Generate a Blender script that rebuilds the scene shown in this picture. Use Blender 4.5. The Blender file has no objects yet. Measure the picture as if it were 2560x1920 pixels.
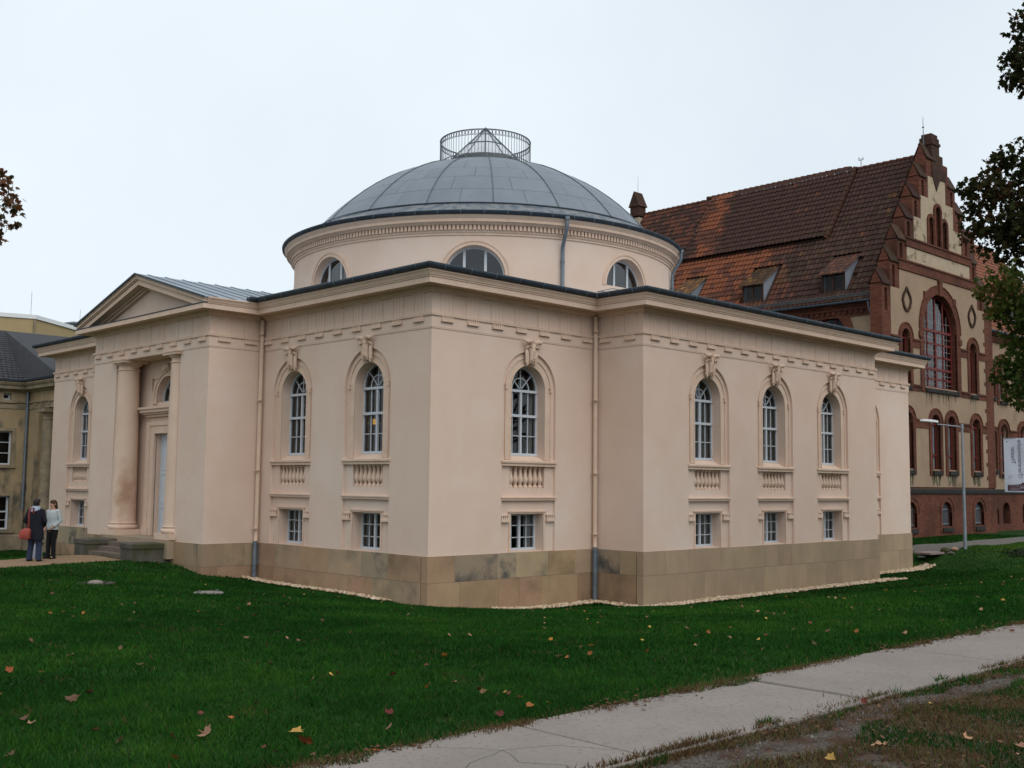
import bpy, bmesh, math, random
import numpy as np
from mathutils import Vector, Matrix
from mathutils.geometry import tessellate_polygon

PI = math.pi
rad = math.radians
random.seed(11)
rng = np.random.default_rng(11)
sc = bpy.context.scene
COL = sc.collection

# ------------------------------------------------------------------ camera
cam_d = bpy.data.cameras.new("camera")
cam = bpy.data.objects.new("camera", cam_d)
COL.objects.link(cam)
CX, CY, CZ = -17.3475, -20.7391, 1.7763
yaw, tilt, roll, foc = .8005, .0904, .0108, 2759.64
fw = Vector((math.cos(yaw) * math.cos(tilt), math.sin(yaw) * math.cos(tilt), math.sin(tilt)))
r0 = Vector((math.sin(yaw), -math.cos(yaw), 0))
u0 = r0.cross(fw)
r1 = math.cos(roll) * r0 + math.sin(roll) * u0
u1 = -math.sin(roll) * r0 + math.cos(roll) * u0
cam.matrix_world = Matrix(((r1.x, u1.x, -fw.x, CX), (r1.y, u1.y, -fw.y, CY), (r1.z, u1.z, -fw.z, CZ), (0, 0, 0, 1)))
cam_d.sensor_width = 36
cam_d.lens = 36 * foc / 2560
cam_d.clip_start = .1
cam_d.clip_end = 3000
sc.camera = cam

# ------------------------------------------------------------------ sky, sun, exposure
SUN_EL, SUN_ROT = rad(48), rad(194)
world = bpy.data.worlds.new("World")
sc.world = world
world.use_nodes = True
wn, wl = world.node_tree.nodes, world.node_tree.links
wn.clear()
w_out = wn.new("ShaderNodeOutputWorld")
w_bg = wn.new("ShaderNodeBackground")
w_bg.inputs[1].default_value = .1
w_sky = wn.new("ShaderNodeTexSky")
w_sky.sky_type = 'NISHITA'
w_sky.sun_disc = False
w_sky.sun_elevation = SUN_EL
w_sky.sun_rotation = SUN_ROT
w_tc = wn.new("ShaderNodeTexCoord")
w_nz = wn.new("ShaderNodeTexNoise")
w_nz.inputs['Scale'].default_value = 1.7
w_nz.inputs['Detail'].default_value = 5
w_ramp = wn.new("ShaderNodeValToRGB")
w_ramp.color_ramp.elements[0].position = .3
w_ramp.color_ramp.elements[0].color = (7.8, 8.6, 9.4, 1)
w_ramp.color_ramp.elements[1].position = .65
w_ramp.color_ramp.elements[1].color = (9.4, 10.2, 10.7, 1)
w_mix = wn.new("ShaderNodeMix")
w_mix.data_type = 'RGBA'
w_mix.inputs[0].default_value = .9
wl.new(w_tc.outputs['Generated'], w_nz.inputs['Vector'])
wl.new(w_nz.outputs[0], w_ramp.inputs[0])
wl.new(w_sky.outputs[0], w_mix.inputs[6])
wl.new(w_ramp.outputs[0], w_mix.inputs[7])
wl.new(w_mix.outputs[2], w_bg.inputs[0])
wl.new(w_bg.outputs[0], w_out.inputs[0])
sun_d = bpy.data.lights.new("sun", 'SUN')
sun_d.energy = 1.45
sun_d.angle = rad(60)
sun_d.color = (1, .975, .945)
sun = bpy.data.objects.new("sun", sun_d)
COL.objects.link(sun)
sdir = Vector((math.sin(SUN_ROT) * math.cos(SUN_EL), math.cos(SUN_ROT) * math.cos(SUN_EL), math.sin(SUN_EL)))
sun.rotation_euler = sdir.to_track_quat('Z', 'Y').to_euler()
sun.location = (0, -20, 40)
sc.view_settings.view_transform = 'Standard'
sc.view_settings.look = 'None'
sc.view_settings.exposure = 0
sc.view_settings.gamma = 1
sc.view_settings.use_curve_mapping = False
sc.cycles.max_bounces = 6
sc.cycles.transparent_max_bounces = 12
sc.cycles.use_denoising = True

# ------------------------------------------------------------------ materials
def M(name, c1, c2=None, scale=1., rough=.85, c3=None, scale3=.3, bump=0., bscale=30., objrand=0., stretch=(1, 1, 1),
      metallic=0., spec=.3, detail=6., coord='pos', lo=.35, hi=.65, lo3=.5, hi3=.7, transl=0.):
    m = bpy.data.materials.new(name)
    m.use_nodes = True
    N, L = m.node_tree.nodes, m.node_tree.links
    b = N['Principled BSDF']
    b.inputs['Roughness'].default_value = rough
    b.inputs['Metallic'].default_value = metallic
    b.inputs['Specular IOR Level'].default_value = spec
    if coord == 'pos':
        src = N.new("ShaderNodeNewGeometry").outputs['Position']
    else:
        src = N.new("ShaderNodeTexCoord").outputs['Object']
    mp = N.new("ShaderNodeMapping")
    mp.inputs['Scale'].default_value = stretch
    L.new(src, mp.inputs[0])
    vec = mp.outputs[0]
    if objrand:
        oi = N.new("ShaderNodeObjectInfo")
        ad = N.new("ShaderNodeVectorMath")
        ad.operation = 'MULTIPLY_ADD'
        ad.inputs[1].default_value = (37, 53, 71)
        L.new(oi.outputs['Random'], ad.inputs[0])
        L.new(vec, ad.inputs[2])
        vec = ad.outputs[0]

    def noise(s):
        n = N.new("ShaderNodeTexNoise")
        n.inputs['Scale'].default_value = s
        n.inputs['Detail'].default_value = detail
        n.inputs['Roughness'].default_value = .6
        L.new(vec, n.inputs['Vector'])
        return n.outputs[0]

    def mixc(f, a, bb):
        x = N.new("ShaderNodeMix")
        x.data_type = 'RGBA'
        L.new(f, x.inputs[0])
        for i, v in ((6, a), (7, bb)):
            if isinstance(v, tuple):
                x.inputs[i].default_value = (*v[:3], 1)
            else:
                L.new(v, x.inputs[i])
        return x.outputs[2]

    def rng_(o, a, bb):
        r = N.new("ShaderNodeMapRange")
        r.inputs[1].default_value = a
        r.inputs[2].default_value = bb
        L.new(o, r.inputs[0])
        return r.outputs[0]
    colr = c1
    if c2:
        colr = mixc(rng_(noise(scale), lo, hi), c1, c2)
    if c3:
        colr = mixc(rng_(noise(scale3), lo3, hi3), colr, c3)
    if objrand:
        hs = N.new("ShaderNodeHueSaturation")
        mr = N.new("ShaderNodeMapRange")
        mr.inputs[3].default_value = 1 - objrand
        mr.inputs[4].default_value = 1 + objrand
        L.new(oi.outputs['Random'], mr.inputs[0])
        L.new(mr.outputs[0], hs.inputs['Value'])
        mr2 = N.new("ShaderNodeMath")
        mr2.operation = 'MULTIPLY_ADD'
        mr2.inputs[1].default_value = .05 * min(1, objrand * 3)
        mr2.inputs[2].default_value = .5 - .025 * min(1, objrand * 3)
        fr = N.new("ShaderNodeMath")
        fr.operation = 'FRACT'
        ml = N.new("ShaderNodeMath")
        ml.operation = 'MULTIPLY'
        ml.inputs[1].default_value = 17.3
        L.new(oi.outputs['Random'], ml.inputs[0])
        L.new(ml.outputs[0], fr.inputs[0])
        L.new(fr.outputs[0], mr2.inputs[0])
        L.new(mr2.outputs[0], hs.inputs['Hue'])
        if isinstance(colr, tuple):
            hs.inputs['Color'].default_value = (*colr, 1)
        else:
            L.new(colr, hs.inputs['Color'])
        colr = hs.outputs[0]
    if isinstance(colr, tuple):
        b.inputs['Base Color'].default_value = (*colr, 1)
    else:
        L.new(colr, b.inputs['Base Color'])
    if bump:
        bp = N.new("ShaderNodeBump")
        bp.inputs['Strength'].default_value = bump
        bp.inputs['Distance'].default_value = .02
        L.new(noise(bscale), bp.inputs['Height'])
        L.new(bp.outputs[0], b.inputs['Normal'])
    return m

def brick_mat(name, c1, c2, mortar, c3, bw=.26, rh=.083):
    m = bpy.data.materials.new(name)
    m.use_nodes = True
    N, L = m.node_tree.nodes, m.node_tree.links
    b = N['Principled BSDF']
    b.inputs['Roughness'].default_value = .9
    b.inputs['Specular IOR Level'].default_value = .2
    g = N.new("ShaderNodeNewGeometry").outputs['Position']
    s = N.new("ShaderNodeSeparateXYZ")
    L.new(g, s.inputs[0])
    a = N.new("ShaderNodeMath")
    L.new(s.outputs[0], a.inputs[0])
    L.new(s.outputs[1], a.inputs[1])
    c = N.new("ShaderNodeCombineXYZ")
    L.new(a.outputs[0], c.inputs[0])
    L.new(s.outputs[2], c.inputs[1])
    t = N.new("ShaderNodeTexBrick")
    t.inputs['Scale'].default_value = 1
    t.inputs['Brick Width'].default_value = bw
    t.inputs['Row Height'].default_value = rh
    t.inputs['Mortar Size'].default_value = .009
    t.inputs['Color1'].default_value = (*c1, 1)
    t.inputs['Color2'].default_value = (*c2, 1)
    t.inputs['Mortar'].default_value = (*mortar, 1)
    t.inputs['Bias'].default_value = -.1
    L.new(c.outputs[0], t.inputs['Vector'])
    n = N.new("ShaderNodeTexNoise")
    n.inputs['Scale'].default_value = .55
    n.inputs['Detail'].default_value = 7
    L.new(g, n.inputs['Vector'])
    r = N.new("ShaderNodeMapRange")
    r.inputs[1].default_value = .46
    r.inputs[2].default_value = .72
    L.new(n.outputs[0], r.inputs[0])
    x = N.new("ShaderNodeMix")
    x.data_type = 'RGBA'
    L.new(r.outputs[0], x.inputs[0])
    L.new(t.outputs[0], x.inputs[6])
    x.inputs[7].default_value = (*c3, 1)
    L.new(x.outputs[2], b.inputs['Base Color'])
    bp = N.new("ShaderNodeBump")
    bp.inputs['Strength'].default_value = .5
    bp.inputs['Distance'].default_value = .01
    L.new(t.outputs['Fac'], bp.inputs['Height'])
    bp.invert = True
    L.new(bp.outputs[0], b.inputs['Normal'])
    return m

def tint_mat(name, stops, rough=.8, transl=0., spec=.2):
    """colour picked by a per-vertex float 'tint' of the geometry (one value per blade or leaf)"""
    m = bpy.data.materials.new(name)
    m.use_nodes = True
    N, L = m.node_tree.nodes, m.node_tree.links
    b = N['Principled BSDF']
    b.inputs['Roughness'].default_value = rough
    b.inputs['Specular IOR Level'].default_value = spec
    a = N.new("ShaderNodeAttribute")
    a.attribute_name = 'tint'
    r = N.new("ShaderNodeValToRGB")
    el = r.color_ramp.elements
    el[0].position, el[0].color = stops[0][0], (*stops[0][1], 1)
    el[1].position, el[1].color = stops[-1][0], (*stops[-1][1], 1)
    for p, c in stops[1:-1]:
        e = el.new(p)
        e.color = (*c, 1)
    L.new(a.outputs['Fac'], r.inputs[0])
    L.new(r.outputs[0], b.inputs['Base Color'])
    if transl:
        t = N.new("ShaderNodeBsdfTranslucent")
        L.new(r.outputs[0], t.inputs[0])
        x = N.new("ShaderNodeMixShader")
        x.inputs[0].default_value = transl
        L.new(b.outputs[0], x.inputs[1])
        L.new(t.outputs[0], x.inputs[2])
        L.new(x.outputs[0], N['Material Output'].inputs[0])
    return m

def glass_mat(name, tint=(.85, .9, .9), refl=1.):
    m = bpy.data.materials.new(name)
    m.use_nodes = True
    N, L = m.node_tree.nodes, m.node_tree.links
    N.remove(N['Principled BSDF'])
    t = N.new("ShaderNodeBsdfTransparent")
    t.inputs[0].default_value = (*tint, 1)
    g = N.new("ShaderNodeBsdfGlossy")
    g.inputs['Roughness'].default_value = .02
    g.inputs[0].default_value = (.95, .97, 1, 1)
    f = N.new("ShaderNodeFresnel")
    f.inputs[0].default_value = 1.5
    k = N.new("ShaderNodeMath")
    k.operation = 'MULTIPLY'
    k.inputs[1].default_value = refl
    x = N.new("ShaderNodeMixShader")
    L.new(f.outputs[0], k.inputs[0])
    L.new(k.outputs[0], x.inputs[0])
    L.new(t.outputs[0], x.inputs[1])
    L.new(g.outputs[0], x.inputs[2])
    L.new(x.outputs[0], N['Material Output'].inputs[0])
    return m

STUCCO = M("stucco", (.69, .525, .425), (.655, .49, .39), scale=.9, c3=(.69, .56, .47), scale3=.35, rough=.95, bump=.12, bscale=45, spec=.1)
STUCCO_TRIM = M("stucco_trim", (.68, .51, .40), (.62, .455, .345), scale=2.2, rough=.95, bump=.1, bscale=60, spec=.1)
COLUMN_M = M("column_stucco", (.67, .505, .39), (.62, .455, .345), scale=1.2, rough=.95, bump=.1, bscale=50, spec=.1)
def rust_stain(m, centre, colour):
    """a rusty water mark at one spot of the column"""
    N, L = m.node_tree.nodes, m.node_tree.links
    b = N['Principled BSDF']
    old = b.inputs['Base Color'].links[0].from_socket
    g = N.new("ShaderNodeNewGeometry").outputs['Position']
    v = N.new("ShaderNodeVectorMath")
    v.operation = 'SUBTRACT'
    v.inputs[1].default_value = centre
    L.new(g, v.inputs[0])
    s = N.new("ShaderNodeVectorMath")
    s.operation = 'MULTIPLY'
    s.inputs[1].default_value = (1.6, 1.6, .62)
    L.new(v.outputs[0], s.inputs[0])
    ln = N.new("ShaderNodeVectorMath")
    ln.operation = 'LENGTH'
    L.new(s.outputs[0], ln.inputs[0])
    n = N.new("ShaderNodeTexNoise")
    n.inputs['Scale'].default_value = 3.2
    n.inputs['Detail'].default_value = 7
    L.new(g, n.inputs['Vector'])
    a = N.new("ShaderNodeMath")
    a.operation = 'MULTIPLY_ADD'
    a.inputs[1].default_value = -.9
    L.new(n.outputs[0], a.inputs[0])
    L.new(ln.outputs['Value'], a.inputs[2])
    r = N.new("ShaderNodeMapRange")
    r.inputs[1].default_value, r.inputs[2].default_value = .25, -.35
    r.inputs[4].default_value = .6
    L.new(a.outputs[0], r.inputs[0])
    x = N.new("ShaderNodeMix")
    x.data_type = 'RGBA'
    L.new(r.outputs[0], x.inputs[0])
    L.new(old, x.inputs[6])
    x.inputs[7].default_value = (*colour, 1)
    L.new(x.outputs[2], b.inputs['Base Color'])
rust_stain(COLUMN_M, (-1.62, 13.0, 1.35), (.26, .115, .04))
ZINC = M("zinc_sheet", (.16, .185, .215), (.185, .212, .242), scale=1.6, rough=.5, objrand=.03, metallic=.25, spec=.4, stretch=(1, 1, .6))
ZINC_ROOF = M("zinc_roof", (.19, .225, .265), (.25, .285, .32), scale=.8, rough=.45, metallic=.3, spec=.4)
ZINC_STREAK = M("zinc_streaked", (.19, .195, .20), (.075, .10, .125), scale=3.2, stretch=(1, 1, .08), rough=.6, metallic=.2, spec=.3, lo=.42, hi=.6)
ZINC_DARK = M("zinc_dark", (.022, .032, .045), (.035, .05, .065), scale=3, rough=.55, metallic=.3, spec=.4)
ZINC_PIPE = M("zinc_pipe", (.13, .16, .19), (.19, .22, .25), scale=4, rough=.45, metallic=.4, spec=.4)
STRAP = M("gutter_strap", (.14, .17, .2), rough=.5, metallic=.3)
SAND_A = M("sandstone", (.39, .275, .175), (.32, .235, .155), scale=1.6, c3=(.20, .16, .11), scale3=.9, lo3=.52, hi3=.68, rough=.9, objrand=.12, bump=.25, bscale=25, spec=.15)
SAND_B = M("sandstone_light", (.38, .275, .18), (.31, .23, .15), scale=1.7, rough=.9, objrand=.08, bump=.15, bscale=25, spec=.15, stretch=(1, 1, .5))
SAND_C = M("sandstone_brown", (.38, .25, .15), (.31, .205, .125), scale=1.5, c3=(.20, .14, .085), scale3=.8, rough=.9, objrand=.12, bump=.2, bscale=25, spec=.15)
SAND_D = M("sandstone_grey", (.29, .235, .165), (.34, .26, .17), scale=1.7, c3=(.095, .09, .08), scale3=1.4, lo3=.5, hi3=.66, rough=.9, objrand=.12, bump=.2, bscale=25, spec=.15)
MOSS = M("mossy_stone", (.12, .105, .085), (.075, .072, .062), scale=2.5, c3=(.055, .06, .02), scale3=1.2, rough=.95, bump=.3, bscale=25, spec=.1)
CORE = M("joint_dark", (.07, .06, .05), rough=1, spec=.05)
WHITE = M("white_paint", (.55, .58, .61), (.50, .53, .57), scale=3, rough=.5, spec=.3)
GLASS = glass_mat("window_glass", (.8, .85, .85))
GLASS_DRUM = glass_mat("drum_glass", (.35, .4, .45), 1.7)
GLASS_DIM = glass_mat("dim_glass", (.7, .72, .72), .22)
CURTAIN_B = M("white_curtain", (.62, .66, .68), (.5, .54, .56), scale=3, rough=.95, spec=.05)
CURTAIN = M("curtain", (.40, .40, .39), (.30, .30, .29), scale=3, rough=.95, spec=.05)
WOOD_IN = M("inner_wall", (.24, .125, .07), (.17, .09, .05), scale=1.2, rough=.9, stretch=(1, 1, .2))
SKYLIGHT = M("frosted_glass", (.62, .64, .67), (.54, .56, .59), scale=4, rough=.25, spec=.5)
IRON = M("grey_iron", (.10, .12, .13), (.13, .15, .16), scale=6, rough=.6, metallic=.3)
BRICK = brick_mat("brick", (.115, .035, .019), (.18, .06, .033), (.062, .042, .033), (.06, .024, .016))
BRICK_DARK = brick_mat("sooty_brick", (.05, .024, .016), (.085, .038, .024), (.035, .028, .024), (.024, .014, .011))
PLASTER = M("ochre_plaster", (.335, .238, .162), (.285, .203, .138), scale=1.1, c3=(.13, .10, .07), scale3=.42, lo3=.6, hi3=.8, rough=.95, bump=.15, bscale=30, spec=.1)
PLASTER_PALE = M("pale_peeling_plaster", (.43, .345, .245), (.37, .295, .205), scale=2, c3=(.2, .155, .10), scale3=1.9, lo3=.56, hi3=.64, rough=.95, bump=.4, bscale=14, spec=.1)
STAIN = M("runoff_stain", (.05, .04, .025), (.09, .07, .04), scale=4, rough=.95, stretch=(1, 1, .1))
LIME = M("lime_streak", (.42, .36, .24), rough=.95)
TILE_D = M("dark_tile", (.042, .025, .019), (.062, .034, .024), scale=3, rough=.8, objrand=.25, spec=.1)
TILE_M = M("brown_tile", (.08, .038, .023), (.11, .05, .028), scale=3, rough=.8, objrand=.25, spec=.1)
TILE_O = M("orange_tile", (.20, .08, .034), (.15, .058, .026), scale=3, rough=.8, objrand=.25, spec=.1)
TILE_R = M("red_tile", (.23, .088, .045), (.18, .07, .038), scale=2, rough=.75, objrand=.12)
RED = M("red_paint", (.15, .022, .018), (.115, .018, .015), scale=4, rough=.6)
DARKSTONE = M("dark_sill_stone", (.018, .017, .016), (.03, .028, .025), scale=3, rough=.9)
LEAD = M("lead_sheet", (.22, .245, .285), (.28, .305, .345), scale=1.2, rough=.55, metallic=.2)
IN_DARK = M("dim_room", (.035, .03, .026), rough=1, spec=0.)
OLDPL = M("weathered_plaster", (.42, .31, .18), (.30, .23, .14), scale=.8, c3=(.12, .108, .085), scale3=.75, lo3=.5, hi3=.6, rough=.95, bump=.25, bscale=18, spec=.1, stretch=(1, 1, .6))
OLDTRIM = M("weathered_trim", (.33, .26, .17), (.19, .16, .115), scale=2.2, rough=.95, spec=.1)
SLATE = M("slate", (.02, .02, .023), (.032, .032, .036), scale=3, rough=.7, objrand=.25)
YELLOW = M("yellow_render", (.40, .30, .165), (.36, .27, .15), scale=1.2, rough=.95, spec=.1)
CONC = M("pale_concrete", (.25, .215, .19), (.215, .185, .163), scale=1.3, c3=(.185, .16, .142), scale3=26, lo3=.56, hi3=.62, rough=.95, objrand=.035, bump=.3, bscale=70, spec=.15)
CRACK = M("crack_dirt", (.05, .05, .035), (.035, .035, .03), scale=20, rough=1)
SAND_PATH = M("sandy_path", (.27, .185, .115), (.22, .15, .095), scale=3, rough=1, bump=.3, bscale=50, spec=.05)
GRAVEL_PATH = M("gravel_path", (.17, .155, .14), (.12, .11, .10), scale=9, rough=1, bump=.5, bscale=40, spec=.05)
PEBBLE = tint_mat("pale_pebbles", [(0, (.28, .18, .10)), (.4, (.50, .37, .24)), (1, (.66, .56, .43))], .8)
GRASS = tint_mat("grass_blades", [(0, (.007, .031, .005)), (.45, (.014, .061, .008)), (.8, (.028, .094, .012)), (.9, (.06, .125, .015)), (.94, (.12, .10, .045)), (1, (.095, .042, .022))], .85, .15, .04)
BAR_DIM = M("dull_bars", (.30, .22, .21), rough=.7)
STEEL = M("galvanised_steel", (.22, .25, .28), (.28, .31, .34), scale=4, rough=.5, metallic=.4)
LAMPWHITE = M("lamp_white", (.72, .73, .73), rough=.4)
CLOTHW = M("banner_cloth", (.62, .66, .75), (.57, .61, .70), scale=1.5, rough=.8, spec=.1)
INK = M("banner_ink", (.08, .085, .11), rough=.8)
MAROON = M("banner_maroon", (.10, .045, .055), rough=.8)
BARK = M("bark", (.045, .034, .026), (.025, .02, .016), scale=7, stretch=(1, 1, .25), rough=.95, bump=.6, bscale=18)
LEAF_DARK = tint_mat("dark_maple_leaves", [(0, (.011, .014, .006)), (.5, (.024, .028, .009)), (.8, (.042, .028, .011)), (1, (.06, .02, .013))], .8, .2, .04)
LEAF_GREEN = tint_mat("green_maple_leaves", [(0, (.025, .045, .01)), (.5, (.055, .085, .017)), (.8, (.10, .11, .024)), (1, (.13, .06, .02))], .75, .3, .06)
LEAF_RUST = tint_mat("rusty_leaves", [(0, (.03, .035, .014)), (.5, (.06, .05, .02)), (.75, (.13, .05, .02)), (1, (.17, .07, .025))], .6, .3)
IVY = tint_mat("dark_ivy", [(0, (.008, .014, .006)), (1, (.03, .045, .015))], .6)
SKIN = M("skin", (.42, .23, .16), rough=.6)
NAVY = M("navy_coat", (.006, .007, .014), (.01, .011, .018), scale=8, rough=.9, coord='obj')
DENIM = M("denim", (.022, .03, .06), (.03, .04, .075), scale=8, rough=.9, coord='obj')
BLACKCL = M("black_cloth", (.007, .007, .009), rough=.9)
HOODGREY = M("grey_hood", (.30, .34, .42), (.24, .28, .35), scale=12, rough=.9, coord='obj')
PUFF = M("pale_jacket", (.42, .46, .46), (.33, .37, .38), scale=9, rough=.7, coord='obj')
HAIR_D = M("dark_hair", (.012, .009, .008), rough=.6)
HAIR_B = M("brown_hair", (.05, .022, .012), rough=.6)
REDBAG = M("red_leather", (.30, .045, .03), (.24, .06, .045), scale=6, rough=.5, coord='obj')
BAGGREY = M("grey_bag", (.33, .35, .40), (.26, .28, .32), scale=6, rough=.6, coord='obj')

def leaf_mat(name, c1, c2):
    return M(name, c1, c2, scale=14, rough=.7, coord='obj', objrand=.2)
LEAFC = {'tan': leaf_mat("tan_leaf", (.33, .19, .10), (.24, .13, .07)), 'yellow': leaf_mat("yellow_leaf", (.42, .28, .05), (.33, .2, .04)),
         'orange': leaf_mat("orange_leaf", (.30, .10, .015), (.22, .075, .015)), 'red': leaf_mat("red_leaf", (.13, .025, .014), (.09, .025, .014)),
         'brown': leaf_mat("brown_leaf", (.13, .06, .03), (.09, .045, .025))}

# ------------------------------------------------------------------ mesh helpers
class MB:
    def __init__(s):
        s.v, s.f, s.m = [], [], []

    def add(s, vs, fs, mi=0):
        n = len(s.v)
        s.v += [tuple(p) for p in vs]
        for f in fs:
            s.f.append(tuple(i + n for i in f))
            s.m.append(mi)

    def box(s, x0, x1, y0, y1, z0, z1, mi=0):
        s.add([(x0, y0, z0), (x1, y0, z0), (x1, y1, z0), (x0, y1, z0), (x0, y0, z1), (x1, y0, z1), (x1, y1, z1), (x0, y1, z1)],
              [(3, 2, 1, 0), (4, 5, 6, 7), (0, 1, 5, 4), (1, 2, 6, 5), (2, 3, 7, 6), (3, 0, 4, 7)], mi)

    def prism(s, outer, holes, w0, w1, axis='w', mi=0, caps=True):
        """polygon in (u,z) pushed along the wall's depth (axis w), or in (x,y) pushed up (axis z), or in (w,z) pushed along u"""
        def P(a, b, c):
            return (a, c, b) if axis == 'w' else ((a, b, c) if axis == 'z' else (c, a, b))
        loops = [list(outer)] + [list(h) for h in (holes or [])]
        flat = [p for l in loops for p in l]
        n = len(flat)
        vs = [P(p[0], p[1], w0) for p in flat] + [P(p[0], p[1], w1) for p in flat]
        fs = []
        if caps:
            tri = tessellate_polygon([[Vector((p[0], p[1], 0)) for p in l] for l in loops])
            for t in tri:
                a, b, c = (flat[i] for i in t)
                if (b[0] - a[0]) * (c[1] - a[1]) - (b[1] - a[1]) * (c[0] - a[0]) < 0:
                    t = (t[0], t[2], t[1])
                fs.append(tuple(t))
                fs.append((t[2] + n, t[1] + n, t[0] + n))
        k = 0
        for li, l in enumerate(loops):
            ar = sum(l[i][0] * l[(i + 1) % len(l)][1] - l[(i + 1) % len(l)][0] * l[i][1] for i in range(len(l)))
            fl = (ar > 0) != (li > 0)
            for i in range(len(l)):
                a, b = k + i, k + (i + 1) % len(l)
                fs.append((b, a, a + n, b + n) if fl else (a, b, b + n, a + n))
            k += len(l)
        if axis == 'z' or axis == 'u':
            if (axis == 'z') == (w1 > w0):
                fs = [tuple(reversed(f)) for f in fs]
        s.add(vs, fs, mi)

    def lathe(s, prof, n=24, c=(0, 0, 0), a0=0., a1=2 * PI, mi=0, cap=False):
        full = abs(a1 - a0 - 2 * PI) < 1e-6
        k = n if full else n + 1
        vs = []
        for i in range(k):
            a = a0 + (a1 - a0) * i / n
            for r, z in prof:
                vs.append((c[0] + r * math.cos(a), c[1] + r * math.sin(a), c[2] + z))
        m = len(prof)
        fs = []
        for i in range(n):
            j = (i + 1) % k
            for q in range(m - 1):
                fs.append((i * m + q, j * m + q, j * m + q + 1, i * m + q + 1))
        if cap:
            fs.append(tuple(i * m + m - 1 for i in range(k)))
            fs.append(tuple(i * m for i in reversed(range(k))))
        s.add(vs, fs, mi)

    def tube(s, pts, r, n=8, mi=0, closed=False, cap=True):
        pts = [Vector(p) for p in pts]
        rr = r if isinstance(r, (list, tuple)) else [r] * len(pts)
        vs = []
        prev = None
        for i, p in enumerate(pts):
            if closed:
                t = pts[(i + 1) % len(pts)] - pts[i - 1]
            else:
                t = pts[min(i + 1, len(pts) - 1)] - pts[max(i - 1, 0)]
            t.normalize()
            if prev is None:
                ref = Vector((0, 0, 1)) if abs(t.z) < .9 else Vector((1, 0, 0))
                a = t.cross(ref).normalized()
            else:
                a = (prev - t * prev.dot(t)).normalized()
            prev = a
            b = t.cross(a)
            for k in range(n):
                an = 2 * PI * k / n
                vs.append(p + rr[i] * (math.cos(an) * a + math.sin(an) * b))
        fs = []
        L = len(pts)
        for i in range(L if closed else L - 1):
            j = (i + 1) % L
            for k in range(n):
                fs.append((i * n + k, i * n + (k + 1) % n, j * n + (k + 1) % n, j * n + k))
        if cap and not closed:
            fs.append(tuple(reversed(range(n))))
            fs.append(tuple((L - 1) * n + k for k in range(n)))
        s.add(vs, fs, mi)

    def loft(s, rings, mi=0, cap=True):
        n = len(rings[0])
        vs = [p for r in rings for p in r]
        fs = []
        for i in range(len(rings) - 1):
            for k in range(n):
                fs.append((i * n + k, i * n + (k + 1) % n, (i + 1) * n + (k + 1) % n, (i + 1) * n + k))
        if cap:
            fs.append(tuple(reversed(range(n))))
            fs.append(tuple((len(rings) - 1) * n + k for k in range(n)))
        s.add(vs, fs, mi)

    def sweep(s, prof, path, closed=False, mi=0):
        """profile (outward, z) along a plan path walked with the building on its left"""
        n = len(path)
        dirs = []
        for i in range(n if closed else n - 1):
            a, b = path[i], path[(i + 1) % n]
            l = math.hypot(b[0] - a[0], b[1] - a[1])
            dirs.append(((b[0] - a[0]) / l, (b[1] - a[1]) / l))
        vs = []
        for i in range(n):
            if closed:
                d0, d1 = dirs[i - 1], dirs[i]
            else:
                d0, d1 = dirs[max(i - 1, 0)], dirs[min(i, n - 2)]
            n0, n1 = (d0[1], -d0[0]), (d1[1], -d1[0])
            k = 1 + n0[0] * n1[0] + n0[1] * n1[1]
            mx, my = (n0[0] + n1[0]) / k, (n0[1] + n1[1]) / k
            for e, z in prof:
                vs.append((path[i][0] + mx * e, path[i][1] + my * e, z))
        m = len(prof)
        fs = []
        for i in range(n if closed else n - 1):
            j = (i + 1) % n
            for q in range(m):
                fs.append((i * m + q, j * m + q, j * m + (q + 1) % m, i * m + (q + 1) % m))
        if not closed:
            fs.append(tuple(range(m)))
            fs.append(tuple((n - 1) * m + q for q in reversed(range(m))))
        s.add(vs, fs, mi)

    def mesh(s, name, mats, smooth=False, recalc=True):
        me = bpy.data.meshes.new(name)
        me.from_pydata(s.v, [], s.f)
        for m in (mats if isinstance(mats, (list, tuple)) else [mats]):
            me.materials.append(m)
        if any(s.m):
            me.polygons.foreach_set('material_index', s.m)
        if recalc:
            bm = bmesh.new()
            bm.from_mesh(me)
            bmesh.ops.recalc_face_normals(bm, faces=bm.faces)
            bm.to_mesh(me)
            bm.free()
        if smooth:
            me.shade_smooth()
            me.set_sharp_from_angle(angle=rad(38))
        me.update()
        return me

def root(name, loc, label, cat, group=None):
    o = bpy.data.objects.new(name, None)
    COL.objects.link(o)
    o.location = loc
    o.empty_display_size = .3
    o['label'], o['category'] = label, cat
    if group:
        o['group'] = group
    return o

def ob(name, me, parent=None, loc=(0, 0, 0), rz=0., label=None, kind=None, local=False):
    """one mesh object; loc is in world space unless the parent is a part (local=True)"""
    o = bpy.data.objects.new(name, me)
    COL.objects.link(o)
    if parent is not None:
        o.parent = parent
        if not local:
            loc = Vector(loc) - parent.location
    o.location = loc
    o.rotation_euler = (0, 0, rz)
    if label:
        o['label'] = label
    if kind:
        o['kind'] = kind
    return o

def tag(o, label, cat, group=None):
    o['label'], o['category'] = label, cat
    if group:
        o['group'] = group
    return o

def arc(cx, cz, r, a0, a1, n):
    return [(cx + r * math.cos(a0 + (a1 - a0) * i / n), cz + r * math.sin(a0 + (a1 - a0) * i / n)) for i in range(n + 1)]

def arch_poly(c, half, z0, zs, n=18):
    return [(c - half, z0), (c + half, z0)] + arc(c, zs, half, 0, PI, n)

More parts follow.
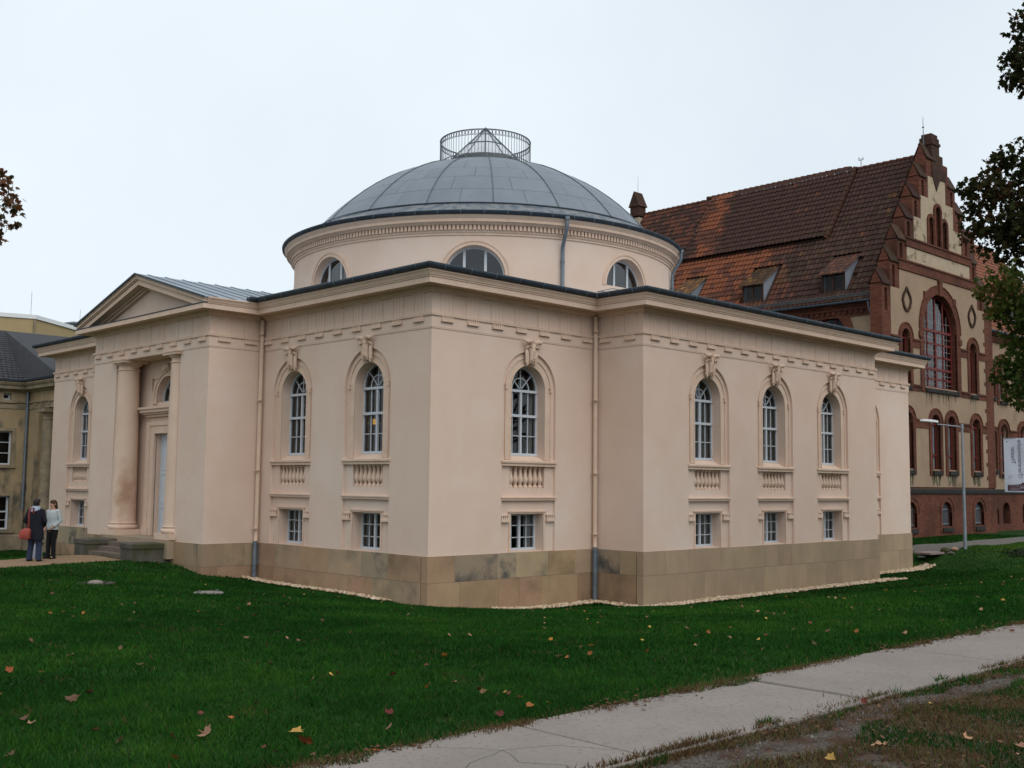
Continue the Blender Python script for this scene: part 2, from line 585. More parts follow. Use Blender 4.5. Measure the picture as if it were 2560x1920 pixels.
def arch_ring(c, half, thick, z0, zs, n=18):
    """brick or stucco band round an arched opening, open at the foot"""
    o = half + thick
    return [(c - o, z0), (c - half, z0)] + arc(c, zs, half, PI, 0, n) + [(c + half, z0), (c + o, z0)] + arc(c, zs, o, 0, PI, n)

def rect(a, b, c, d):
    return [(a, c), (b, c), (b, d), (a, d)]

# ------------------------------------------------------------------ lie of the land (metres, z = 0 at the top of the theatre's plinth)
CP = []
for x in range(-30, 61, 5):
    CP += [(x, -14.7, -.03), (x, -16.1, -.03), (x, -19., .03 if x < 5 else 0.), (x, -26, .1), (x, -40, .1), (x, -11., -.2 if x > -8 else -.08)]
CP += [(-1.6,-1.9,-.95),(-.3,-.3,-1.2),(-.4,2,-1.13),(-.4,5,-1.1),(-.4,7.4,-1.05),(-1.9,7.5,-.86),(-2.2,9.0,-.62),
 (3,-.4,-1.46),(5.8,-.5,-1.47),(5.8,-2.2,-1.46),(9,-2.2,-1.46),(14,-2.2,-1.45),(19,-2.2,-1.44),(22,-.5,-1.45),(25,-.4,-1.44),(19.5,-.5,-1.45),
 (9,-4,-1.36),(14,-4,-1.36),(19,-4,-1.36),(24,-3.5,-1.28),(3,-3.,-1.2),(5,-4.5,-1.15),(9,-7,-.9),(15,-7,-.92),(21,-7,-.92),(0,-5,-.85),(-3,-1,-.8),(-3,3,-.8),(-3.5,6,-.68),
 (-6.4,4,-.55),(-5.5,.6,-.58),(-7,-3,-.42),(-11,-6,-.22),(-3,-8,-.5),(3,-8,-.62),(-9,0,-.42),(-14,-8,-.12),(-12,2,-.4),
 (-3,10.5,-.52),(-3,12.5,-.52),(-6,10.3,-.52),(-6,12.,-.52),(-10,9,-.5),(-10,6,-.48),(-15,7,-.48),(-3,14.3,-.8),(-.5,16,-1.15),(-.3,19,-1.2),(-.3,22.5,-1.2),(-2.5,17,-1.05),(-4,20,-1.15),(-8,18,-1.0),(-4,26,-1.2),(-12,20,-1.),(-.2,26.5,-1.22),
 (26,-.3,-1.3),(26,-2.5,-1.2),(26.5,-5,-1.0),(27.9,-1.0,-.66),(27.3,1.,-.74),(30,-.9,-.62),(34,-.9,-.58),(40,-.5,-.56),(30,1.2,-.64),(36,1.2,-.58),(45,1,-.55),(55,1,-.55),(30,3.8,-.62),(36,3.8,-.57),(43,3.8,-.54),(55,4,-.5),(30,-4.5,-.85),(35,-4.5,-.75),(42,-5,-.65),(30,-9,-.5),(38,-9,-.45),(27,6,-.8),(27,14,-.9),(27,24,-1.),(12,26,-1.2),
 (-40,30,-.8),(0,45,-1.1),(40,45,-.8),(70,30,-.6),(70,-20,0),(-40,0,-.4),(-45,-30,.1)]
CP = np.array(CP, float)

def kern(r2):
    return np.sqrt(r2 + 1.0)

_d = ((CP[:, None, :2] - CP[None, :, :2]) ** 2).sum(-1)
_n = len(CP)
_A = np.zeros((_n + 1, _n + 1))
_A[:_n, :_n] = -kern(_d)
_A[:_n, _n] = 1
_A[_n, :_n] = 1
TW = np.linalg.solve(_A, np.append(CP[:, 2], 0))

def tz(x, y):
    x, y = np.asarray(x, float), np.asarray(y, float)
    sh = x.shape
    x, y = x.ravel(), y.ravel()
    out = np.empty(len(x))
    for i in range(0, len(x), 20000):
        d2 = (x[i:i + 20000, None] - CP[:, 0]) ** 2 + (y[i:i + 20000, None] - CP[:, 1]) ** 2
        out[i:i + 20000] = -kern(d2) @ TW[:-1] + TW[-1]
    return out.reshape(sh)

def tz1(x, y):
    return float(tz(np.array([x]), np.array([y]))[0])

def strip(name, lo, hi, mat, n=40, m=6, lift=.012, kind='structure'):
    """a path laid on the ground between two plan polylines (same number of points)"""
    lo, hi = np.array(lo, float), np.array(hi, float)
    t = np.linspace(0, len(lo) - 1, n)
    fx = lambda a: np.interp(t, range(len(a)), a)
    A = np.stack([fx(lo[:, 0]), fx(lo[:, 1])], 1)
    B = np.stack([fx(hi[:, 0]), fx(hi[:, 1])], 1)
    vs = []
    for i in range(n):
        for j in range(m + 1):
            p = A[i] + (B[i] - A[i]) * j / m
            if j in (0, m):
                p = p + rng.normal(0, .04, 2)
            vs.append((p[0], p[1]))
    v = np.array(vs)
    z = tz(v[:, 0], v[:, 1]) + lift
    b = MB()
    b.add([(v[i, 0], v[i, 1], z[i]) for i in range(len(v))],
          [(i * (m + 1) + j, (i + 1) * (m + 1) + j, (i + 1) * (m + 1) + j + 1, i * (m + 1) + j + 1) for i in range(n - 1) for j in range(m)])
    return ob(name, b.mesh(name, mat, True), kind=kind)

# the ground: one sheet to the horizon, fine near the buildings
def ground_mat():
    m = bpy.data.materials.new("ground_soil")
    m.use_nodes = True
    N, L = m.node_tree.nodes, m.node_tree.links
    b = N['Principled BSDF']
    b.inputs['Roughness'].default_value = .95
    b.inputs['Specular IOR Level'].default_value = .1
    g = N.new("ShaderNodeNewGeometry").outputs['Position']

    def noise(s, d=6):
        n = N.new("ShaderNodeTexNoise")
        n.inputs['Scale'].default_value = s
        n.inputs['Detail'].default_value = d
        L.new(g, n.inputs['Vector'])
        return n.outputs[0]

    def mr(o, a, c):
        r = N.new("ShaderNodeMapRange")
        r.inputs[1].default_value, r.inputs[2].default_value = a, c
        L.new(o, r.inputs[0])
        return r.outputs[0]

    def mix(f, a, c):
        x = N.new("ShaderNodeMix")
        x.data_type = 'RGBA'
        L.new(f, x.inputs[0])
        for i, v in ((6, a), (7, c)):
            if isinstance(v, tuple):
                x.inputs[i].default_value = (*v, 1)
            else:
                L.new(v, x.inputs[i])
        return x.outputs[2]
    turf = mix(mr(noise(1.1), .4, .65), (.011, .036, .006), (.02, .052, .009))
    soil = mix(mr(noise(31, 9), .4, .6), (.115, .098, .082), (.065, .052, .042))
    litter = mix(mr(noise(3.1, 9), .45, .62), soil, (.06, .034, .022))
    s = N.new("ShaderNodeSeparateXYZ")
    L.new(g, s.inputs[0])
    ad = N.new("ShaderNodeMath")
    ad.operation = 'MULTIPLY_ADD'
    ad.inputs[1].default_value = .5
    L.new(noise(.9), ad.inputs[0])
    L.new(s.outputs[1], ad.inputs[2])
    south = mr(ad.outputs[0], -15.3, -15.8)
    L.new(mix(south, turf, litter), b.inputs['Base Color'])
    bp = N.new("ShaderNodeBump")
    bp.inputs['Strength'].default_value = .6
    bp.inputs['Distance'].default_value = .04
    L.new(noise(34, 9), bp.inputs['Height'])
    L.new(bp.outputs[0], b.inputs['Normal'])
    return m

xs = np.concatenate([[-900, -400, -180, -90, -60, -45], np.arange(-34, 62.1, .6), [70, 90, 130, 220, 450, 1000]])
ys = np.concatenate([[-900, -400, -180, -90, -60, -44], np.arange(-30, 32.1, .6), [38, 50, 75, 130, 260, 500, 1000]])
GX, GY = np.meshgrid(xs, ys)
GZ = tz(np.clip(GX, -60, 90), np.clip(GY, -60, 60))
nx, ny = len(xs), len(ys)
b = MB()
b.v = list(zip(GX.ravel().tolist(), GY.ravel().tolist(), GZ.ravel().tolist()))
b.f = [(j * nx + i, j * nx + i + 1, (j + 1) * nx + i + 1, (j + 1) * nx + i) for j in range(ny - 1) for i in range(nx - 1)]
b.m = [0] * len(b.f)
ob("lawn", b.mesh("lawn", ground_mat(), True, False), kind='structure')

# concrete pavement: slabs three metres long, each a piece of the pavement
pave = bpy.data.objects.new("pavement", None)
COL.objects.link(pave)
pave['kind'] = 'structure'
pave.location = (-8.5, -15.4, -.03)
def slab_mesh():
    b = MB()
    L_, W_, c = 2.925, 1.31, .006
    lo = [(0, -W_ / 2), (L_, -W_ / 2), (L_, W_ / 2), (0, W_ / 2)]
    b.loft([[(x, y, -.14) for x, y in lo], [(x, y, .018) for x, y in lo],
            [(min(max(x, c), L_ - c), min(max(y, -W_ / 2 + c), W_ / 2 - c), .03) for x, y in lo]])
    return b.mesh("slab", CONC)
sm = slab_mesh()
for k in range(-2, 16):
    x = -14.45 + 2.97 * k
    o = ob("slab", sm, pave, (x, -15.4, tz1(x + 1.5, -15.4) + .004 + random.uniform(-.002, .002)))
    o.rotation_euler = (random.uniform(-.002, .002), random.uniform(-.001, .001), random.uniform(-.001, .001))
b = MB()
for pts in ([(-12.55, -14.78), (-12.3, -15.05), (-12.12, -15.3), (-11.75, -15.45)], [(-12.12, -15.3), (-12.25, -15.6), (-12.1, -15.85), (-12.2, -16.04)],
            [(-12.12, -15.3), (-12.5, -15.42), (-12.85, -15.6), (-13.3, -15.62), (-13.9, -15.8)], [(-11.75, -15.45), (-11.6, -15.7), (-11.52, -15.8)], [(-12.85, -15.6), (-13.0, -15.9), (-12.9, -16.04)]):
    q = []
    for i in range(len(pts) - 1):
        for t in (0, .33, .66):
            q.append((pts[i][0] + (pts[i + 1][0] - pts[i][0]) * t + random.uniform(-.015, .015), pts[i][1] + (pts[i + 1][1] - pts[i][1]) * t + random.uniform(-.015, .015)))
    q.append(pts[-1])
    zc = tz1(-12.5, -15.4) + .037
    for i in range(len(q) - 1):
        (xa, ya), (xb, yb) = q[i], q[i + 1]
        l = math.hypot(xb - xa, yb - ya)
        ox, oy = -(yb - ya) / l * .0022, (xb - xa) / l * .0022
        b.add([(xa - ox, ya - oy, zc), (xb - ox, yb - oy, zc), (xb + ox, yb + oy, zc), (xa + ox, ya + oy, zc)], [(0, 1, 2, 3)])
ob("crack", b.mesh("crack", CRACK), pave, (0, 0, 0))
b = MB()
for k in range(-2, 16):
    x = -14.45 + 2.97 * k
    z = tz1(x, -15.4)
    b.box(x - .06, x + .012, -16.02, -14.78, z - .1, z + .018)
ob("joint_filling", b.mesh("joint_filling", CRACK), pave, (0, 0, 0))

strip("sandy_path", [(-3.0, 9.9), (-6.4, 9.0), (-12, 7.4), (-24, 4)], [(-3.0, 12.9), (-5.4, 11.7), (-12, 10.0), (-24, 6.6)], SAND_PATH)
strip("gravel_path", [(27.2, -.55), (28, -.8), (34, -.9), (44, -.9), (70, -1)], [(26.6, 1.5), (28, 1.3), (34, 1.1), (44, 1.0), (70, 1)], GRAVEL_PATH)

# loose pale stones along the foot of the walls
def pebbles(runs):
    vs, fs, tint = [], [], []
    for (xa, ya, xb, yb, w) in runs:
        l = math.hypot(xb - xa, yb - ya)
        dx, dy = (xb - xa) / l, (yb - ya) / l
        nxx, nyy = dy, -dx
        n = int(l * w / .0034)
        t = rng.uniform(0, l, n)
        s = w * rng.uniform(0, 1, n) ** .85
        px, py = xa + dx * t + nxx * s, ya + dy * t + nyy * s
        pz = tz(px, py)
        for i in range(n):
            r = random.uniform(.026, .068)
            base = len(vs)
            rot = random.uniform(0, 6.28)
            for (a, bb, c) in ((1, 0, 0), (0, 1, 0), (-1, 0, 0), (0, -1, 0)):
                rr = r * random.uniform(.75, 1.2)
                X, Y = a * math.cos(rot) - bb * math.sin(rot), a * math.sin(rot) + bb * math.cos(rot)
                vs.append((px[i] + X * rr, py[i] + Y * rr, pz[i] + .05 + random.uniform(-.015, .03)))
            vs.append((px[i] + random.uniform(-.3, .3) * r, py[i] + random.uniform(-.3, .3) * r, pz[i] + .055 + r * random.uniform(.5, .9)))
            for q in range(4):
                fs.append((base + q, base + (q + 1) % 4, base + 4))
            tint += [random.random()] * 5
    me = bpy.data.meshes.new("gravel_strip")
    me.from_pydata(vs, [], fs)
    me.materials.append(PEBBLE)
    a = me.attributes.new('tint', 'FLOAT', 'POINT')
    a.data.foreach_set('value', tint)
    return ob("gravel_strip", me, kind='stuff')
# each run: the building lies on the left of the walking direction
pebbles([(-.04, 8.0, -.04, 1.2, .5), (2.0, -.04, 6.0, -.04, .52), (6.0, -.04, 6.0, -1.75, .42), (5.65, -1.79, 19.9, -1.79, .56), (19.1, -.04, 26.0, -.04, .55)])

# ------------------------------------------------------------------ grass blades over everything the photograph's view takes in
def in_poly_strip(x, y):
    """True where no turf grows: buildings, pavement, paths, stone strips"""
    bad = (x > -.03) & (x < 25.1) & (y > -.03) & (y < 23.2)
    bad |= (x > 6.03) & (x < 19.04) & (y > -1.78) & (y < .1)
    bad |= (x > -1.79) & (x < .1) & (y > 7.73) & (y < 15.5)
    bad |= (x > -2.95) & (x < -1.7) & (y > 9.3) & (y < 13.7)
    bad |= (x > -.52) & (x < 0) & (y > 1.4) & (y < 7.7)
    bad |= (x > 2.2) & (x < 6.03) & (y > -.54) & (y < 0)
    bad |= (x > 5.7) & (x < 19.8) & (y > -2.3) & (y < -1.7)
    bad |= (x > 19.1) & (x < 25.8) & (y > -.56) & (y < 0)
    wob = .04 * np.sin(x * 2.1) + .03 * np.sin(x * 5.3 + 1) + .03 * np.sin(x * 13.7)
    tuft = np.clip(vnoise(x, x * 0 + 3., .45, 8) - .5, 0, 1)
    tuft2 = np.clip(vnoise(x, x * 0 + 9., .4, 18) - .55, 0, 1)
    bad |= (y > -16.06 + wob * .4 + .45 * tuft2) & (y < -14.76 + wob * .6 - .5 * tuft)
    bad |= (x < -3.0) & (y > np.interp(x, [-24, -12, -6.4, -3], [4, 7.4, 9, 9.9])) & (y < np.interp(x, [-24, -12, -5.4, -3], [6.6, 10, 11.7, 12.9]))
    bad |= (x > 27) & (y > -.85) & (y < 1.25)
    bad |= (x > 30.7) & (y > 3.98)
    bad |= ((x + 6.66) ** 2 + (y - 3.5) ** 2 < .3 ** 2) | ((x + 5.66) ** 2 + (y - .3) ** 2 < .38 ** 2)
    return bad

def vnoise(x, y, s, seed):
    """smooth value noise on the plan"""
    r = np.random.default_rng(seed)
    T = r.random((64, 64))
    u, v = x / s, y / s
    iu, iv = np.floor(u).astype(int), np.floor(v).astype(int)
    fu, fv = u - iu, v - iv
    fu, fv = fu * fu * (3 - 2 * fu), fv * fv * (3 - 2 * fv)
    g = lambda a, c: T[a % 64, c % 64]
    return (g(iu, iv) * (1 - fu) + g(iu + 1, iv) * fu) * (1 - fv) + (g(iu, iv + 1) * (1 - fu) + g(iu + 1, iv + 1) * fu) * fv

def blades():
    P = []
    for d0, d1, dens, wid, hgt in ((5.2, 11, 3400, .0045, .05), (11, 18, 1700, .007, .052), (18, 30, 800, .011, .055), (30, 62, 230, .02, .06)):
        span = rad(61)
        n = int(dens * .5 * span * (d1 ** 2 - d0 ** 2))
        d = np.sqrt(rng.uniform(d0 ** 2, d1 ** 2, n))
        a = yaw + rng.uniform(-span / 2 - .02, span / 2 - .02, n)
        x, y = CX + d * np.cos(a), CY + d * np.sin(a)
        ok = ~in_poly_strip(x, y)
        south = y < -16.0
        patch = vnoise(x, y, .7, 5) * .6 + vnoise(x, y, .25, 6) * .4
        lane = np.exp(-((y + 16.38 + .06 * np.sin(x * 1.7)) / .2) ** 2) * np.clip((-4 - x) * .4, 0, 1)
        ok &= ~south | (patch > .14 + .6 * lane)
        ok &= (x < 27) | (y < 22)
        x, y, south, patch = x[ok], y[ok], south[ok], patch[ok]
        n = len(x)
        tone = .08 + .45 * vnoise(x, y, 1.5, 1) + .32 * vnoise(x, y, .3, 2) + rng.normal(0, .14, n)
        tone += .12 * (vnoise(x, y, 5, 3) - .5)
        tone = np.clip(tone, 0, .86)
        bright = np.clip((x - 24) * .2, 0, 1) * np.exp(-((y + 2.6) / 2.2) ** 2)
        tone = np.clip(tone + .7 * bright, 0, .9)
        tuft = np.clip(vnoise(x, x * 0 + 3., .45, 8) - .42, 0, 1) * 4
        edge = np.exp(-np.abs(y + 14.80) / .13) * np.clip(tuft, .25, 1)
        dead = (rng.random(n) < np.where(south, .25 + .65 * (vnoise(x, y, .6, 9) > .52), .010 + .95 * edge + .16 * (vnoise(x, y, .45, 12) > .88)))
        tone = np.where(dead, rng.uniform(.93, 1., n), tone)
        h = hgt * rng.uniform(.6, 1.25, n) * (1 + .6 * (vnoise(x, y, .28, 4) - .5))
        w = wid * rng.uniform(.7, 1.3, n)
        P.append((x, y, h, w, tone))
    # dry brown tufts creeping over both edges of the pavement, and matted dry patches on the worn strip
    g = np.random.default_rng(77)
    T = []
    for i in range(95):
        kind = i % 3
        cx_ = g.uniform(-15, 9)
        cy_ = -14.78 if kind == 0 else (-16.08 if kind == 1 else g.uniform(-19, -16.3))
        n = int(g.uniform(90, 420) * (1.6 if kind == 2 else 1))
        T.append((cx_ + g.normal(0, g.uniform(.1, .34), n), cy_ + g.normal(0, .05 if kind < 2 else .2, n), g.uniform(.018, .05, n), g.uniform(.003, .006, n), g.uniform(.95, 1., n)))
    P += T
    x, y, h, w, tone = (np.concatenate(q) for q in zip(*P))
    z = tz(x, y) - .004 + .036 * ((y > -16.05) & (y < -14.75))
    n = len(x)
    th = rng.uniform(0, 2 * PI, n)
    lean = rng.normal(0, .55, (n, 2)) * h[:, None]
    v = np.empty((n, 3, 3), np.float32)
    v[:, 0] = np.stack([x - np.cos(th) * w, y - np.sin(th) * w, z], 1)
    v[:, 1] = np.stack([x + np.cos(th) * w, y + np.sin(th) * w, z], 1)
    v[:, 2] = np.stack([x + lean[:, 0], y + lean[:, 1], z + h], 1)
    me = bpy.data.meshes.new("grass")
    me.vertices.add(3 * n)
    me.vertices.foreach_set('co', v.ravel())
    me.loops.add(3 * n)
    me.loops.foreach_set('vertex_index', np.arange(3 * n, dtype=np.int32))
    me.polygons.add(n)
    me.polygons.foreach_set('loop_start', np.arange(0, 3 * n, 3, dtype=np.int32))
    me.update(calc_edges=True)
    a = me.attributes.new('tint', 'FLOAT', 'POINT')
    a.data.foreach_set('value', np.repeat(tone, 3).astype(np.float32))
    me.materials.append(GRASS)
    return ob("grass", me, kind='stuff')
blades()

# ------------------------------------------------------------------ the domed theatre
TH = root("theatre", (12.4, 11.6, -1.45), "pink stucco neoclassical hall with a shallow zinc dome and columned porch", "building")
b1, dd, b2, a1_, pp, a2_ = 6.061, 1.746, 19.013, 7.763, 1.759, 15.404
b3, a3 = b2 + b1, a2_ + a1_
YC, XC = (a1_ + a2_) / 2, b3 / 2
OUT = [(0, 0), (b1, 0), (b1, -dd), (b2, -dd), (b2, 0), (b3, 0), (b3, a3), (0, a3), (0, a2_), (-pp, a2_), (-pp, a1_), (0, a1_)]
FACE = {'B1': ((0, 0), 0), 'RET': ((b1, 0), -PI / 2), 'B2': ((b1, -dd), 0), 'B3': ((b2, 0), 0), 'A': ((0, a1_), -PI / 2),
        'PS': ((-pp, a1_), 0), 'PF': ((-pp, a2_), -PI / 2), 'AL': ((0, a3), -PI / 2)}

def put(face, name, me, u=0., parent=TH, label=None, z=0.):
    (ox, oy), r = FACE[face]
    loc = (ox + u, oy, z) if r == 0 else (ox, oy - u, z)
    return ob(name, me, parent, loc, r, label)

SPR = 4.30
WIN = {'B1': [3.44], 'B2': [3.02, 6.51, 9.98], 'B3': [2.62], 'A': [a1_ - 6.12, a1_ - 2.58], 'AL': [2.58, 6.12]}
LEN = {'B1': b1, 'B2': b2 - b1, 'B3': b1, 'A': a1_, 'AL': a1_, 'RET': dd, 'PS': pp}

def wall(face, u0, u1):
    b = MB()
    W = WIN.get(face, [])
    b.prism(rect(u0, u1, -.1, 6.56), [arch_poly(c, 1.0, -.03, SPR, 26) for c in W], 0, .072)
    b.prism(rect(u0, u1, -.1, 6.56), [h for c in W for h in (arch_poly(c, .63, 2.4, SPR, 22), rect(c - .61, c + .61, -.03, 1.0), rect(c - .65, c + .65, 1.665, 2.25))], .07, .40)
    for c in W:
        b.box(c - .67, c + .67, .235, .30, 1.6, 2.3)
    put(face, "wall", b.mesh("wall", STUCCO))
wall('B1', 0, b1)
wall('B2', 0, b2 - b1)
wall('B3', 0.0, b1)
wall('A', 0, a1_ - .4)
wall('AL', .0, a1_)
b = MB()
b.prism(rect(0, dd - .4, -.1, 6.56), None, 0, .4)
put('RET', "wall", b.mesh("wall", STUCCO))
b = MB()
b.box(b2 - .4, b2, -dd + .4, .0, -.1, 6.56)
b.box(b3 - .4, b3, .4, a3 - .4, -1.6, 6.56)
b.box(.4, b3, a3 - .4, a3, -1.6, 6.56)
b.box(-1.0, 0, a2_ - .4, a2_, -1.6, 6.56)
ob("wall", b.mesh("wall", STUCCO), TH, (0, 0, 0))
b = MB()
b.box(.76, pp, 0, .4, -.1, 6.56)
put('PS', "wall", b.mesh("wall", STUCCO))

# porch: front with its opening, shallow recess, door wall
PL = a2_ - a1_
p0, p1 = 1.67, PL - 1.67
b = MB()
b.prism([(0, -.1), (p0, -.1), (p0, 5.6), (p1, 5.6), (p1, -.1), (PL, -.1), (PL, 6.56), (0, 6.56)], None, 0, .76)
put('PF', "porch_front", b.mesh("porch_front", STUCCO))
PC = PL / 2
b = MB()
b.prism(rect(p0 - .1, p1 + .1, 0, 5.7), [rect(PC - .74, PC + .74, .06, 3.25), arch_poly(PC, .75, 4.24, 4.3, 16)], .76, 1.02)
put('PF', "porch_wall", b.mesh("porch_wall", STUCCO))
b = MB()
b.prism([(PC - 1.14, .05), (PC - .74, .05), (PC - .74, 3.25), (PC + .74, 3.25), (PC + .74, .05), (PC + 1.14, .05), (PC + 1.14, 3.55), (PC - 1.14, 3.55)], None, .68, .78)
b.prism([(PC - 1.22, .05), (PC - .98, .05), (PC - .98, 3.5), (PC + .98, 3.5), (PC + .98, .05), (PC + 1.22, .05), (PC + 1.22, 3.62), (PC - 1.22, 3.62)], None, .65, .77)
b.box(PC - 1.28, PC - .9, .62, .78, .05, .3)
b.box(PC + .9, PC + 1.28, .62, .78, .05, .3)
put('PF', "door_surround", b.mesh("door_surround", STUCCO_TRIM))
b = MB()
for e, za, zb in ((.10, 3.78, 3.86), (.18, 3.86, 3.92), (.26, 3.92, 4.02), (.31, 4.02, 4.09)):
    b.box(PC - 1.2 - e, PC + 1.2 + e, .76 - e, .80, za, zb)
put('PF', "door_hood", b.mesh("door_hood", STUCCO_TRIM))
b = MB()
b.prism(arch_ring(PC, .75, .26, 4.2, 4.3, 18), None, .70, .78)
b.prism(arch_ring(PC, .86, .06, 4.2, 4.3, 18), None, .67, .72)
put('PF', "archivolt", b.mesh("archivolt", STUCCO_TRIM))
b = MB()
for s in (-1, 1):
    pts = [(PC + s * (.12 + .95 * t), .72, 5.42 - .10 * t - .42 * math.sin(t * PI) * .6 - .25 * t * t) for t in [i / 9 for i in range(10)]]
    b.tube(pts, [.03 + .035 * math.sin(i / 9 * PI) for i in range(10)], 7)
    b.tube([(PC + s * 1.05, .72, 5.1), (PC + s * 1.1, .71, 4.85), (PC + s * 1.06, .72, 4.6)], [.05, .045, .015], 6)
b.loft([[(PC + r * math.cos(a), .74 - d, 5.0 + q + r * .7 * math.sin(a)) for a in [k * PI / 4 for k in range(8)]] for r, d, q in ((.2, 0, .3), (.19, .12, .3), (.1, .2, .28))])
put('PF', "swag_relief", b.mesh("swag_relief", STUCCO_TRIM, True))
b = MB()
for s in (-1, 1):
    x0, x1 = (PC - .74, PC - .006) if s < 0 else (PC + .006, PC + .74)
    b.box(x0, x1, .93, .97, .06, 3.25)
    for za, zb in ((.2, .95), (1.05, 2.0), (2.1, 3.1)):
        for f in ((x0 + .1, x1 - .1, za, za + .04), (x0 + .1, x1 - .1, zb - .04, zb), (x0 + .1, x0 + .14, za + .04, zb - .04), (x1 - .14, x1 - .1, za + .04, zb - .04)):
            b.box(f[0], f[1], .915, .93, f[2], f[3])
door = put('PF', "door", b.mesh("door", WHITE))
b = MB()
b.tube([(PC - .08, .93, 1.25), (PC - .08, .87, 1.25), (PC - .2, .87, 1.25)], .014, 6)
ob("handle", b.mesh("handle", IRON), door, local=True)

def column_mesh():
    b = MB()
    b.box(-.46, .46, -.46, .46, .05, .22)
    pr = [(.44, .22)]
    for i in range(7):
        a = -PI / 2 + PI * i / 6
        pr.append((.405 + .055 * math.cos(a), .29 + .065 * math.sin(a)))
    pr += [(.40, .36), (.40, .385)]
    for i in range(5):
        a = -PI / 2 + PI * i / 4
        pr.append((.392 + .03 * math.cos(a), .415 + .03 * math.sin(a)))
    pr += [(.395, .455), (.39, .47)]
    for t in [i / 12 for i in range(13)]:
        pr.append((.385 - .06 * t ** 1.6, .52 + (5.26 - .52) * t))
    pr += [(.352, 5.275), (.352, 5.305), (.323, 5.32), (.32, 5.41), (.34, 5.42), (.365, 5.44), (.40, 5.475), (.415, 5.50), (.36, 5.505)]
    b.lathe(pr, 32)
    b.box(-.44, .44, -.44, .44, 5.505, 5.575)
    b.box(-.46, .46, -.46, .46, 5.575, 5.615)
    return b.mesh("column", COLUMN_M, True)
cm = column_mesh()
for y in (YC + 1.79, YC - 1.79):
    ob("column", cm, TH, (-1.5, y, 0), label="porch column with a rusty brown stain near its foot" if y > YC else None)
b = MB()
b.box(-2.0, -.7, a1_ + 1.6, a2_ - 1.6, -.5, .05)
ob("porch_floor", b.mesh("porch_floor", SAND_D), TH, (0, 0, 0))
b = MB()
for x0, x1, y0, y1, zt in ((-2.9, -1.79, 9.55, 10.42, -.04), (-2.92, -1.79, 12.68, 13.62, -.04)):
    n = 6
    cb = MB()
    top = [(x0 + .03, y0 + .03), (x1, y0 + .03), (x1, y1 - .03), (x0 + .03, y1 - .03)]
    lowp = [(x0, y0), (x1, y0), (x1, y1), (x0, y1)]
    cb.loft([[(x, y, -1.4) for x, y in lowp], [(x, y, zt - .16) for x, y in lowp], [(x - .03 if x == x0 else x, y + (-.03 if y == y0 else .03), zt - .15) for x, y in lowp],
             [(x - .03 if x == x0 else x, y + (-.03 if y == y0 else .03), zt - .02) for x, y in lowp], [(x, y, zt) for x, y in top]])
    ob("stair_cheek", cb.mesh("stair_cheek", MOSS), TH, (0, 0, 0))
STEPM = M("worn_step", (.17, .13, .095), (.12, .095, .075), scale=2.5, rough=.95, bump=.2)
for k in range(4):
    b = MB()
    b.box(-2.0 - .3 * k - .3, -1.78 - .3 * k, 10.43, 12.67, -.9, .02 - .135 * (k + 1))
    ob("step", b.mesh("step", STEPM), TH, (0, 0, 0))

# stone base in two courses
SMATS = [SAND_A, SAND_C, SAND_D]
def stones(face, u0, u1, pal):
    for za, zb in ((-.642, 0.), (-1.75, -.648)):
        u = u0
        cut = random.uniform(.5, 1.1)
        while u < u1 - .01:
            nxt = min(u + cut, u1)
            if u1 - nxt < .35:
                nxt = u1
            b = MB()
            b.box(u + (.002 if u > u0 else 0), nxt - (.002 if nxt < u1 else 0), -.03 + random.uniform(-.002, .002), .2, za, zb)
            w = pal if zb == 0. or pal == (0, 0, 0, 1) else (.12, .88, .0, 0)
            mt = random.choices([SAND_A, SAND_C, SAND_D, SAND_B], w)[0]
            put(face, "stone_block", b.mesh("stone_block", mt))
            u = nxt
            cut = random.uniform(.65, 1.5)
OLD, NEW = (.55, .2, .25, 0), (0, 0, 0, 1)
random.seed(5)
stones('B1', -.03, b1 - .03, (.42, .5, .08, 0))
stones('RET', .03, dd - .23, (.35, .5, .15, 0))
stones('B2', -.03, b2 - b1 + .03, NEW)
stones('B3', .03, b1 + .03, NEW)
stones('A', .03, a1_ - .23, OLD)
stones('PS', -.03, pp - .03, OLD)
stones('PF', -.03, PL - .23, OLD)
stones('AL', -.03, a1_ - .03, (.2, .1, .7, 0))
b = MB()
b.prism([(x + (.02 if x < 10 else -.02), y + (.02 if y < 10 else -.02)) for x, y in OUT], None, -1.75, -.06, 'z')
ob("base_core", b.mesh("base_core", CORE), TH, (0, 0, 0))

# rooms behind the windows
b = MB()
b.box(2.6, b3 - 2.6, 2.6, a3 - 2.6, -.05, 6.5)
b.box(.41, b3 - .41, .41, a3 - .41, 1.85, 1.98)
b.box(.41, b3 - .41, .41, a3 - .41, -.08, -.02)
b.box(b1 + .41, b2 - .41, -dd + .41, .5, 1.85, 1.98)
b.box(b1 + .41, b2 - .41, -dd + .41, .5, -.08, -.02)
ob("inner_wall", b.mesh("inner_wall", WOOD_IN), TH, (0, 0, 0))

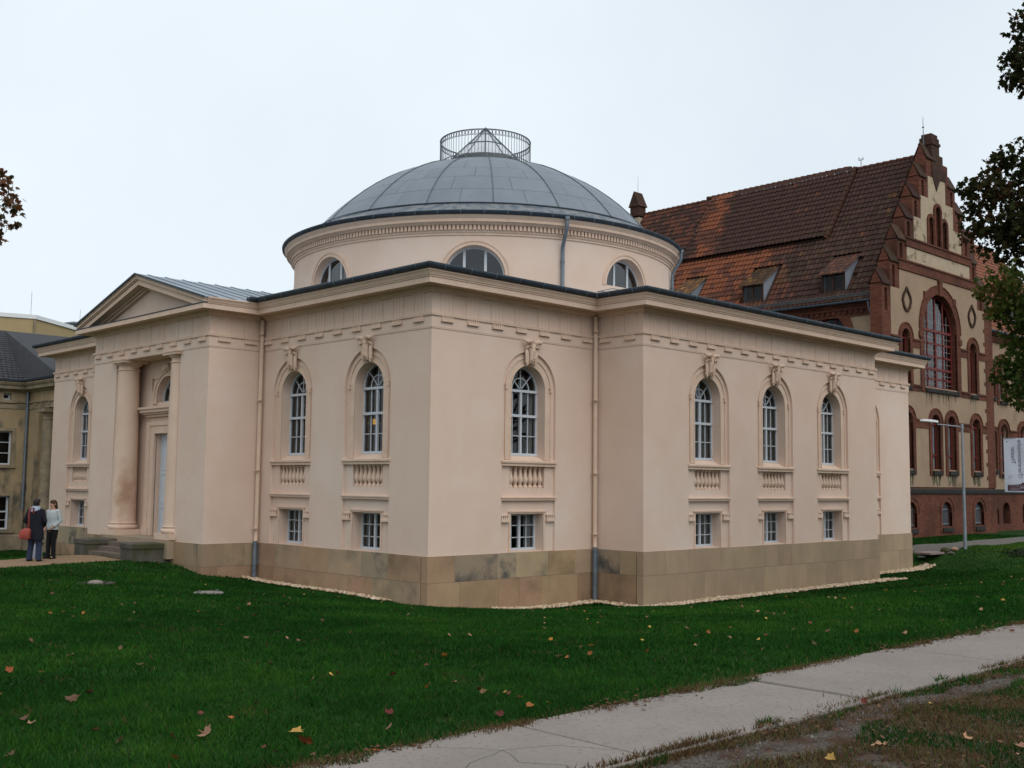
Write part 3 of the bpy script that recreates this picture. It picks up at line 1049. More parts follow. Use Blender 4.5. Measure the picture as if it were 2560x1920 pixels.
# bay dressings: one set of meshes, used at every window
def m_archivolt():
    b = MB()
    b.prism(arch_ring(0, .63, .05, 2.42, SPR, 22), None, .045, .075)
    b.prism(arch_ring(0, .68, .15, 2.42, SPR, 22), None, .055, .075)
    b.prism(arch_ring(0, .83, .035, 2.42, SPR, 22), None, .03, .075)
    for s in (-1, 1):
        b.box(s * .83 - .05, s * .83 + .05, .01, .075, 4.36, 4.40)
        b.box(s * .84 - .04, s * .84 + .04, .0, .075, 4.26, 4.32)
        b.box(s * .84 - .025, s * .84 + .025, .015, .075, 4.32, 4.36)
    return b.mesh("archivolt", STUCCO_TRIM)
def m_sill():
    b = MB()
    b.prism([(-.05, 2.33), (.10, 2.33), (.10, 2.41), (-.03, 2.395), (-.05, 2.38)], None, -1.03, 1.03, 'u')
    b.prism([(-.015, 2.25), (.10, 2.25), (.10, 2.335), (-.015, 2.335)], None, -1.012, 1.012, 'u')
    b.prism([(.095, 2.39), (.45, 2.39), (.45, 2.56), (.36, 2.555), (.095, 2.408)], None, -.628, .628, 'u')
    return b.mesh("sill", STUCCO_TRIM)
def m_string():
    b = MB()
    b.prism([(-.045, 1.405), (.08, 1.405), (.08, 1.45), (-.02, 1.445), (-.045, 1.435)], None, -1.02, 1.02, 'u')
    b.prism([(-.02, 1.35), (.08, 1.35), (.08, 1.41), (-.02, 1.41)], None, -1.008, 1.008, 'u')
    return b.mesh("string_moulding", STUCCO_TRIM)
def m_ears():
    b = MB()
    b.prism([(-.67, -.02), (-.61, -.02), (-.61, 1.0), (.61, 1.0), (.61, -.02), (.67, -.02), (.67, 1.04), (-.67, 1.04)], None, .045, .075)
    b.box(-.70, .70, .02, .075, 1.04, 1.075)
    b.prism([(.07, -.03), (.42, -.03), (.42, .05), (.07, .01)], None, -.608, .608, 'u')
    return b.mesh("window_surround", STUCCO_TRIM)
def drops(b, u0, u1, n, zb, zm, zt, w):
    b.box(u0, u1, -w, .075 if w < .02 else .02, zb, zm)
    s = (u1 - u0) / n
    for i in range(n):
        c = u0 + s * (i + .5)
        r0_, r1_ = s * .42, s * .16
        b.add([(c - r0_, -w + .006, zm), (c + r0_, -w + .006, zm), (c + r0_, .02, zm), (c - r0_, .02, zm), (c - r1_, -w + .03, zt), (c + r1_, -w + .03, zt), (c + r1_, .02, zt), (c - r1_, .02, zt)],
              [(0, 1, 5, 4), (1, 2, 6, 5), (2, 3, 7, 6), (3, 0, 4, 7), (4, 5, 6, 7)])
def m_bracket():
    b = MB()
    b.box(.70, .985, .01, .075, .945, .975)
    drops(b, .70, .985, 4, .785, .83, .945, .012)
    return b.mesh("guttae_bracket", STUCCO_TRIM)
def m_guttae():
    b = MB()
    drops(b, -.195, .195, 6, 5.775, 5.82, 5.913, .085)
    return b.mesh("guttae", STUCCO_TRIM)
def m_triglyph():
    b = MB()
    for c in (-.135, 0, .135):
        b.box(c - .052, c + .052, -.013, .01, 5.985, 6.45)
    b.box(-.2, .2, -.006, .01, 5.985, 6.45)
    b.box(-.21, .21, -.021, .01, 6.45, 6.507)
    return b.mesh("triglyph", STUCCO)
def m_metope():
    b = MB()
    b.prism([(-.225, 5.99), (-.205, 5.99), (-.205, 6.43), (.205, 6.43), (.205, 5.99), (.225, 5.99), (.225, 6.47), (-.225, 6.47)], None, -.010, .01)
    return b.mesh("metope_frame", STUCCO)
def m_baluster():
    b = MB()
    pr = [(.078, 0), (.078, .05), (.05, .065), (.04, .10), (.062, .15), (.080, .20), (.082, .235), (.066, .31), (.046, .40), (.040, .455), (.052, .465), (.052, .48), (.042, .49), (.058, .52), (.07, .53), (.07, .585)]
    b.lathe(pr, 12)
    return b.mesh("baluster", STUCCO_TRIM, True)
def m_head():
    """ox skull keystone with curling horns and hanging cloth"""
    b = MB()
    def ring(z, hw, w0, d):
        return [(hw * math.cos(a), w0 - d * (.5 + .5 * math.sin(a)) if True else 0, z) for a in [k * PI / 6 for k in range(12)]]
    sk = [(5.56, .10, .02, .10), (5.53, .135, .02, .15), (5.46, .14, .02, .18), (5.40, .13, .02, .18), (5.34, .115, .02, .18), (5.24, .09, .02, .175), (5.14, .075, .02, .165), (5.06, .08, .02, .16), (5.0, .07, .02, .13), (4.97, .04, .02, .1)]
    b.loft([ring(*q) for q in sk])
    for s in (-1, 1):
        b.tube([(s * .06, -.10, 5.53), (s * .15, -.15, 5.565), (s * .25, -.16, 5.55), (s * .32, -.12, 5.575), (s * .35, -.09, 5.63)], [.06, .06, .052, .036, .014], 8)
        b.tube([(s * .12, -.06, 5.46), (s * .2, -.11, 5.42), (s * .25, -.09, 5.37)], [.03, .038, .01], 6)
        b.loft([[(s * .085 + r * math.cos(a), -.155 - d, 5.445 + r * math.sin(a)) for a in [k * PI / 4 for k in range(8)]] for r, d in ((.048, -.03), (.042, .015), (.026, .004), (.02, -.02))])
        b.loft([[(s * .045 + r * math.cos(a), -.14 - d, 5.075 + r * .8 * math.sin(a)) for a in [k * PI / 4 for k in range(8)]] for r, d in ((.035, -.03), (.03, .02), (.012, .0))])
        for q, (x, l) in enumerate(((.15, 4.93), (.195, 5.0))):
            b.tube([(s * x, -.03, 5.46), (s * (x + .012), -.06, 5.3), (s * (x - .01), -.05, 5.12), (s * (x + .005), -.045, l)], [.02, .034, .036, .024], 6)
    b.box(-.13, .13, -.03, .07, 4.97, 5.45)
    b.tube([(0, -.17, 5.33), (0, -.165, 5.2), (0, -.15, 5.1)], [.018, .025, .02], 6)
    return b.mesh("keystone_ox_head", STUCCO_TRIM, True)

def grid_window(name, half, z0, zs, cols, rows_z, arch, w, mat, frame=.05, munt=.022, fan=False, tr=.07, mull=.07):
    """returns the frame mesh and the list of pane meshes; rows_z are the heights between z0 and the arch's spring"""
    b = MB()
    panes = []
    zz = [z0] + rows_z
    top = zs + half if arch else zs
    if arch:
        ring_o = arch_poly(0, half + .02, z0 - .02, zs, 20)
        b.prism(ring_o, [arch_poly(0, half - frame, z0 + frame, zs, 20)], w, w + .08)
    else:
        b.prism(rect(-half - .02, half + .02, z0 - .02, zs + .02), [rect(-half + frame, half - frame, z0 + frame, zs - frame)], w, w + .08)
    h = half - frame
    us = [-h + 2 * h * i / cols for i in range(cols + 1)]
    zt = zs if not arch else zs
    for i, u in enumerate(us[1:-1]):
        wd = mull if abs(u) < 1e-6 and cols % 2 == 0 else munt
        b.box(u - wd / 2, u + wd / 2, w - (.02 if wd == mull else -.012), w + .06, z0, zt)
    for k, z in enumerate(rows_z):
        wd, pr = (tr, -.03) if z in TRANS else (munt, .012)
        b.box(-h - (.03 if pr < 0 else 0), h + (.03 if pr < 0 else 0), w + pr, w + .06, z - wd / 2, z + wd / 2)
    b.box(-h - .05, h + .05, w - .045, w + .06, z0 - .02, z0 + .035)
    allz = sorted(set([z0] + rows_z + [zs]))
    for k in range(len(allz) - 1):
        for i in range(cols):
            p = MB()
            p.add([(us[i], w + .035, allz[k]), (us[i + 1], w + .035, allz[k]), (us[i + 1], w + .035, allz[k + 1]), (us[i], w + .035, allz[k + 1])], [(0, 1, 2, 3)])
            panes.append(p)
    if arch and fan:
        r = h
        for a in (PI / 4, PI / 2, 3 * PI / 4):
            b.prism([(.05 * math.cos(a) - .011 * math.sin(a), zs + .05 * math.sin(a) + .011 * math.cos(a)), (r * math.cos(a) - .011 * math.sin(a), zs + r * math.sin(a) + .011 * math.cos(a)),
                     (r * math.cos(a) + .011 * math.sin(a), zs + r * math.sin(a) - .011 * math.cos(a)), (.05 * math.cos(a) + .011 * math.sin(a), zs + .05 * math.sin(a) - .011 * math.cos(a))], None, w + .012, w + .06)
        ri = r * .55
        b.prism(arc(0, zs, ri + .012, 0, PI, 14) + arc(0, zs, ri - .012, PI, 0, 14), None, w + .013, w + .059)
        for q in range(4):
            a0, a1 = q * PI / 4, (q + 1) * PI / 4
            for r0_, r1_ in ((0, ri), (ri, r)):
                p = MB()
                pts = arc(0, zs, r1_, a0, a1, 5) + (arc(0, zs, r0_, a1, a0, 5) if r0_ else [(0, zs)])
                p.add([(x, w + .035, z) for x, z in pts], [tuple(range(len(pts)))])
                panes.append(p)
    elif arch:
        for i in range(cols):
            pts = [(us[i], zs), (us[i + 1], zs)]
            t0, t1 = math.acos(max(-1, min(1, us[i + 1] / h))), math.acos(max(-1, min(1, us[i] / h)))
            pts += arc(0, zs, h, t0, t1, 6)
            p = MB()
            p.add([(x, w + .035, z) for x, z in pts], [tuple(range(len(pts)))])
            panes.append(p)
        for u in us[1:-1]:
            wd = mull if abs(u) < 1e-6 and cols % 2 == 0 else munt
            b.box(u - wd / 2, u + wd / 2, w + .001, w + .059, zs, zs + math.sqrt(h * h - u * u))
    return b.mesh(name, mat), [p.mesh("pane", GLASS, recalc=False) for p in panes]

def curtain_mesh(u0, u1, z0, z1, w, n=14):
    b = MB()
    vs = []
    for i in range(n + 1):
        t = i / n
        u = u0 + (u1 - u0) * t
        ww = w + .02 * math.sin(t * 19)
        vs += [(u, ww, z0), (u, ww, z1)]
    b.add(vs, [(2 * i, 2 * i + 2, 2 * i + 3, 2 * i + 1) for i in range(n)])
    return b.mesh("curtain", CURTAIN, True, False)

TRANS = {3.60, SPR - .03}
big_w, big_p = grid_window("arched_window", .63, 2.55, SPR, 4, [3.06, 3.60, SPR - .03], True, .345, WHITE, fan=True)
TRANS = set()
sml_w, sml_p = grid_window("cellar_window", .61, .045, 1.0, 4, [.365, .685], False, .36, WHITE)
big_c = [curtain_mesh(-.60, -.40, 2.6, 4.25, .50), curtain_mesh(.36, .60, 2.6, 4.25, .50)]
sml_c = [curtain_mesh(-.58, -.36, .05, 1.0, .50), curtain_mesh(.30, .58, .05, 1.0, .50)]
MA, MS, MG, MEAR, MBR, MGU, MT, MM, MBAL, MH = m_archivolt(), m_sill(), m_string(), m_ears(), m_bracket(), m_guttae(), m_triglyph(), m_metope(), m_baluster(), m_head()
for face, cs in WIN.items():
    for c in cs:
        put(face, "archivolt", MA, c)
        put(face, "sill", MS, c)
        put(face, "string_moulding", MG, c)
        put(face, "window_surround", MEAR, c)
        put(face, "guttae_bracket", MBR, c)
        put(face, "guttae_bracket", MBR, c - 1.685)
        put(face, "keystone_ox_head", MH, c)
        bal = MB()
        bal.box(-.648, .648, .09, .235, 1.60, 1.667)
        bl = put(face, "balustrade", bal.mesh("balustrade", STUCCO_TRIM), c)
        for k in range(7):
            ob("baluster", MBAL, bl, ((k - 3) * .183, .155, 1.667), local=True)
        w_ = put(face, "arched_window", big_w, c)
        for p in big_p:
            ob("pane", p, w_, local=True)
        for p in big_c:
            ob("curtain", p, w_, local=True)
        w_ = put(face, "cellar_window", sml_w, c)
        for p in sml_p:
            ob("pane", p, w_, local=True)
        for p in sml_c:
            ob("curtain", p, w_, local=True)
b = MB()
b.prism(arch_poly(0, .76, 4.24, 4.3, 16), [arch_poly(0, .69, 4.29, 4.3, 16)], .94, 1.0)
for a in (PI / 4, PI / 2, 3 * PI / 4):
    b.tube([(0, .97, 4.3), (.7 * math.cos(a), .97, 4.3 + .7 * math.sin(a))], .012, 4)
b.prism(arc(0, 4.3, .40, 0, PI, 12) + arc(0, 4.3, .376, PI, 0, 12), None, .955, .985)
fl = put('PF', "fanlight", b.mesh("fanlight", WHITE), PC)
p = MB()
pts = arch_poly(0, .7, 4.28, 4.3, 16)
p.add([(x, .975, z) for x, z in pts], [tuple(range(len(pts)))])
ob("pane", p.mesh("pane", GLASS, recalc=False), fl, local=True)

# entablature
def poly_sweep(name, prof, mat, path, closed):
    b = MB()
    b.sweep(prof, path, closed)
    return ob(name, b.mesh(name, mat), TH, (0, 0, 0))
poly_sweep("architrave", [(-.02, 5.60), (.016, 5.60), (.016, 5.63), (.022, 5.632), (.022, 5.92), (-.02, 5.92)], STUCCO, OUT, True)
poly_sweep("taenia", [(-.02, 5.915), (.06, 5.915), (.065, 5.985), (-.02, 5.99)], STUCCO_TRIM, OUT, True)
poly_sweep("cornice", [(-.02, 6.50), (.05, 6.50), (.05, 6.535), (.085, 6.545), (.12, 6.58), (.12, 6.605), (.19, 6.61), (.19, 6.628), (.47, 6.635), (.475, 6.615), (.5, 6.615), (.5, 6.75), (-.02, 6.76)], STUCCO_TRIM, OUT, True)
OPEN = [(-pp - .38, a1_), (0, a1_), (0, 0), (b1, 0), (b1, -dd), (b2, -dd), (b2, 0), (b3, 0), (b3, a3), (0, a3), (0, a2_), (-pp - .38, a2_)]
poly_sweep("cyma", [(-.02, 6.755), (.49, 6.755), (.52, 6.76), (.52, 6.785), (.54, 6.80), (.555, 6.84), (.585, 6.89), (.60, 6.895), (.60, 6.93), (-.02, 6.96)], STUCCO_TRIM, OPEN, False)
GP = [(-.9, a1_)] + OPEN[1:-1] + [(-.9, a2_)]
poly_sweep("gutter", [(.57, 6.955), (.60, 6.935), (.64, 6.94), (.68, 6.97), (.70, 7.02), (.70, 7.06), (.685, 7.075), (.665, 7.06), (.60, 7.05), (.50, 7.07), (.50, 6.96)], ZINC_DARK, GP, False)
b = MB()
def straps(x0, y0, x1, y1, nxo, nyo):
    l = math.hypot(x1 - x0, y1 - y0)
    n = int(l / .82)
    for i in range(n):
        t = (i + .5) / n
        x, y = x0 + (x1 - x0) * t, y0 + (y1 - y0) * t
        tx, ty = (x1 - x0) / l * .012, (y1 - y0) / l * .012
        q = [(.605, 6.932), (.645, 6.937), (.685, 6.968), (.706, 7.02), (.706, 7.07), (.69, 7.082)]
        for k in range(len(q) - 1):
            (e0, z0), (e1, z1) = q[k], q[k + 1]
            b.add([(x - tx + nxo * e0, y - ty + nyo * e0, z0), (x + tx + nxo * e0, y + ty + nyo * e0, z0), (x + tx + nxo * e1, y + ty + nyo * e1, z1), (x - tx + nxo * e1, y - ty + nyo * e1, z1)], [(0, 1, 2, 3)])
straps(0, a1_ - .7, 0, -.6, -1, 0)
straps(-.6, 0, b1 - .7, 0, 0, -1)
straps(b1, -.7, b1, -dd - .6, -1, 0)
straps(b1 - .6, -dd, b2 + .6, -dd, 0, -1)
straps(b2 + .7, 0, b3 + .6, 0, 0, -1)
straps(0, a3, 0, a2_ + .7, -1, 0)
ob("gutter_strap", b.mesh("gutter_strap", STRAP, recalc=False), TH, (0, 0, 0), kind='stuff')
TRI = {'B1': [.466 + .866 * k for k in range(7)], 'RET': [.43, 1.31], 'B2': [.475 + .8663 * k for k in range(15)], 'B3': [.35 + .866 * k for k in range(7)],
       'A': [a1_ - .466 - .866 * k for k in range(9) if a1_ - .466 - .866 * k > .2], 'PS': [.45, 1.31], 'PF': [PL / 2 + .868 * (k - 4) for k in range(9)],
       'AL': [.35 + .866 * k for k in range(9) if .35 + .866 * k < a1_ - .2]}
for face, us in TRI.items():
    for i, u in enumerate(us):
        put(face, "triglyph", MT, u)
        put(face, "guttae", MGU, u)
        if i:
            put(face, "metope_frame", MM, (u + us[i - 1]) / 2)

# pediment over the porch
ez = .52
AP, EV = 8.10, 6.90
sl = (AP - EV) / (PL / 2 + ez)
def rake(z_off0, z_off1, x0, x1, name, mat):
    b = MB()
    for s in (-1, 1):
        e_ = -x0 - pp
        ye = YC + s * (PL / 2 + e_ + .02)
        ev = AP - sl * (PL / 2 + e_ + .02)
        pts = [(YC, AP + z_off0), (ye, ev + z_off0), (ye, ev + z_off1), (YC, AP + z_off1)]
        if s > 0:
            pts.reverse()
        vs = [(x0, y, z) for y, z in pts] + [(x1, y, z) for y, z in pts]
        b.add(vs, [(0, 1, 2, 3), (7, 6, 5, 4), (0, 4, 5, 1), (1, 5, 6, 2), (2, 6, 7, 3), (3, 7, 4, 0)])
    return ob(name, b.mesh(name, mat), TH, (0, 0, 0))
rake(0, -.035, -pp - .50, -pp + .3, "raking_cyma", STUCCO_TRIM)
rake(-.035, -.11, -pp - .475, -pp + .3, "raking_cyma", STUCCO_TRIM)
rake(-.11, -.145, -pp - .44, -pp + .3, "raking_cyma", STUCCO_TRIM)
rake(-.145, -.30, -pp - .40, -pp + .3, "raking_corona", STUCCO_TRIM)
rake(.055, -.004, -pp - .545, -pp - .5, "rake_flashing", ZINC_DARK)
rake(-.30, -.36, -pp - .16, -pp + .3, "raking_bed_mould", STUCCO_TRIM)
rake(-.36, -.42, -pp - .09, -pp + .3, "raking_bed_mould", STUCCO_TRIM)
b = MB()
b.add([(x, y, z) for x in (-pp + .02, -pp + .7) for y, z in ((a1_, 6.5), (a2_, 6.5), (a2_, 6.9), (YC, 7.85), (a1_, 6.9))], [(0, 1, 2, 3, 4), (9, 8, 7, 6, 5), (0, 5, 6, 1), (1, 6, 7, 2), (2, 7, 8, 3), (3, 8, 9, 4), (4, 9, 5, 0)])
ob("tympanum", b.mesh("tympanum", STUCCO), TH, (0, 0, 0))
b = MB()
b.box(-pp - .515, -pp + .05, a1_ - .515, a2_ + .515, 6.757, 6.782)
ob("flashing", b.mesh("flashing", ZINC_DARK), TH, (0, 0, 0))

# roofs
b = MB()
for s in (-1, 1):
    ye = YC + s * (PL / 2 + ez + .03)
    zt = EV + .03
    for (za, zb) in ((.012, .045),):
        pts = [(YC, AP + za), (ye, EV + za - .01), (ye, EV + zb - .01), (YC, AP + zb)]
        vs = [(-pp - .53, y, z) for y, z in pts] + [(5.2, y, z) for y, z in pts]
        b.add(vs, [(0, 1, 2, 3), (7, 6, 5, 4), (0, 4, 5, 1), (1, 5, 6, 2), (2, 6, 7, 3), (3, 7, 4, 0)])
    for k in range(12):
        x = -pp - .1 + .58 * k
        pts = [(YC, AP + .045), (ye, EV + .035), (ye, EV + .062), (YC, AP + .072)]
        vs = [(x, y, z) for y, z in pts] + [(x + .025, y, z) for y, z in pts]
        b.add(vs, [(0, 1, 2, 3), (7, 6, 5, 4), (0, 4, 5, 1), (1, 5, 6, 2), (2, 6, 7, 3), (3, 7, 4, 0)])
ob("porch_roof", b.mesh("porch_roof", ZINC_ROOF), TH, (0, 0, 0))
DX, DY = 12.44, 11.67
def outline_at(a):
    best = None
    e = .62
    O = [(-e, -e), (b1 - e, -e), (b1 - e, -dd - e), (b2 + e, -dd - e), (b2 + e, -e), (b3 + e, -e), (b3 + e, a3 + e), (-e, a3 + e)]
    ca, sa = math.cos(a), math.sin(a)
    for i in range(len(O)):
        (xa, ya), (xb, yb) = O[i], O[(i + 1) % len(O)]
        den = ca * (yb - ya) - sa * (xb - xa)
        if abs(den) < 1e-9:
            continue
        t = ((xa - DX) * (yb - ya) - (ya - DY) * (xb - xa)) / den
        u = ((xa - DX) * sa - (ya - DY) * ca) / den
        if t > 0 and -1e-6 <= u <= 1 + 1e-6 and (best is None or t < best):
            best = t
    return DX + ca * best, DY + sa * best
angs = sorted(set([2 * PI * i / 180 for i in range(180)] + [math.atan2(y - DY, x - DX) % (2 * PI) for x, y in ((-.62, -.62), (b1 - .62, -.62), (b1 - .62, -dd - .62), (b2 + .62, -dd - .62), (b2 + .62, -.62), (b3 + .62, -.62), (b3 + .62, a3 + .62), (-.62, a3 + .62))]))
b = MB()
vs = []
for a in angs:
    x, y = outline_at(a)
    vs += [(x, y, 7.045), (DX + 7.3 * math.cos(a), DY + 7.3 * math.sin(a), 7.75)]
n = len(angs)
b.add(vs, [(2 * i, 2 * ((i + 1) % n), 2 * ((i + 1) % n) + 1, 2 * i + 1) for i in range(n)])
ob("low_roof", b.mesh("low_roof", ZINC_ROOF), TH, (0, 0, 0))
b = MB()
for x, y, tx, ty in ((-.35, -.35, .7, .7), (b1 - .3, -dd - .3, .6, .75)):
    b.prism([(x, y - .12), (x + .35, y - .12), (x + .35, y + .12), (x, y + .12)], None, 7.06, 7.10, 'z')
b.tube([(b1 - .72, -.70, 7.10), (b1 - .3, -.9, 7.22), (b1 + .3, -1.1, 7.17), (b1 + .6, -1.2, 7.30)], .012, 5)
b.tube([(b1 - .72, -.70, 6.93), (b1 - .73, -.71, 7.05), (b1 - .62, -.66, 7.12), (b1 - .2, -.5, 7.2)], .012, 5)
ob("lightning_wire", b.mesh("lightning_wire", STRAP), TH, (0, 0, 0))

# drum with eight half-round windows
RD, RI = 7.5, 7.12
LZ, LR = 8.72, 1.05
b = MB()
NS = 720
vs = []
def ztop(i):
    a = 2 * PI * i / NS
    da = (a + PI / 8) % (PI / 4) - PI / 8
    s = da * RD
    return math.sqrt(LR * LR - s * s) if abs(s) < LR else 0.
for i in range(NS):
    a = 2 * PI * i / NS
    h = ztop(i)
    for r in (RD, RI):
        for z in (7.2, LZ, LZ + h, 10.2):
            vs.append((DX + r * math.cos(a), DY + r * math.sin(a), z))
fs = []
for i in range(NS):
    j = (i + 1) % NS
    A, B = i * 8, j * 8
    op = ztop(i) > 0 or ztop(j) > 0
    fs += [(A, B, B + 1, A + 1), (A + 2, B + 2, B + 3, A + 3), (A + 5, B + 5, B + 4, A + 4), (A + 7, B + 7, B + 6, A + 6)]
    if op:
        fs += [(A + 1, B + 1, B + 5, A + 5), (A + 2, A + 6, B + 6, B + 2)]
b.add(vs, fs)
ob("drum", b.mesh("drum", STUCCO, True), TH, (0, 0, 0))
def on_drum(s, z, r, a0):
    a = a0 + s / RD
    return (DX + r * math.cos(a), DY + r * math.sin(a), z)
def drum_band(b, r0_, r1_, ra, rb, a0, n=28):
    """moulded half ring laid on the drum round a half-round window"""
    rows = []
    for i in range(n + 1):
        t = PI * i / n
        rows.append([on_drum(q * math.cos(t), LZ + q * math.sin(t), rr, a0) for q, rr in ((r0_, ra), (r0_, rb), (r1_, rb), (r1_, ra))])
    b.loft(rows)
for k in range(8):
    a0 = k * PI / 4
    b = MB()
    drum_band(b, LR - .01, LR + .06, RD - .05, RD + .025, a0)
    drum_band(b, LR + .06, LR + .11, RD - .05, RD + .012, a0)
    drum_band(b, LR + .11, LR + .16, RD - .05, RD + .035, a0)
    ob("lunette_moulding", b.mesh("lunette_moulding", STUCCO_TRIM), TH, (0, 0, 0))
    b = MB()
    rg = RI + .06
    hh = 1.0
    def fl_(s, z, d=0.):
        return (DX + (rg + d) * math.cos(a0) - s * math.sin(a0), DY + (rg + d) * math.sin(a0) + s * math.cos(a0), z)
    rows = []
    for i in range(25):
        t = PI * i / 24
        rows.append([fl_(q * math.cos(t), LZ + q * math.sin(t), d) for q, d in ((hh + .06, .03), (hh - .035, .03), (hh - .035, -.04), (hh + .06, -.04))])
    b.loft(rows)
    for u in (-.36, .36):
        h = math.sqrt(hh * hh - u * u)
        pts = [fl_(u - .045, LZ - .05, .035), fl_(u + .045, LZ - .05, .035), fl_(u + .045, LZ - .05, -.03), fl_(u - .045, LZ - .05, -.03)]
        b.loft([pts, [(p[0], p[1], LZ + h) for p in pts]])
    pts = [fl_(-1.05, LZ - .08, .04), fl_(1.05, LZ - .08, .04), fl_(1.05, LZ - .08, -.04), fl_(-1.05, LZ - .08, -.04)]
    b.loft([pts, [(p[0], p[1], LZ + .02) for p in pts]])
    lw = ob("lunette_window", b.mesh("lunette_window", WHITE), TH, (0, 0, 0))
    for ua, ub in ((-.97, -.36), (-.36, .36), (.36, .97)):
        p = MB()
        pt = [(ua, LZ), (ub, LZ)] + arc(0, LZ, .97, math.acos(max(-1, min(1, ub / .97))), math.acos(max(-1, min(1, ua / .97))), 8)
        p.add([fl_(x, z) for x, z in pt], [tuple(range(len(pt)))])
        ob("pane", p.mesh("pane", GLASS_DRUM, recalc=False), lw, -lw.location, local=True).location = (0, 0, 0)
b = MB()
b.lathe([(6.6, 7.6), (6.6, 10.2)], 40, (DX, DY, 0))
b.lathe([(0.1, 7.7), (6.7, 7.7)], 24, (DX, DY, 0))
ob("rotunda_lining", b.mesh("rotunda_lining", WOOD_IN, True, False), TH, (0, 0, 0))
b = MB()
b.lathe([(7.4, 10.1), (7.54, 10.10), (7.54, 10.17), (7.57, 10.18), (7.60, 10.245), (7.56, 10.25), (7.56, 10.425), (7.68, 10.43), (7.68, 10.455), (7.71, 10.47), (7.74, 10.50), (7.82, 10.505), (7.82, 10.60), (7.84, 10.615), (7.86, 10.66), (7.90, 10.70), (7.91, 10.74), (7.4, 10.78)], 120, (DX, DY, 0))
ob("drum_cornice", b.mesh("drum_cornice", STUCCO_TRIM, True), TH, (0, 0, 0))
b = MB()
ND = 340
for i in range(ND):
    a = 2 * PI * (i + .5) / ND
    w = .30 * 2 * PI / ND
    vs = []
    for z in (10.255, 10.42):
        for r, s in ((7.55, -1), (7.65, -1), (7.65, 1), (7.55, 1)):
            vs.append((DX + r * math.cos(a + s * w), DY + r * math.sin(a + s * w), z))
    b.add(vs, [(0, 1, 2, 3), (7, 6, 5, 4), (0, 4, 5, 1), (1, 5, 6, 2), (2, 6, 7, 3), (3, 7, 4, 0)])
ob("dentil_row", b.mesh("dentil_row", STUCCO_TRIM), TH, (0, 0, 0), kind='stuff')
b = MB()
b.lathe([(7.86, 10.74), (7.90, 10.72), (7.95, 10.73), (7.99, 10.77), (8.0, 10.84), (7.985, 10.855), (7.96, 10.84), (7.84, 10.82)], 120, (DX, DY, 0))
ob("drum_gutter", b.mesh("drum_gutter", ZINC_DARK, True), TH, (0, 0, 0))
b = MB()
for i in range(64):
    a = 2 * PI * (i + .4) / 64
    b.lathe([(7.905, 10.715), (7.955, 10.725), (7.997, 10.768), (8.008, 10.845), (7.985, 10.865)], 1, (DX, DY, 0), a, a + .003)
ob("drum_gutter_strap", b.mesh("drum_gutter_strap", STRAP, recalc=False), TH, (0, 0, 0), kind='stuff')
b = MB()
b.lathe([(7.88, 10.80), (7.3, 11.10), (6.86, 11.36), (6.82, 11.37)], 120, (DX, DY, 0))
ob("dome_apron", b.mesh("dome_apron", ZINC_STREAK, True), TH, (0, 0, 0))
# dome: ribs and sheets
SC, SR = 5.97, 8.69
def dz(r):
    return SC + math.sqrt(SR * SR - r * r)
dome = MB()
dome.lathe([(r, dz(r) - .03) for r in (6.78, 6.2, 5.5, 4.75, 3.9, 3.0, 2.0, 1.0, .05)], 72, (DX, DY, 0))
b = MB()
b.lathe([(6.90, 11.37), (6.90, 11.40), (6.78, 11.43)], 120, (DX, DY, 0))
ob("drip_edge", b.mesh("drip_edge", ZINC_DARK, True), TH, (0, 0, 0))
dm = ob("dome", dome.mesh("dome", CORE, True), TH, (0, 0, 0))
RINGS = [6.80, 6.20, 5.50, 4.75, 3.90, 2.95, 1.80]
def panel_mesh(ra, rb, a0, a1):
    b = MB()
    nA, nR = 4, 3
    g = .006
    rows = []
    for i in range(nR + 1):
        r = ra - g + (rb + g - ra + g) * i / nR
        rows.append([(r * math.cos(a0 + g / r + (a1 - a0 - 2 * g / r) * j / nA), r * math.sin(a0 + g / r + (a1 - a0 - 2 * g / r) * j / nA), dz(r)) for j in range(nA + 1)])
    vs = [p for q in rows for p in q]
    m = nA + 1
    fs = [(i * m + j, i * m + j + 1, (i + 1) * m + j + 1, (i + 1) * m + j) for i in range(nR) for j in range(nA)]
    k = len(vs)
    rim = [j for j in range(m)] + [i * m + nA for i in range(1, nR + 1)] + [nR * m + j for j in range(nA - 1, -1, -1)] + [i * m for i in range(nR - 1, 0, -1)]
    vs += [(vs[i][0] * .998, vs[i][1] * .998, vs[i][2] - .025) for i in rim]
    fs += [(rim[i], rim[(i + 1) % len(rim)], k + (i + 1) % len(rim), k + i) for i in range(len(rim))]
    b.add(vs, fs)
    return b.mesh("zinc_sheet", ZINC, True)
SP = {0: .5, 1: .32, 2: .68, 3: .4, 4: 0, 5: 0}
for q in range(len(RINGS) - 1):
    st = 2 * PI / 18
    parts = [(0, st)] if not SP[q] else [(0, st * SP[q]), (st * SP[q], st)]
    for a0, a1 in parts:
        me = panel_mesh(RINGS[q], RINGS[q + 1], a0, a1)
        for k in range(18):
            o = ob("zinc_sheet", me, dm, (0, 0, 0), local=True)
            o.location = Vector((DX, DY, 0)) - TH.location - dm.location
            o.rotation_euler = (0, 0, rad(-130) + k * st)
b = MB()
b.tube([(r, 0, dz(r) + .02) for r in (6.86, 6.6, 6.2, 5.8, 5.4, 4.9, 4.4, 3.9, 3.3, 2.7, 1.85)], .021, 6)
rm = b.mesh("rib", IRON, True)
for k in range(18):
    o = ob("rib", rm, dm, (0, 0, 0), local=True)
    o.location = Vector((DX, DY, 0)) - TH.location - dm.location
    o.rotation_euler = (0, 0, rad(-130) + k * 2 * PI / 18)
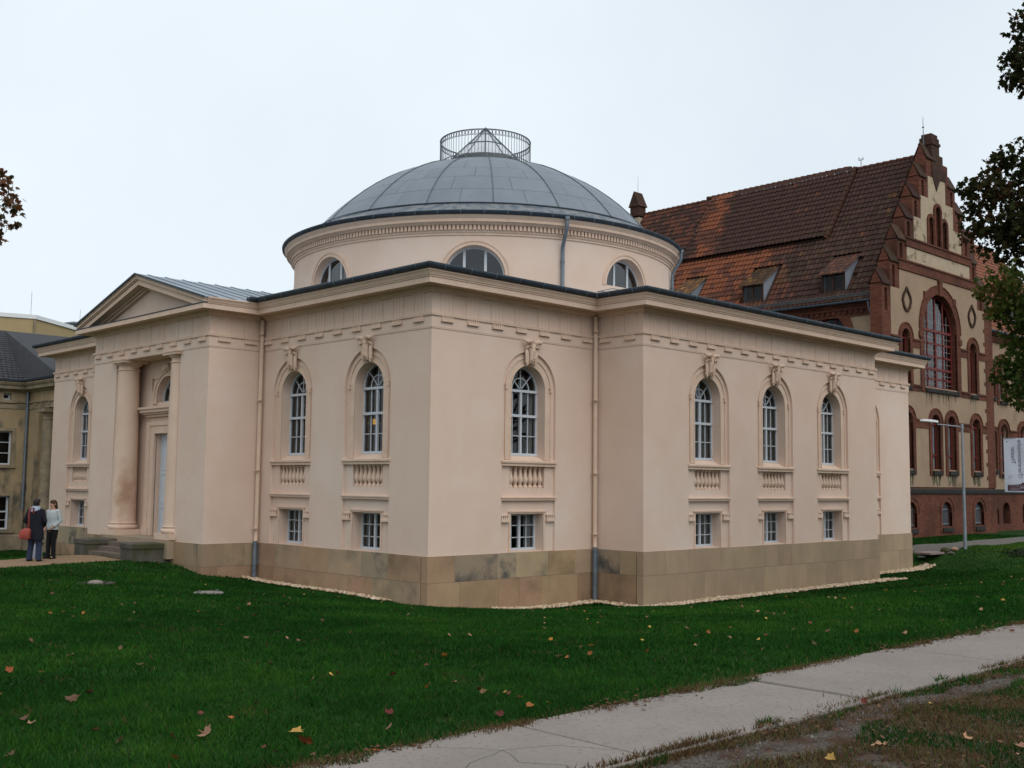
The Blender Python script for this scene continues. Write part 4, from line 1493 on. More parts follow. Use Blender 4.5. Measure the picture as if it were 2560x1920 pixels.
# crowning rail and glass cone
RB, RT, RR = 14.44, 15.62, 1.84
def circ(r, z, n=84):
    return [(DX + r * math.cos(2 * PI * i / n), DY + r * math.sin(2 * PI * i / n), z) for i in range(n)]
b = MB()
for z, r in ((RT, .022), (RT - .21, .010), (RB + .24, .010), (RB + .05, .018)):
    b.tube(circ(RR, z), r, 6, closed=True)
ob("rail_hoop", b.mesh("rail_hoop", IRON), TH, (0, 0, 0))
b = MB()
for i in range(84):
    a = 2 * PI * i / 84
    x, y = DX + RR * math.cos(a), DY + RR * math.sin(a)
    b.tube([(x, y, RB), (x, y, RT)], .0135, 4)
    a2 = 2 * PI * (i + .5) / 84
    for zc in (RT - .105, RB + .145):
        pts = []
        for k in range(9):
            t = 2 * PI * k / 9
            aa = a2 + .055 * math.cos(t) / RR
            pts.append((DX + RR * math.cos(aa), DY + RR * math.sin(aa), zc + .085 * math.sin(t)))
        b.tube(pts, .0105, 3, closed=True)
ob("rail_bars", b.mesh("rail_bars", IRON, recalc=False), TH, (0, 0, 0), kind='stuff')
CR, CB, CT = 1.5, 14.76, 16.22
b = MB()
b.lathe([(CR + .05, 14.3), (CR + .05, CB)], 12, (DX, DY, 0), rad(-45 - 75 - 15), rad(-45 - 75 - 15) + 2 * PI)
ob("lantern_curb", b.mesh("lantern_curb", ZINC_STREAK), TH, (0, 0, 0))
b = MB()
th0 = rad(-133)
NL = 12
for k in range(NL):
    a = th0 + 2 * PI * k / NL
    b.tube([(DX + CR * math.cos(a), DY + CR * math.sin(a), CB), (DX + .04 * math.cos(a), DY + .04 * math.sin(a), CT)], .028 if k % 2 == 0 else .018, 5)
for f in (0., .48):
    r, z = CR * (1 - f), CB + (CT - CB) * f
    b.tube([(DX + r * math.cos(th0 + 2 * PI * k / NL), DY + r * math.sin(th0 + 2 * PI * k / NL), z) for k in range(NL)], .025, 5, closed=True)
b.lathe([(.0, .0), (.09, .0), (.1, .06), (.02, .12), (.0, .14)], 10, (DX, DY, CT - .06))
ln = ob("lantern", b.mesh("lantern", IRON), TH, (0, 0, 0))
for k in range(NL):
    a, a2 = th0 + 2 * PI * k / NL, th0 + 2 * PI * (k + 1) / NL
    for f0, f1 in ((0, .48), (.48, .97)):
        p = MB()
        q = []
        for aa, f in ((a, f0), (a2, f0), (a2, f1), (a, f1)):
            r = CR * (1 - f) - .008
            q.append((DX + r * math.cos(aa), DY + r * math.sin(aa), CB + (CT - CB) * f - .008))
        p.add(q, [(0, 1, 2, 3)])
        ob("pane", p.mesh("pane", SKYLIGHT, recalc=False), ln, local=True)

# rainwater pipes
def pipe(pts, r, zring, mat_, mat2=None, zsw=None, name="downpipe"):
    b = MB()
    b.tube(pts, r, 10)
    for z in zring:
        b.lathe([(r + .012, -.02), (r + .012, .02)], 10, (pts[-1][0], pts[-1][1], z), cap=True)
    return ob(name, b.mesh(name, mat_, True), TH, (0, 0, 0))
for px_, py_ in ((-.115, a1_ - .115), (b1 - .115, -.115)):
    pipe([(px_, py_, 6.52), (px_, py_, .35), (px_, py_, .12), (px_ - .05, py_ - .05, .0)], .062, (4.15, 2.1, .42, 6.1), STUCCO_TRIM)
    b = MB()
    b.tube([(px_ - .05, py_ - .05, .06), (px_ - .05, py_ - .05, -.08), (px_ - .05, py_ - .05, -1.5)], [.06, .068, .07], 12)
    for z in (-.62, -.04, -.93):
        b.lathe([(.08, -.025), (.08, .025)], 12, (px_ - .05, py_ - .05, z), cap=True)
    b.tube([(px_ - .09, py_ - .09, -.75), (px_ - .135, py_ - .135, -.75)], .035, 8)
    b.tube([(px_ + .06, py_ - .05, -.1), (px_ + .06, py_ - .05, -.6)], .015, 6)
    ob("standpipe", b.mesh("standpipe", ZINC_PIPE, True), TH, (0, 0, 0))
for ad in (-112, -60.5):
    a = rad(ad)
    f = lambda r, z: (DX + r * math.cos(a), DY + r * math.sin(a), z)
    b = MB()
    b.tube([f(7.95, 10.78), f(7.95, 10.5), f(7.9, 10.35), f(7.72, 10.05), f(7.62, 9.85), f(7.6, 9.6), f(7.6, 8.3), f(7.66, 8.1), f(7.75, 7.95)], .065, 10)
    b.lathe([(.085, 0), (.085, .03)], 10, f(7.6, 9.3), cap=True)
    b.lathe([(.1, 0), (.1, .1)], 10, f(7.95, 10.7), cap=True)
    ob("drum_downpipe", b.mesh("drum_downpipe", ZINC_PIPE, True), TH, (0, 0, 0))

# lamp glowing inside the window next to the corner
lamp_m = bpy.data.materials.new("lit_shade")
lamp_m.use_nodes = True
lamp_m.node_tree.nodes['Principled BSDF'].inputs['Emission Color'].default_value = (1, .5, .06, 1)
lamp_m.node_tree.nodes['Principled BSDF'].inputs['Emission Strength'].default_value = .5
pl = root("pendant_lamp", (1.5, 4.25, 3.4), "yellow glowing pendant lamp seen through the arched window nearest the corner", "lamp")
b = MB()
b.lathe([(.03, .14), (.07, .12), (.17, .04), (.175, .0)], 16, (1.5, 4.25, 3.42))
ob("lamp_shade", b.mesh("lamp_shade", lamp_m, True), pl, (0, 0, 3.4 - 3.4)).location = -Vector(pl.location)
b = MB()
b.tube([(1.5, 4.25, 3.62), (1.5, 4.25, 6.5)], .01, 5)
ob("cord", b.mesh("cord", BLACKCL), pl).location = -Vector(pl.location)

# ------------------------------------------------------------------ brick house with the stepped gable
BH = root("brick_house", (36.95, 10, -.6), "red brick and ochre house with stepped gable and tall red framed windows", "building")
YG, GC = 4.0, 36.95
def part(name, b, mat, parent=BH, smooth=False, label=None, kind=None, recalc=True):
    return ob(name, b.mesh(name, mat, smooth, recalc), parent, (0, 0, 0), label=label, kind=kind)
def sub(name, me, parent):
    return ob(name, me, parent, local=True)
X0, X1, ST, DZ, NZ = 30.8, 43.1, .82, 1.2, 6
outl = [(X0, -1.3), (X1, -1.3)]
for k in range(NZ):
    outl += [(X1 - ST * k, 11.45 + DZ * k), (X1 - ST * (k + 1), 11.45 + DZ * k)]
outl += [(X1 - ST * NZ, 18.5), (X0 + ST * NZ, 18.5)]
for k in reversed(range(NZ)):
    outl += [(X0 + ST * (k + 1), 11.45 + DZ * k), (X0 + ST * k, 11.45 + DZ * k)]
LOWW = [33.1, 36.03, 37.82, 40.78]
UPW = [33.05, 40.6]
BASW = [33.2, 37.0, 40.83]
big = arch_poly(36.8, 1.85, 6.8, 9.72, 24)
holes = [big] + [arch_poly(c, .48, 2.72, 4.98, 14) for c in LOWW] + [arch_poly(c, .42, 6.78, 9.05, 14) for c in UPW] + [arch_poly(c, .55, -.1, .58, 12) for c in BASW]
lanc = [arch_poly(36.78, .27, 14.08, 15.85, 12), arch_poly(36.02, .25, 14.08, 15.22, 12), arch_poly(37.54, .25, 14.08, 15.22, 12)]
nich = []
for k in range(NZ):
    for c in (X0 + ST * (k + .5), X1 - ST * (k + .5)):
        nich.append(arch_poly(c, .13, 11.45 + DZ * k - 1.3, 11.45 + DZ * k - .32, 8))
b = MB()
b.prism(outl, holes + lanc + nich, YG, YG + .16)
b.prism(outl, holes, YG + .16, YG + .6)
part("gable_wall", b, BRICK)
def top_bits():
    b = MB()
    def cap_roof(x0, x1, z, hgt):
        b2_ = MB()
        b2_.add([(x0 - .03, YG - .08, z - .06), (x0 - .03, YG + .30, z + hgt), (x0 - .03, YG + .68, z - .06), (x1 + .03, YG - .08, z - .06), (x1 + .03, YG + .30, z + hgt), (x1 + .03, YG + .68, z - .06),
                 (x0 - .03, YG - .08, z + .0), (x0 - .03, YG + .30, z + hgt + .07), (x0 - .03, YG + .68, z), (x1 + .03, YG - .08, z), (x1 + .03, YG + .30, z + hgt + .07), (x1 + .03, YG + .68, z)],
                [(0, 3, 4, 1), (1, 4, 5, 2), (6, 7, 10, 9), (7, 8, 11, 10), (0, 1, 7, 6), (1, 2, 8, 7), (3, 9, 10, 4), (4, 10, 11, 5), (0, 6, 9, 3), (2, 5, 11, 8)])
        part("gable_cap", b2_, TILE_D)
        b = MB()
        b.add([(x0, YG, z - .05), (x0, YG + .30, z + hgt - .01), (x0, YG + .6, z - .05), (x1, YG, z - .05), (x1, YG + .30, z + hgt - .01), (x1, YG + .6, z - .05)],
              [(0, 1, 2), (5, 4, 3), (0, 3, 4, 1), (1, 4, 5, 2), (2, 5, 3, 0)])
        part("gable_cheek", b, BRICK)
    for k in range(NZ):
        for x in (X0 + ST * k, X1 - ST * (k + 1)):
            cap_roof(x, x + ST, 11.45 + DZ * k, .68)
    xm = X0 + ST * NZ
    cap_roof(xm, xm + 1.0, 18.55, .75)
    b3_ = MB()
    b3_.box(36.35, 37.2, YG - .04, YG + .62, 17.6, 19.75)
    b3_.box(36.30, 37.25, YG - .09, YG + .67, 19.35, 19.5)
    b3_.box(36.45, 37.15, YG + .02, YG + .56, 19.75, 19.95)
    b3_.box(37.2, 37.62, YG - .02, YG + .6, 17.6, 18.9)
    b3_.box(37.6, 37.95, YG - .02, YG + .6, 17.6, 18.2)
    b3_.prism([(36.35, 17.62), (36.78, 16.95), (37.2, 17.62)], None, YG - .06, YG + .02)
    part("gable_chimney", b3_, BRICK_DARK)
    b4 = MB()
    b4.tube([(36.15, YG + .3, 19.3), (36.15, YG + .3, 20.8)], [.03, .01], 6)
    b4.lathe([(.02, 0), (.07, .04), (.02, .08)], 8, (36.15, YG + .3, 20.2))
    part("finial", b4, IRON)
top_bits()
# plaster fields, a little proud of the brick behind
b = MB()
b.prism([(31.64, 1.85), (42.2, 1.85), (42.2, 11.35), (41.35, 11.35), (41.35, 12.3), (32.55, 12.3), (32.55, 11.35), (31.64, 11.35)], holes[:7], YG - .025, YG + .01)
part("plaster_field", b, PLASTER)
b = MB()
b.prism(rect(33.4, 40.5, 12.85, 13.55), None, YG - .025, YG + .01)
part("plaster_field", b, PLASTER_PALE)
b = MB()
b.prism([(34.2, 14.02), (39.55, 14.02), (39.55, 15.2), (38.65, 15.2), (38.65, 16.42), (37.8, 16.42), (37.8, 17.58), (37.2, 17.58), (36.78, 16.9), (36.36, 17.58), (35.85, 17.58), (35.85, 16.42), (35.0, 16.42), (35.0, 15.2), (34.2, 15.2)], lanc, YG - .025, YG + .01)
part("plaster_field", b, PLASTER_PALE)
# brick bands, arches, sills
def band(x0, x1, z0, z1, w=.07, mat=BRICK, y=YG, name="brick_band"):
    b = MB()
    b.box(x0, x1, y - w, y + .02, z0, z1)
    b.box(x0 - .02, x1 + .02, y - w - .05, y + .02, z1 - .02, z1 + .07)
    return part(name, b, mat)
band(32.45, 41.45, 12.33, 12.78, .08)
band(33.25, 40.65, 13.58, 13.96, .08)
for xa, xb in ((31.64, 32.34), (33.86, 35.27), (38.58, 40.02), (41.54, 42.2)):
    band(xa, xb, 4.72, 5.08, .06)
for xa, xb in ((31.64, 32.38), (33.72, 34.45), (39.15, 39.93), (41.27, 42.2)):
    band(xa, xb, 8.62, 8.98, .06)
    band(xa, xb, 6.5, 6.74, .06)
def surround(c, half, th, z0, zs, w=.08, y=YG, mat=BRICK, sill=True, dark=False):
    b = MB()
    b.prism(arch_ring(c, half, th, z0 - .28, zs, 16), None, y - w, y + .03)
    b.prism(arch_ring(c, half + th, .06, zs, zs, 16), None, y - w - .03, y + .03)
    part("brick_arch", b, mat)
    if sill:
        b = MB()
        b.prism([(y - .16, z0 - .26), (y + .3, z0 - .26), (y + .3, z0), (y - .16, z0 - .08)], None, c - half, c + half, 'u')
        part("stone_sill", b, DARKSTONE)
for c in LOWW:
    surround(c, .48, .25, 2.72, 4.98)
for c in UPW:
    surround(c, .42, .25, 6.78, 9.05)
surround(36.8, 1.85, .42, 6.8, 9.72)
b = MB()
b.box(36.62, 36.98, YG - .15, YG, 11.5, 12.32)
for s in (-1, 1):
    b.box(36.8 + s * 1.62 - .15, 36.8 + s * 1.62 + .15, YG - .12, YG, 11.2, 11.55)
    b.box(36.8 + s * 2.2 - .18, 36.8 + s * 2.2 + .18, YG - .12, YG, 9.2, 9.5)
part("arch_block", b, BRICK)
for c, half, zs in ((36.78, .27, 15.85), (36.02, .25, 15.22), (37.54, .25, 15.22)):
    b = MB()
    b.prism(arch_ring(c, half, .17, 14.02, zs, 12), None, YG - .09 - (.02 if half > .26 else 0), YG + .03)
    part("brick_arch", b, BRICK)
for c, m_ in ((33.23, 1), (40.6, 1)):
    b = MB()
    outk = [(c, 11.55), (c - .42, 11.1), (c - .5, 10.85), (c - .36, 10.5), (c - .14, 10.3), (c + .12, 10.3), (c + .34, 10.5), (c + .48, 10.85), (c + .42, 11.1)]
    ink = [(c + (x - c) * .7, 10.88 + (z - 10.88) * .74) for x, z in outk]
    b.prism(outk, [ink], YG - .09, YG - .0)
    part("kite_moulding", b, BRICK_DARK)
# toothed brick quoin at the right edge, brick basement, string course
b = MB()
for k in range(26):
    if k % 2:
        b.box(42.0, 42.25, YG - .045, YG + .01, 1.9 + .36 * k, 1.9 + .36 * k + .2)
b.box(42.2, 43.12, YG - .05, YG + .01, 1.85, 11.0)
part("brick_quoin", b, BRICK)
b = MB()
b.prism(rect(X0 - .05, X1 + .03, -1.3, 1.5), [arch_poly(c, .55, -.1, .58, 12) for c in BASW], YG - .06, YG + .02)
part("brick_basement", b, BRICK)
b = MB()
b.prism([(YG - .12, 1.52), (YG + .05, 1.52), (YG + .05, 1.78), (YG - .04, 1.78), (YG - .14, 1.74), (YG - .14, 1.62)], None, X0 - .1, X1 + .03, 'u')
part("string_course", b, DARKSTONE)
# run-off streaks under the sills
def streaks(cs, z0, lmin, lmax, y):
    for mt, nm in ((STAIN, "runoff_stain"), (LIME, "lime_streak")):
        b = MB()
        for c, half, n in cs:
            for i in range(n):
                u = c + random.uniform(-half, half)
                l = random.uniform(lmin, lmax)
                w = random.uniform(.012, .04)
                b.add([(u - w, y, z0), (u + w, y, z0), (u + w * .3, y, z0 - l), (u - w * .3, y, z0 - l)], [(0, 1, 2, 3)])
        part(nm, b, mt, recalc=False)
streaks([(36.8, 1.9, 15), (40.6, .4, 4)], 6.52, .25, .9, YG - .03)
streaks([(c, .5, 9) for c in LOWW], 2.45, .2, .6, YG - .034)
for c in LOWW:
    b = MB()
    b.prism([(c - .55, 2.44), (c - .4, 1.9), (c - .1, 2.1), (c + .1, 1.88), (c + .42, 1.95), (c + .5, 2.44)], None, YG - .029, YG - .02)
    part("runoff_stain", b, M("sooty_plaster", (.075, .06, .042), (.16, .125, .075), scale=5, stretch=(1, 1, .15), rough=.95))
# windows
CURTAIN = CURTAIN_B
TRANS = {3.42, 5.0, 7.72, 9.1, 8.35}
def set_window(name, c, me, panes, y, cur=None, parent=BH):
    w_ = ob(name, me, parent, (c, y, 0))
    for p in panes:
        sub("pane", p, w_)
    for q in cur or []:
        sub("curtain", q, w_)
    return w_
lw_m, lw_p = grid_window("red_window", .48, 2.72, 4.98, 2, [3.42, 4.98], True, .17, RED, .06, .03, tr=.10, mull=.10)
TRANS = {3.42, 4.98, 7.75, 9.05}
lw_m, lw_p = grid_window("red_window", .48, 2.72, 4.98, 2, [3.42, 4.98], True, .17, RED, .06, .03, tr=.10, mull=.10)
lw_c = [curtain_mesh(-.46, -.16, 2.75, 5.2, .27), curtain_mesh(.1, .46, 2.75, 5.2, .27)]
up_m, up_p = grid_window("red_window", .42, 6.78, 9.05, 1, [8.2, 9.05], True, .17, RED, .07, .03, tr=.08)
up_c = [curtain_mesh(-.25, .25, 6.8, 9.2, .27)]
TRANS = {7.78, 9.72, 8.75}
bw_m, bw_p = grid_window("tall_arched_window", 1.85, 6.8, 9.72, 4, [7.28, 7.78, 8.42, 9.08, 9.72], True, .22, RED, .09, .11, tr=.13, mull=.14)
bw_c = [curtain_mesh(-1.72 + .9 * i, -1.56 + .9 * i, 6.85, 10.5, .55) for i in (0, 1, 3)]
for c in LOWW:
    set_window("red_window", c, lw_m, lw_p, YG, lw_c)
for c in UPW:
    set_window("red_window", c, up_m, up_p, YG, up_c)
bw = set_window("tall_arched_window", 36.8, bw_m, bw_p, YG, bw_c)
b = MB()
for i in range(4):
    x = -1.32 + .88 * i
    b.box(x - .011, x + .011, .245, .28, 6.9, 11.2 if i in (1, 2) else 10.6)
for z in (7.05, 7.5, 8.1, 8.75, 9.4, 10.2):
    b.box(-1.75, 1.75, .246, .279, z - .009, z + .009)
sub("glazing_bars", b.mesh("glazing_bars", BAR_DIM), bw)
bg = MB()
for i in range(8):
    u = -.47 + .94 * i / 7
    bg.box(u - .012, u + .012, .10, .125, -.06, 1.0)
for z in (.02, .75):
    bg.box(-.55, .55, .095, .13, z - .02, z + .02)
bgm = bg.mesh("window_bars", STEEL)
bp_ = MB()
bp_.prism(arch_poly(0, .56, -.1, .58, 12), None, .3, .34)
bpm = bp_.mesh("cellar_window", IN_DARK)
for c in BASW:
    ob("cellar_window", bpm, BH, (c, YG, 0))
    ob("window_bars", bgm, BH, (c, YG, 0))
    surround(c, .55, .2, -.1, .58, .085, YG, BRICK, True)
# side wall, far gable, dim rooms
SX = 31.4
EY0, EY1 = YG + .6, 23.4
b = MB()
sw = [arch_poly(c, .9, 6.8, 9.3, 14) for c in (7.1, 11.2, 15.3, 19.4)]
b.prism([(y, z) for y, z in rect(EY0, EY1, -1.3, 10.5)], sw, SX, SX + .4, 'u')
part("side_wall", b, PLASTER)
b = MB()
for c in (7.1, 11.2, 15.3, 19.4):
    b.prism(arch_ring(c, .9, .42, 6.5, 9.3, 18), None, SX - .07, SX + .03, 'u')
b.box(SX - .06, SX + .02, EY0, EY1, 10.05, 10.5)
for i in range(int((EY1 - EY0) / .3)):
    b.box(SX - .14, SX, EY0 + .3 * i, EY0 + .3 * i + .16, 10.18, 10.36)
b.box(SX - .16, SX, EY0, EY1, 10.36, 10.52)
b.box(SX - .23, SX, EY0, EY1, 10.52, 10.72)
part("brick_cornice", b, BRICK)
TRANS = {9.3}
sw_m, sw_p = grid_window("red_window", .9, 6.8, 9.3, 3, [8.0, 9.3], True, .2, RED, .08, .06, tr=.1)
for c in (7.1, 11.2, 15.3, 19.4):
    w_ = ob("red_window", sw_m, BH, (SX, c, 0), -PI / 2)
    for p in sw_p:
        sub("pane", p, w_)
b = MB()
b.box(SX + .4, X1 - .2, YG + .75, 23.4, -1.3, 10.9)
b.box(X1, 58, YG + 1.6, 15, -1.3, 10.6)
part("rooms", b, IN_DARK)
# main roof: pantiles over a deck
RX0, RZ0, RX1, RZ1 = 30.95, 10.72, 36.95, 19.0
rl = math.hypot(RX1 - RX0, RZ1 - RZ0)
ru = ((RX1 - RX0) / rl, (RZ1 - RZ0) / rl)
rn = (-ru[1], ru[0])
def rp(y, s, h=0.):
    return (RX0 + ru[0] * s + rn[0] * h, y, RZ0 + ru[1] * s + rn[1] * h)
b = MB()
b.add([rp(EY0, 0, -.06), rp(EY1, 0, -.06), rp(EY1, rl, -.06), rp(EY0, rl, -.06)], [(0, 1, 2, 3)])
b.add([(2 * RX1 - x, y, z) for x, y, z in (rp(EY0, 0, 0), rp(EY1, 0, 0), rp(EY1, rl, 0), rp(EY0, rl, 0))], [(0, 1, 2, 3)])
b.add([(RX0 + .1, EY1, RZ0 - .2), (2 * RX1 - RX0 - .1, EY1, RZ0 - .2), (RX1, EY1, RZ1)], [(0, 1, 2)])
part("roof", b, TILE_D, recalc=False)
TW_, TL_ = .25, .375
def tile_geo():
    """S-shaped pantile, origin at its lower left corner: local x along the eave, y up the slope, z off the roof"""
    prof = [(0, .0), (.055, .05), (.11, .045), (.17, .004), (.255, .014)]
    vs = []
    for y, h in ((0, .05), (TL_ + .05, 0.)):
        for x, z in prof:
            vs.append((x, y, z + h))
    for x, z in prof:
        vs.append((x, .01, z - .01))
    n = len(prof)
    fs = [(i, i + 1, n + i + 1, n + i) for i in range(n - 1)] + [(2 * n + i, 2 * n + i + 1, i + 1, i) for i in range(n - 1)]
    return vs, fs
TV, TF = tile_geo()
tile_me = {}
for k, mt in (('d', TILE_D), ('m', TILE_M), ('o', TILE_O), ('r', TILE_R)):
    q = MB()
    q.add(TV, TF)
    tile_me[k] = q.mesh("roof_tile", mt, False, False)
def tile_kind(y, s):
    n = float(vnoise(np.array([y]), np.array([s]), .55, 21)[0]) + random.uniform(-.28, .28)
    z = RZ0 + ru[1] * s
    f = 0.
    if z > 14.5:
        yc = 16.9 + (17.4 - 16.9) * (z - 14.6) / 4.4 - .2
        f = max(0, 1 - abs(y - yc) / 1.35)
        if y > 18.3:
            f = .35
    else:
        f = min(1, max(0, (y - 9.6) / 2.2)) * .85
        if y > 14:
            f = .95
    v = n * .5 + f * .68
    return 'o' if v > .82 else ('m' if v > .50 else 'd')
MR = lambda y, s, h: Matrix(((0, ru[0], rn[0], rp(y, s, h)[0]), (-1, 0, 0, rp(y, s, h)[1]), (0, ru[1], rn[1], rp(y, s, h)[2]), (0, 0, 0, 1)))
alltiles = []
nrow = int(rl / TL_)
ncol = int((EY1 - EY0) / TW_)
ZS = (14.62 - RZ0) / ru[1]
for r in range(nrow):
    for c in range(ncol):
        y = EY0 + TW_ * (c + 1)
        s = rl * r / nrow
        h = .02 + (.17 if (8.55 < y < 18.0 and s > ZS) else 0.)
        alltiles.append((y + random.uniform(-.006, .006), s + random.uniform(-.012, .012), h + random.uniform(-.004, .006), tile_kind(y, s)))
# tiles on the little dormer roofs too
DORM = [(6.2, 7.45), (10.85, 12.1), (15.5, 16.75)]
def dist2(t):
    p = rp(t[0], t[1])
    return (p[0] - CX) ** 2 + (p[1] - CY) ** 2 + (p[2] - CZ) ** 2
def under_dormer(y, s):
    return any(ya - .1 < y < yb + .3 and .5 < s < 3.3 for ya, yb in DORM)
alltiles = [t for t in alltiles if not under_dormer(t[0], t[1])]
vis = [t for t in alltiles if rp(t[0], t[1])[2] > 11.3 + .16 * max(0, t[0] - 5) or t[0] < 7]
vis.sort(key=dist2)
single = set(id(t) for t in vis[:300])
bulk = MB()
MI = {'d': 0, 'm': 1, 'o': 2}
for t in alltiles:
    m4 = MR(t[0], t[1], t[2])
    if id(t) in single:
        o = bpy.data.objects.new("roof_tile", tile_me[t[3]])
        COL.objects.link(o)
        o.parent = BH
        m5 = m4.copy()
        m5.translation = m4.translation - BH.location
        o.matrix_local = m5
    else:
        bulk.add([m4 @ Vector(v) for v in TV], TF, MI[t[3]])
part("roof_tiles", bulk, [TILE_D, TILE_M, TILE_O], kind='stuff', recalc=False)
b = MB()
for i in range(int((EY1 - EY0) / .38)):
    y = EY0 + .38 * i
    b.tube([(RX1, y, RZ1 + .01 + (.16 if 8.5 < y < 18 else 0)), (RX1, y + .42, RZ1 + .04 + (.16 if 8.5 < y < 18 else 0))], [.11, .13], 8)
part("ridge_tiles", b, TILE_M, smooth=True)
b = MB()
b.add([rp(8.45, ZS, 0), rp(8.45, rl, 0), rp(8.45, rl, .24), rp(8.45, ZS, .24), rp(8.57, ZS, 0), rp(8.57, rl, 0), rp(8.57, rl, .24), rp(8.57, ZS, .24)],
      [(0, 1, 2, 3), (7, 6, 5, 4), (0, 4, 5, 1), (1, 5, 6, 2), (2, 6, 7, 3), (3, 7, 4, 0)])
part("verge_board", b, TILE_M)
b = MB()
b.add([rp(8.5, ZS - .02, -.02), rp(18.1, ZS - .02, -.02), rp(18.1, ZS - .02, .19), rp(8.5, ZS - .02, .19)], [(0, 1, 2, 3)])
part("roof_step", b, TILE_D, recalc=False)
# gutter, snow guard, pipe
b = MB()
b.tube([(RX0 - .08, EY0 + .02, RZ0 - .03), (RX0 - .08, EY1, RZ0 - .03)], .065, 8)
part("eave_gutter", b, ZINC_DARK, smooth=True)
b = MB()
for h in (.08, .16, .24):
    b.tube([rp(EY0, .25, h), rp(EY1, .25, h)], .014, 4)
for i in range(int((EY1 - EY0) / .16)):
    b.tube([rp(EY0 + .16 * i, .25, .02), rp(EY0 + .16 * i, .25, .27)], .009, 3)
part("snow_guard", b, IRON, recalc=False, kind='stuff')
b = MB()
b.tube([(RX0 - .08, EY0 + .15, RZ0 - .1), (RX0 + .1, EY0 + .15, RZ0 - .5), (SX - .12, EY0 + .15, RZ0 - .9), (SX - .12, EY0 + .15, -.8)], .055, 8)
part("downpipe", b, ZINC_PIPE, smooth=True)
# dormers
def dormer(P, wy0, wy1, parent, tmat, tk, orange=False):
    """P(y, x, z) -> world; x runs into the roof"""
    d = MB()
    xw, zb, zt = .42, .44, 1.62
    xt, ztip = 2.06, 2.72
    for y, s in ((wy0, -1), (wy1, 1)):
        d.add([P(y, xw, zb), P(y, xw, zt), P(y, xt, ztip), P(y - s * .03, xw, zb), P(y - s * .03, xw, zt), P(y - s * .03, xt, ztip)], [(0, 1, 2), (3, 5, 4), (0, 3, 4, 1), (1, 4, 5, 2), (2, 5, 3, 0)])
    d.add([P(wy0 - .02, xw - .12, zb - .14), P(wy1 + .02, xw - .12, zb - .14), P(wy1 + .02, xw + .02, zb + .02), P(wy0 - .02, xw + .02, zb + .02)], [(0, 1, 2, 3)])
    do = ob("dormer", d.mesh("dormer", LEAD, False, False), parent, (0, 0, 0))
    f = MB()
    def bar(ya, yb, za, zb_, xo=0.):
        f.add([P(ya, xw - .04 + xo, za), P(yb, xw - .04 + xo, za), P(yb, xw - .04 + xo, zb_), P(ya, xw - .04 + xo, zb_), P(ya, xw + .05, za), P(yb, xw + .05, za), P(yb, xw + .05, zb_), P(ya, xw + .05, zb_)],
              [(0, 1, 2, 3), (7, 6, 5, 4), (0, 4, 5, 1), (1, 5, 6, 2), (2, 6, 7, 3), (3, 7, 4, 0)])
    bar(wy0, wy1, zb, zb + .07)
    bar(wy0, wy1, zt - .08, zt)
    ym = (wy0 + wy1) / 2
    for y in (wy0 + .04, wy1 - .04):
        bar(y - .04, y + .04, zb + .07, zt - .08)
    bar(ym - .06, ym + .06, zb + .07, zt - .08)
    ob("window_frame", f.mesh("window_frame", TILE_D), do, local=True)
    for ya, yb in ((wy0 + .08, ym - .06), (ym + .06, wy1 - .08)):
        p = MB()
        p.add([P(ya, xw, zb + .07), P(yb, xw, zb + .07), P(yb, xw, zt - .08), P(ya, xw, zt - .08)], [(0, 1, 2, 3)])
        p.add([P(ya, xw + .3, zb), P(yb, xw + .3, zb), P(yb, xw + .3, zt), P(ya, xw + .3, zt)], [(0, 1, 2, 3)], 1)
        ob("pane", p.mesh("pane", [GLASS_DIM, IN_DARK], False, False), do, local=True)
    t = MB()
    sl_ = math.hypot(xt - xw + .35, ztip - zt)
    n = 6
    for r in range(n):
        fr, fr2 = r / n, (r + 1.15) / n
        x_a, x_b = xw - .22 + (xt - xw + .25) * fr, xw - .22 + (xt - xw + .25) * fr2
        z_a, z_b = zt - .12 + (ztip - zt + .15) * fr, zt - .12 + (ztip - zt + .15) * fr2
        m = int((wy1 - wy0 + .3) / TW_)
        for i in range(m):
            y = wy0 - .12 + TW_ * i
            for (ya, yb, ha, hb) in ((y, y + .1, .0, .035), (y + .1, y + .17, .035, .0), (y + .17, y + TW_, .0, .0)):
                t.add([P(ya, x_a, z_a + .05 + ha), P(yb, x_a, z_a + .05 + hb), P(yb, x_b, z_b + .02 + hb), P(ya, x_b, z_b + .02 + ha), P(ya, x_a, z_a), P(yb, x_a, z_a)], [(0, 1, 2, 3), (4, 5, 1, 0)], random.choices((0, 1, 2), tk)[0])
    ob("dormer_tiles", t.mesh("dormer_tiles", tmat, False, False), do, local=True, kind='stuff')
for i, (ya, yb) in enumerate(DORM):
    dormer(lambda y, x, z: (RX0 + x, y, RZ0 + z), ya, yb, BH, [TILE_D, TILE_M, TILE_O], ((.65, .33, .02), (.4, .5, .1), (.35, .5, .15))[i])
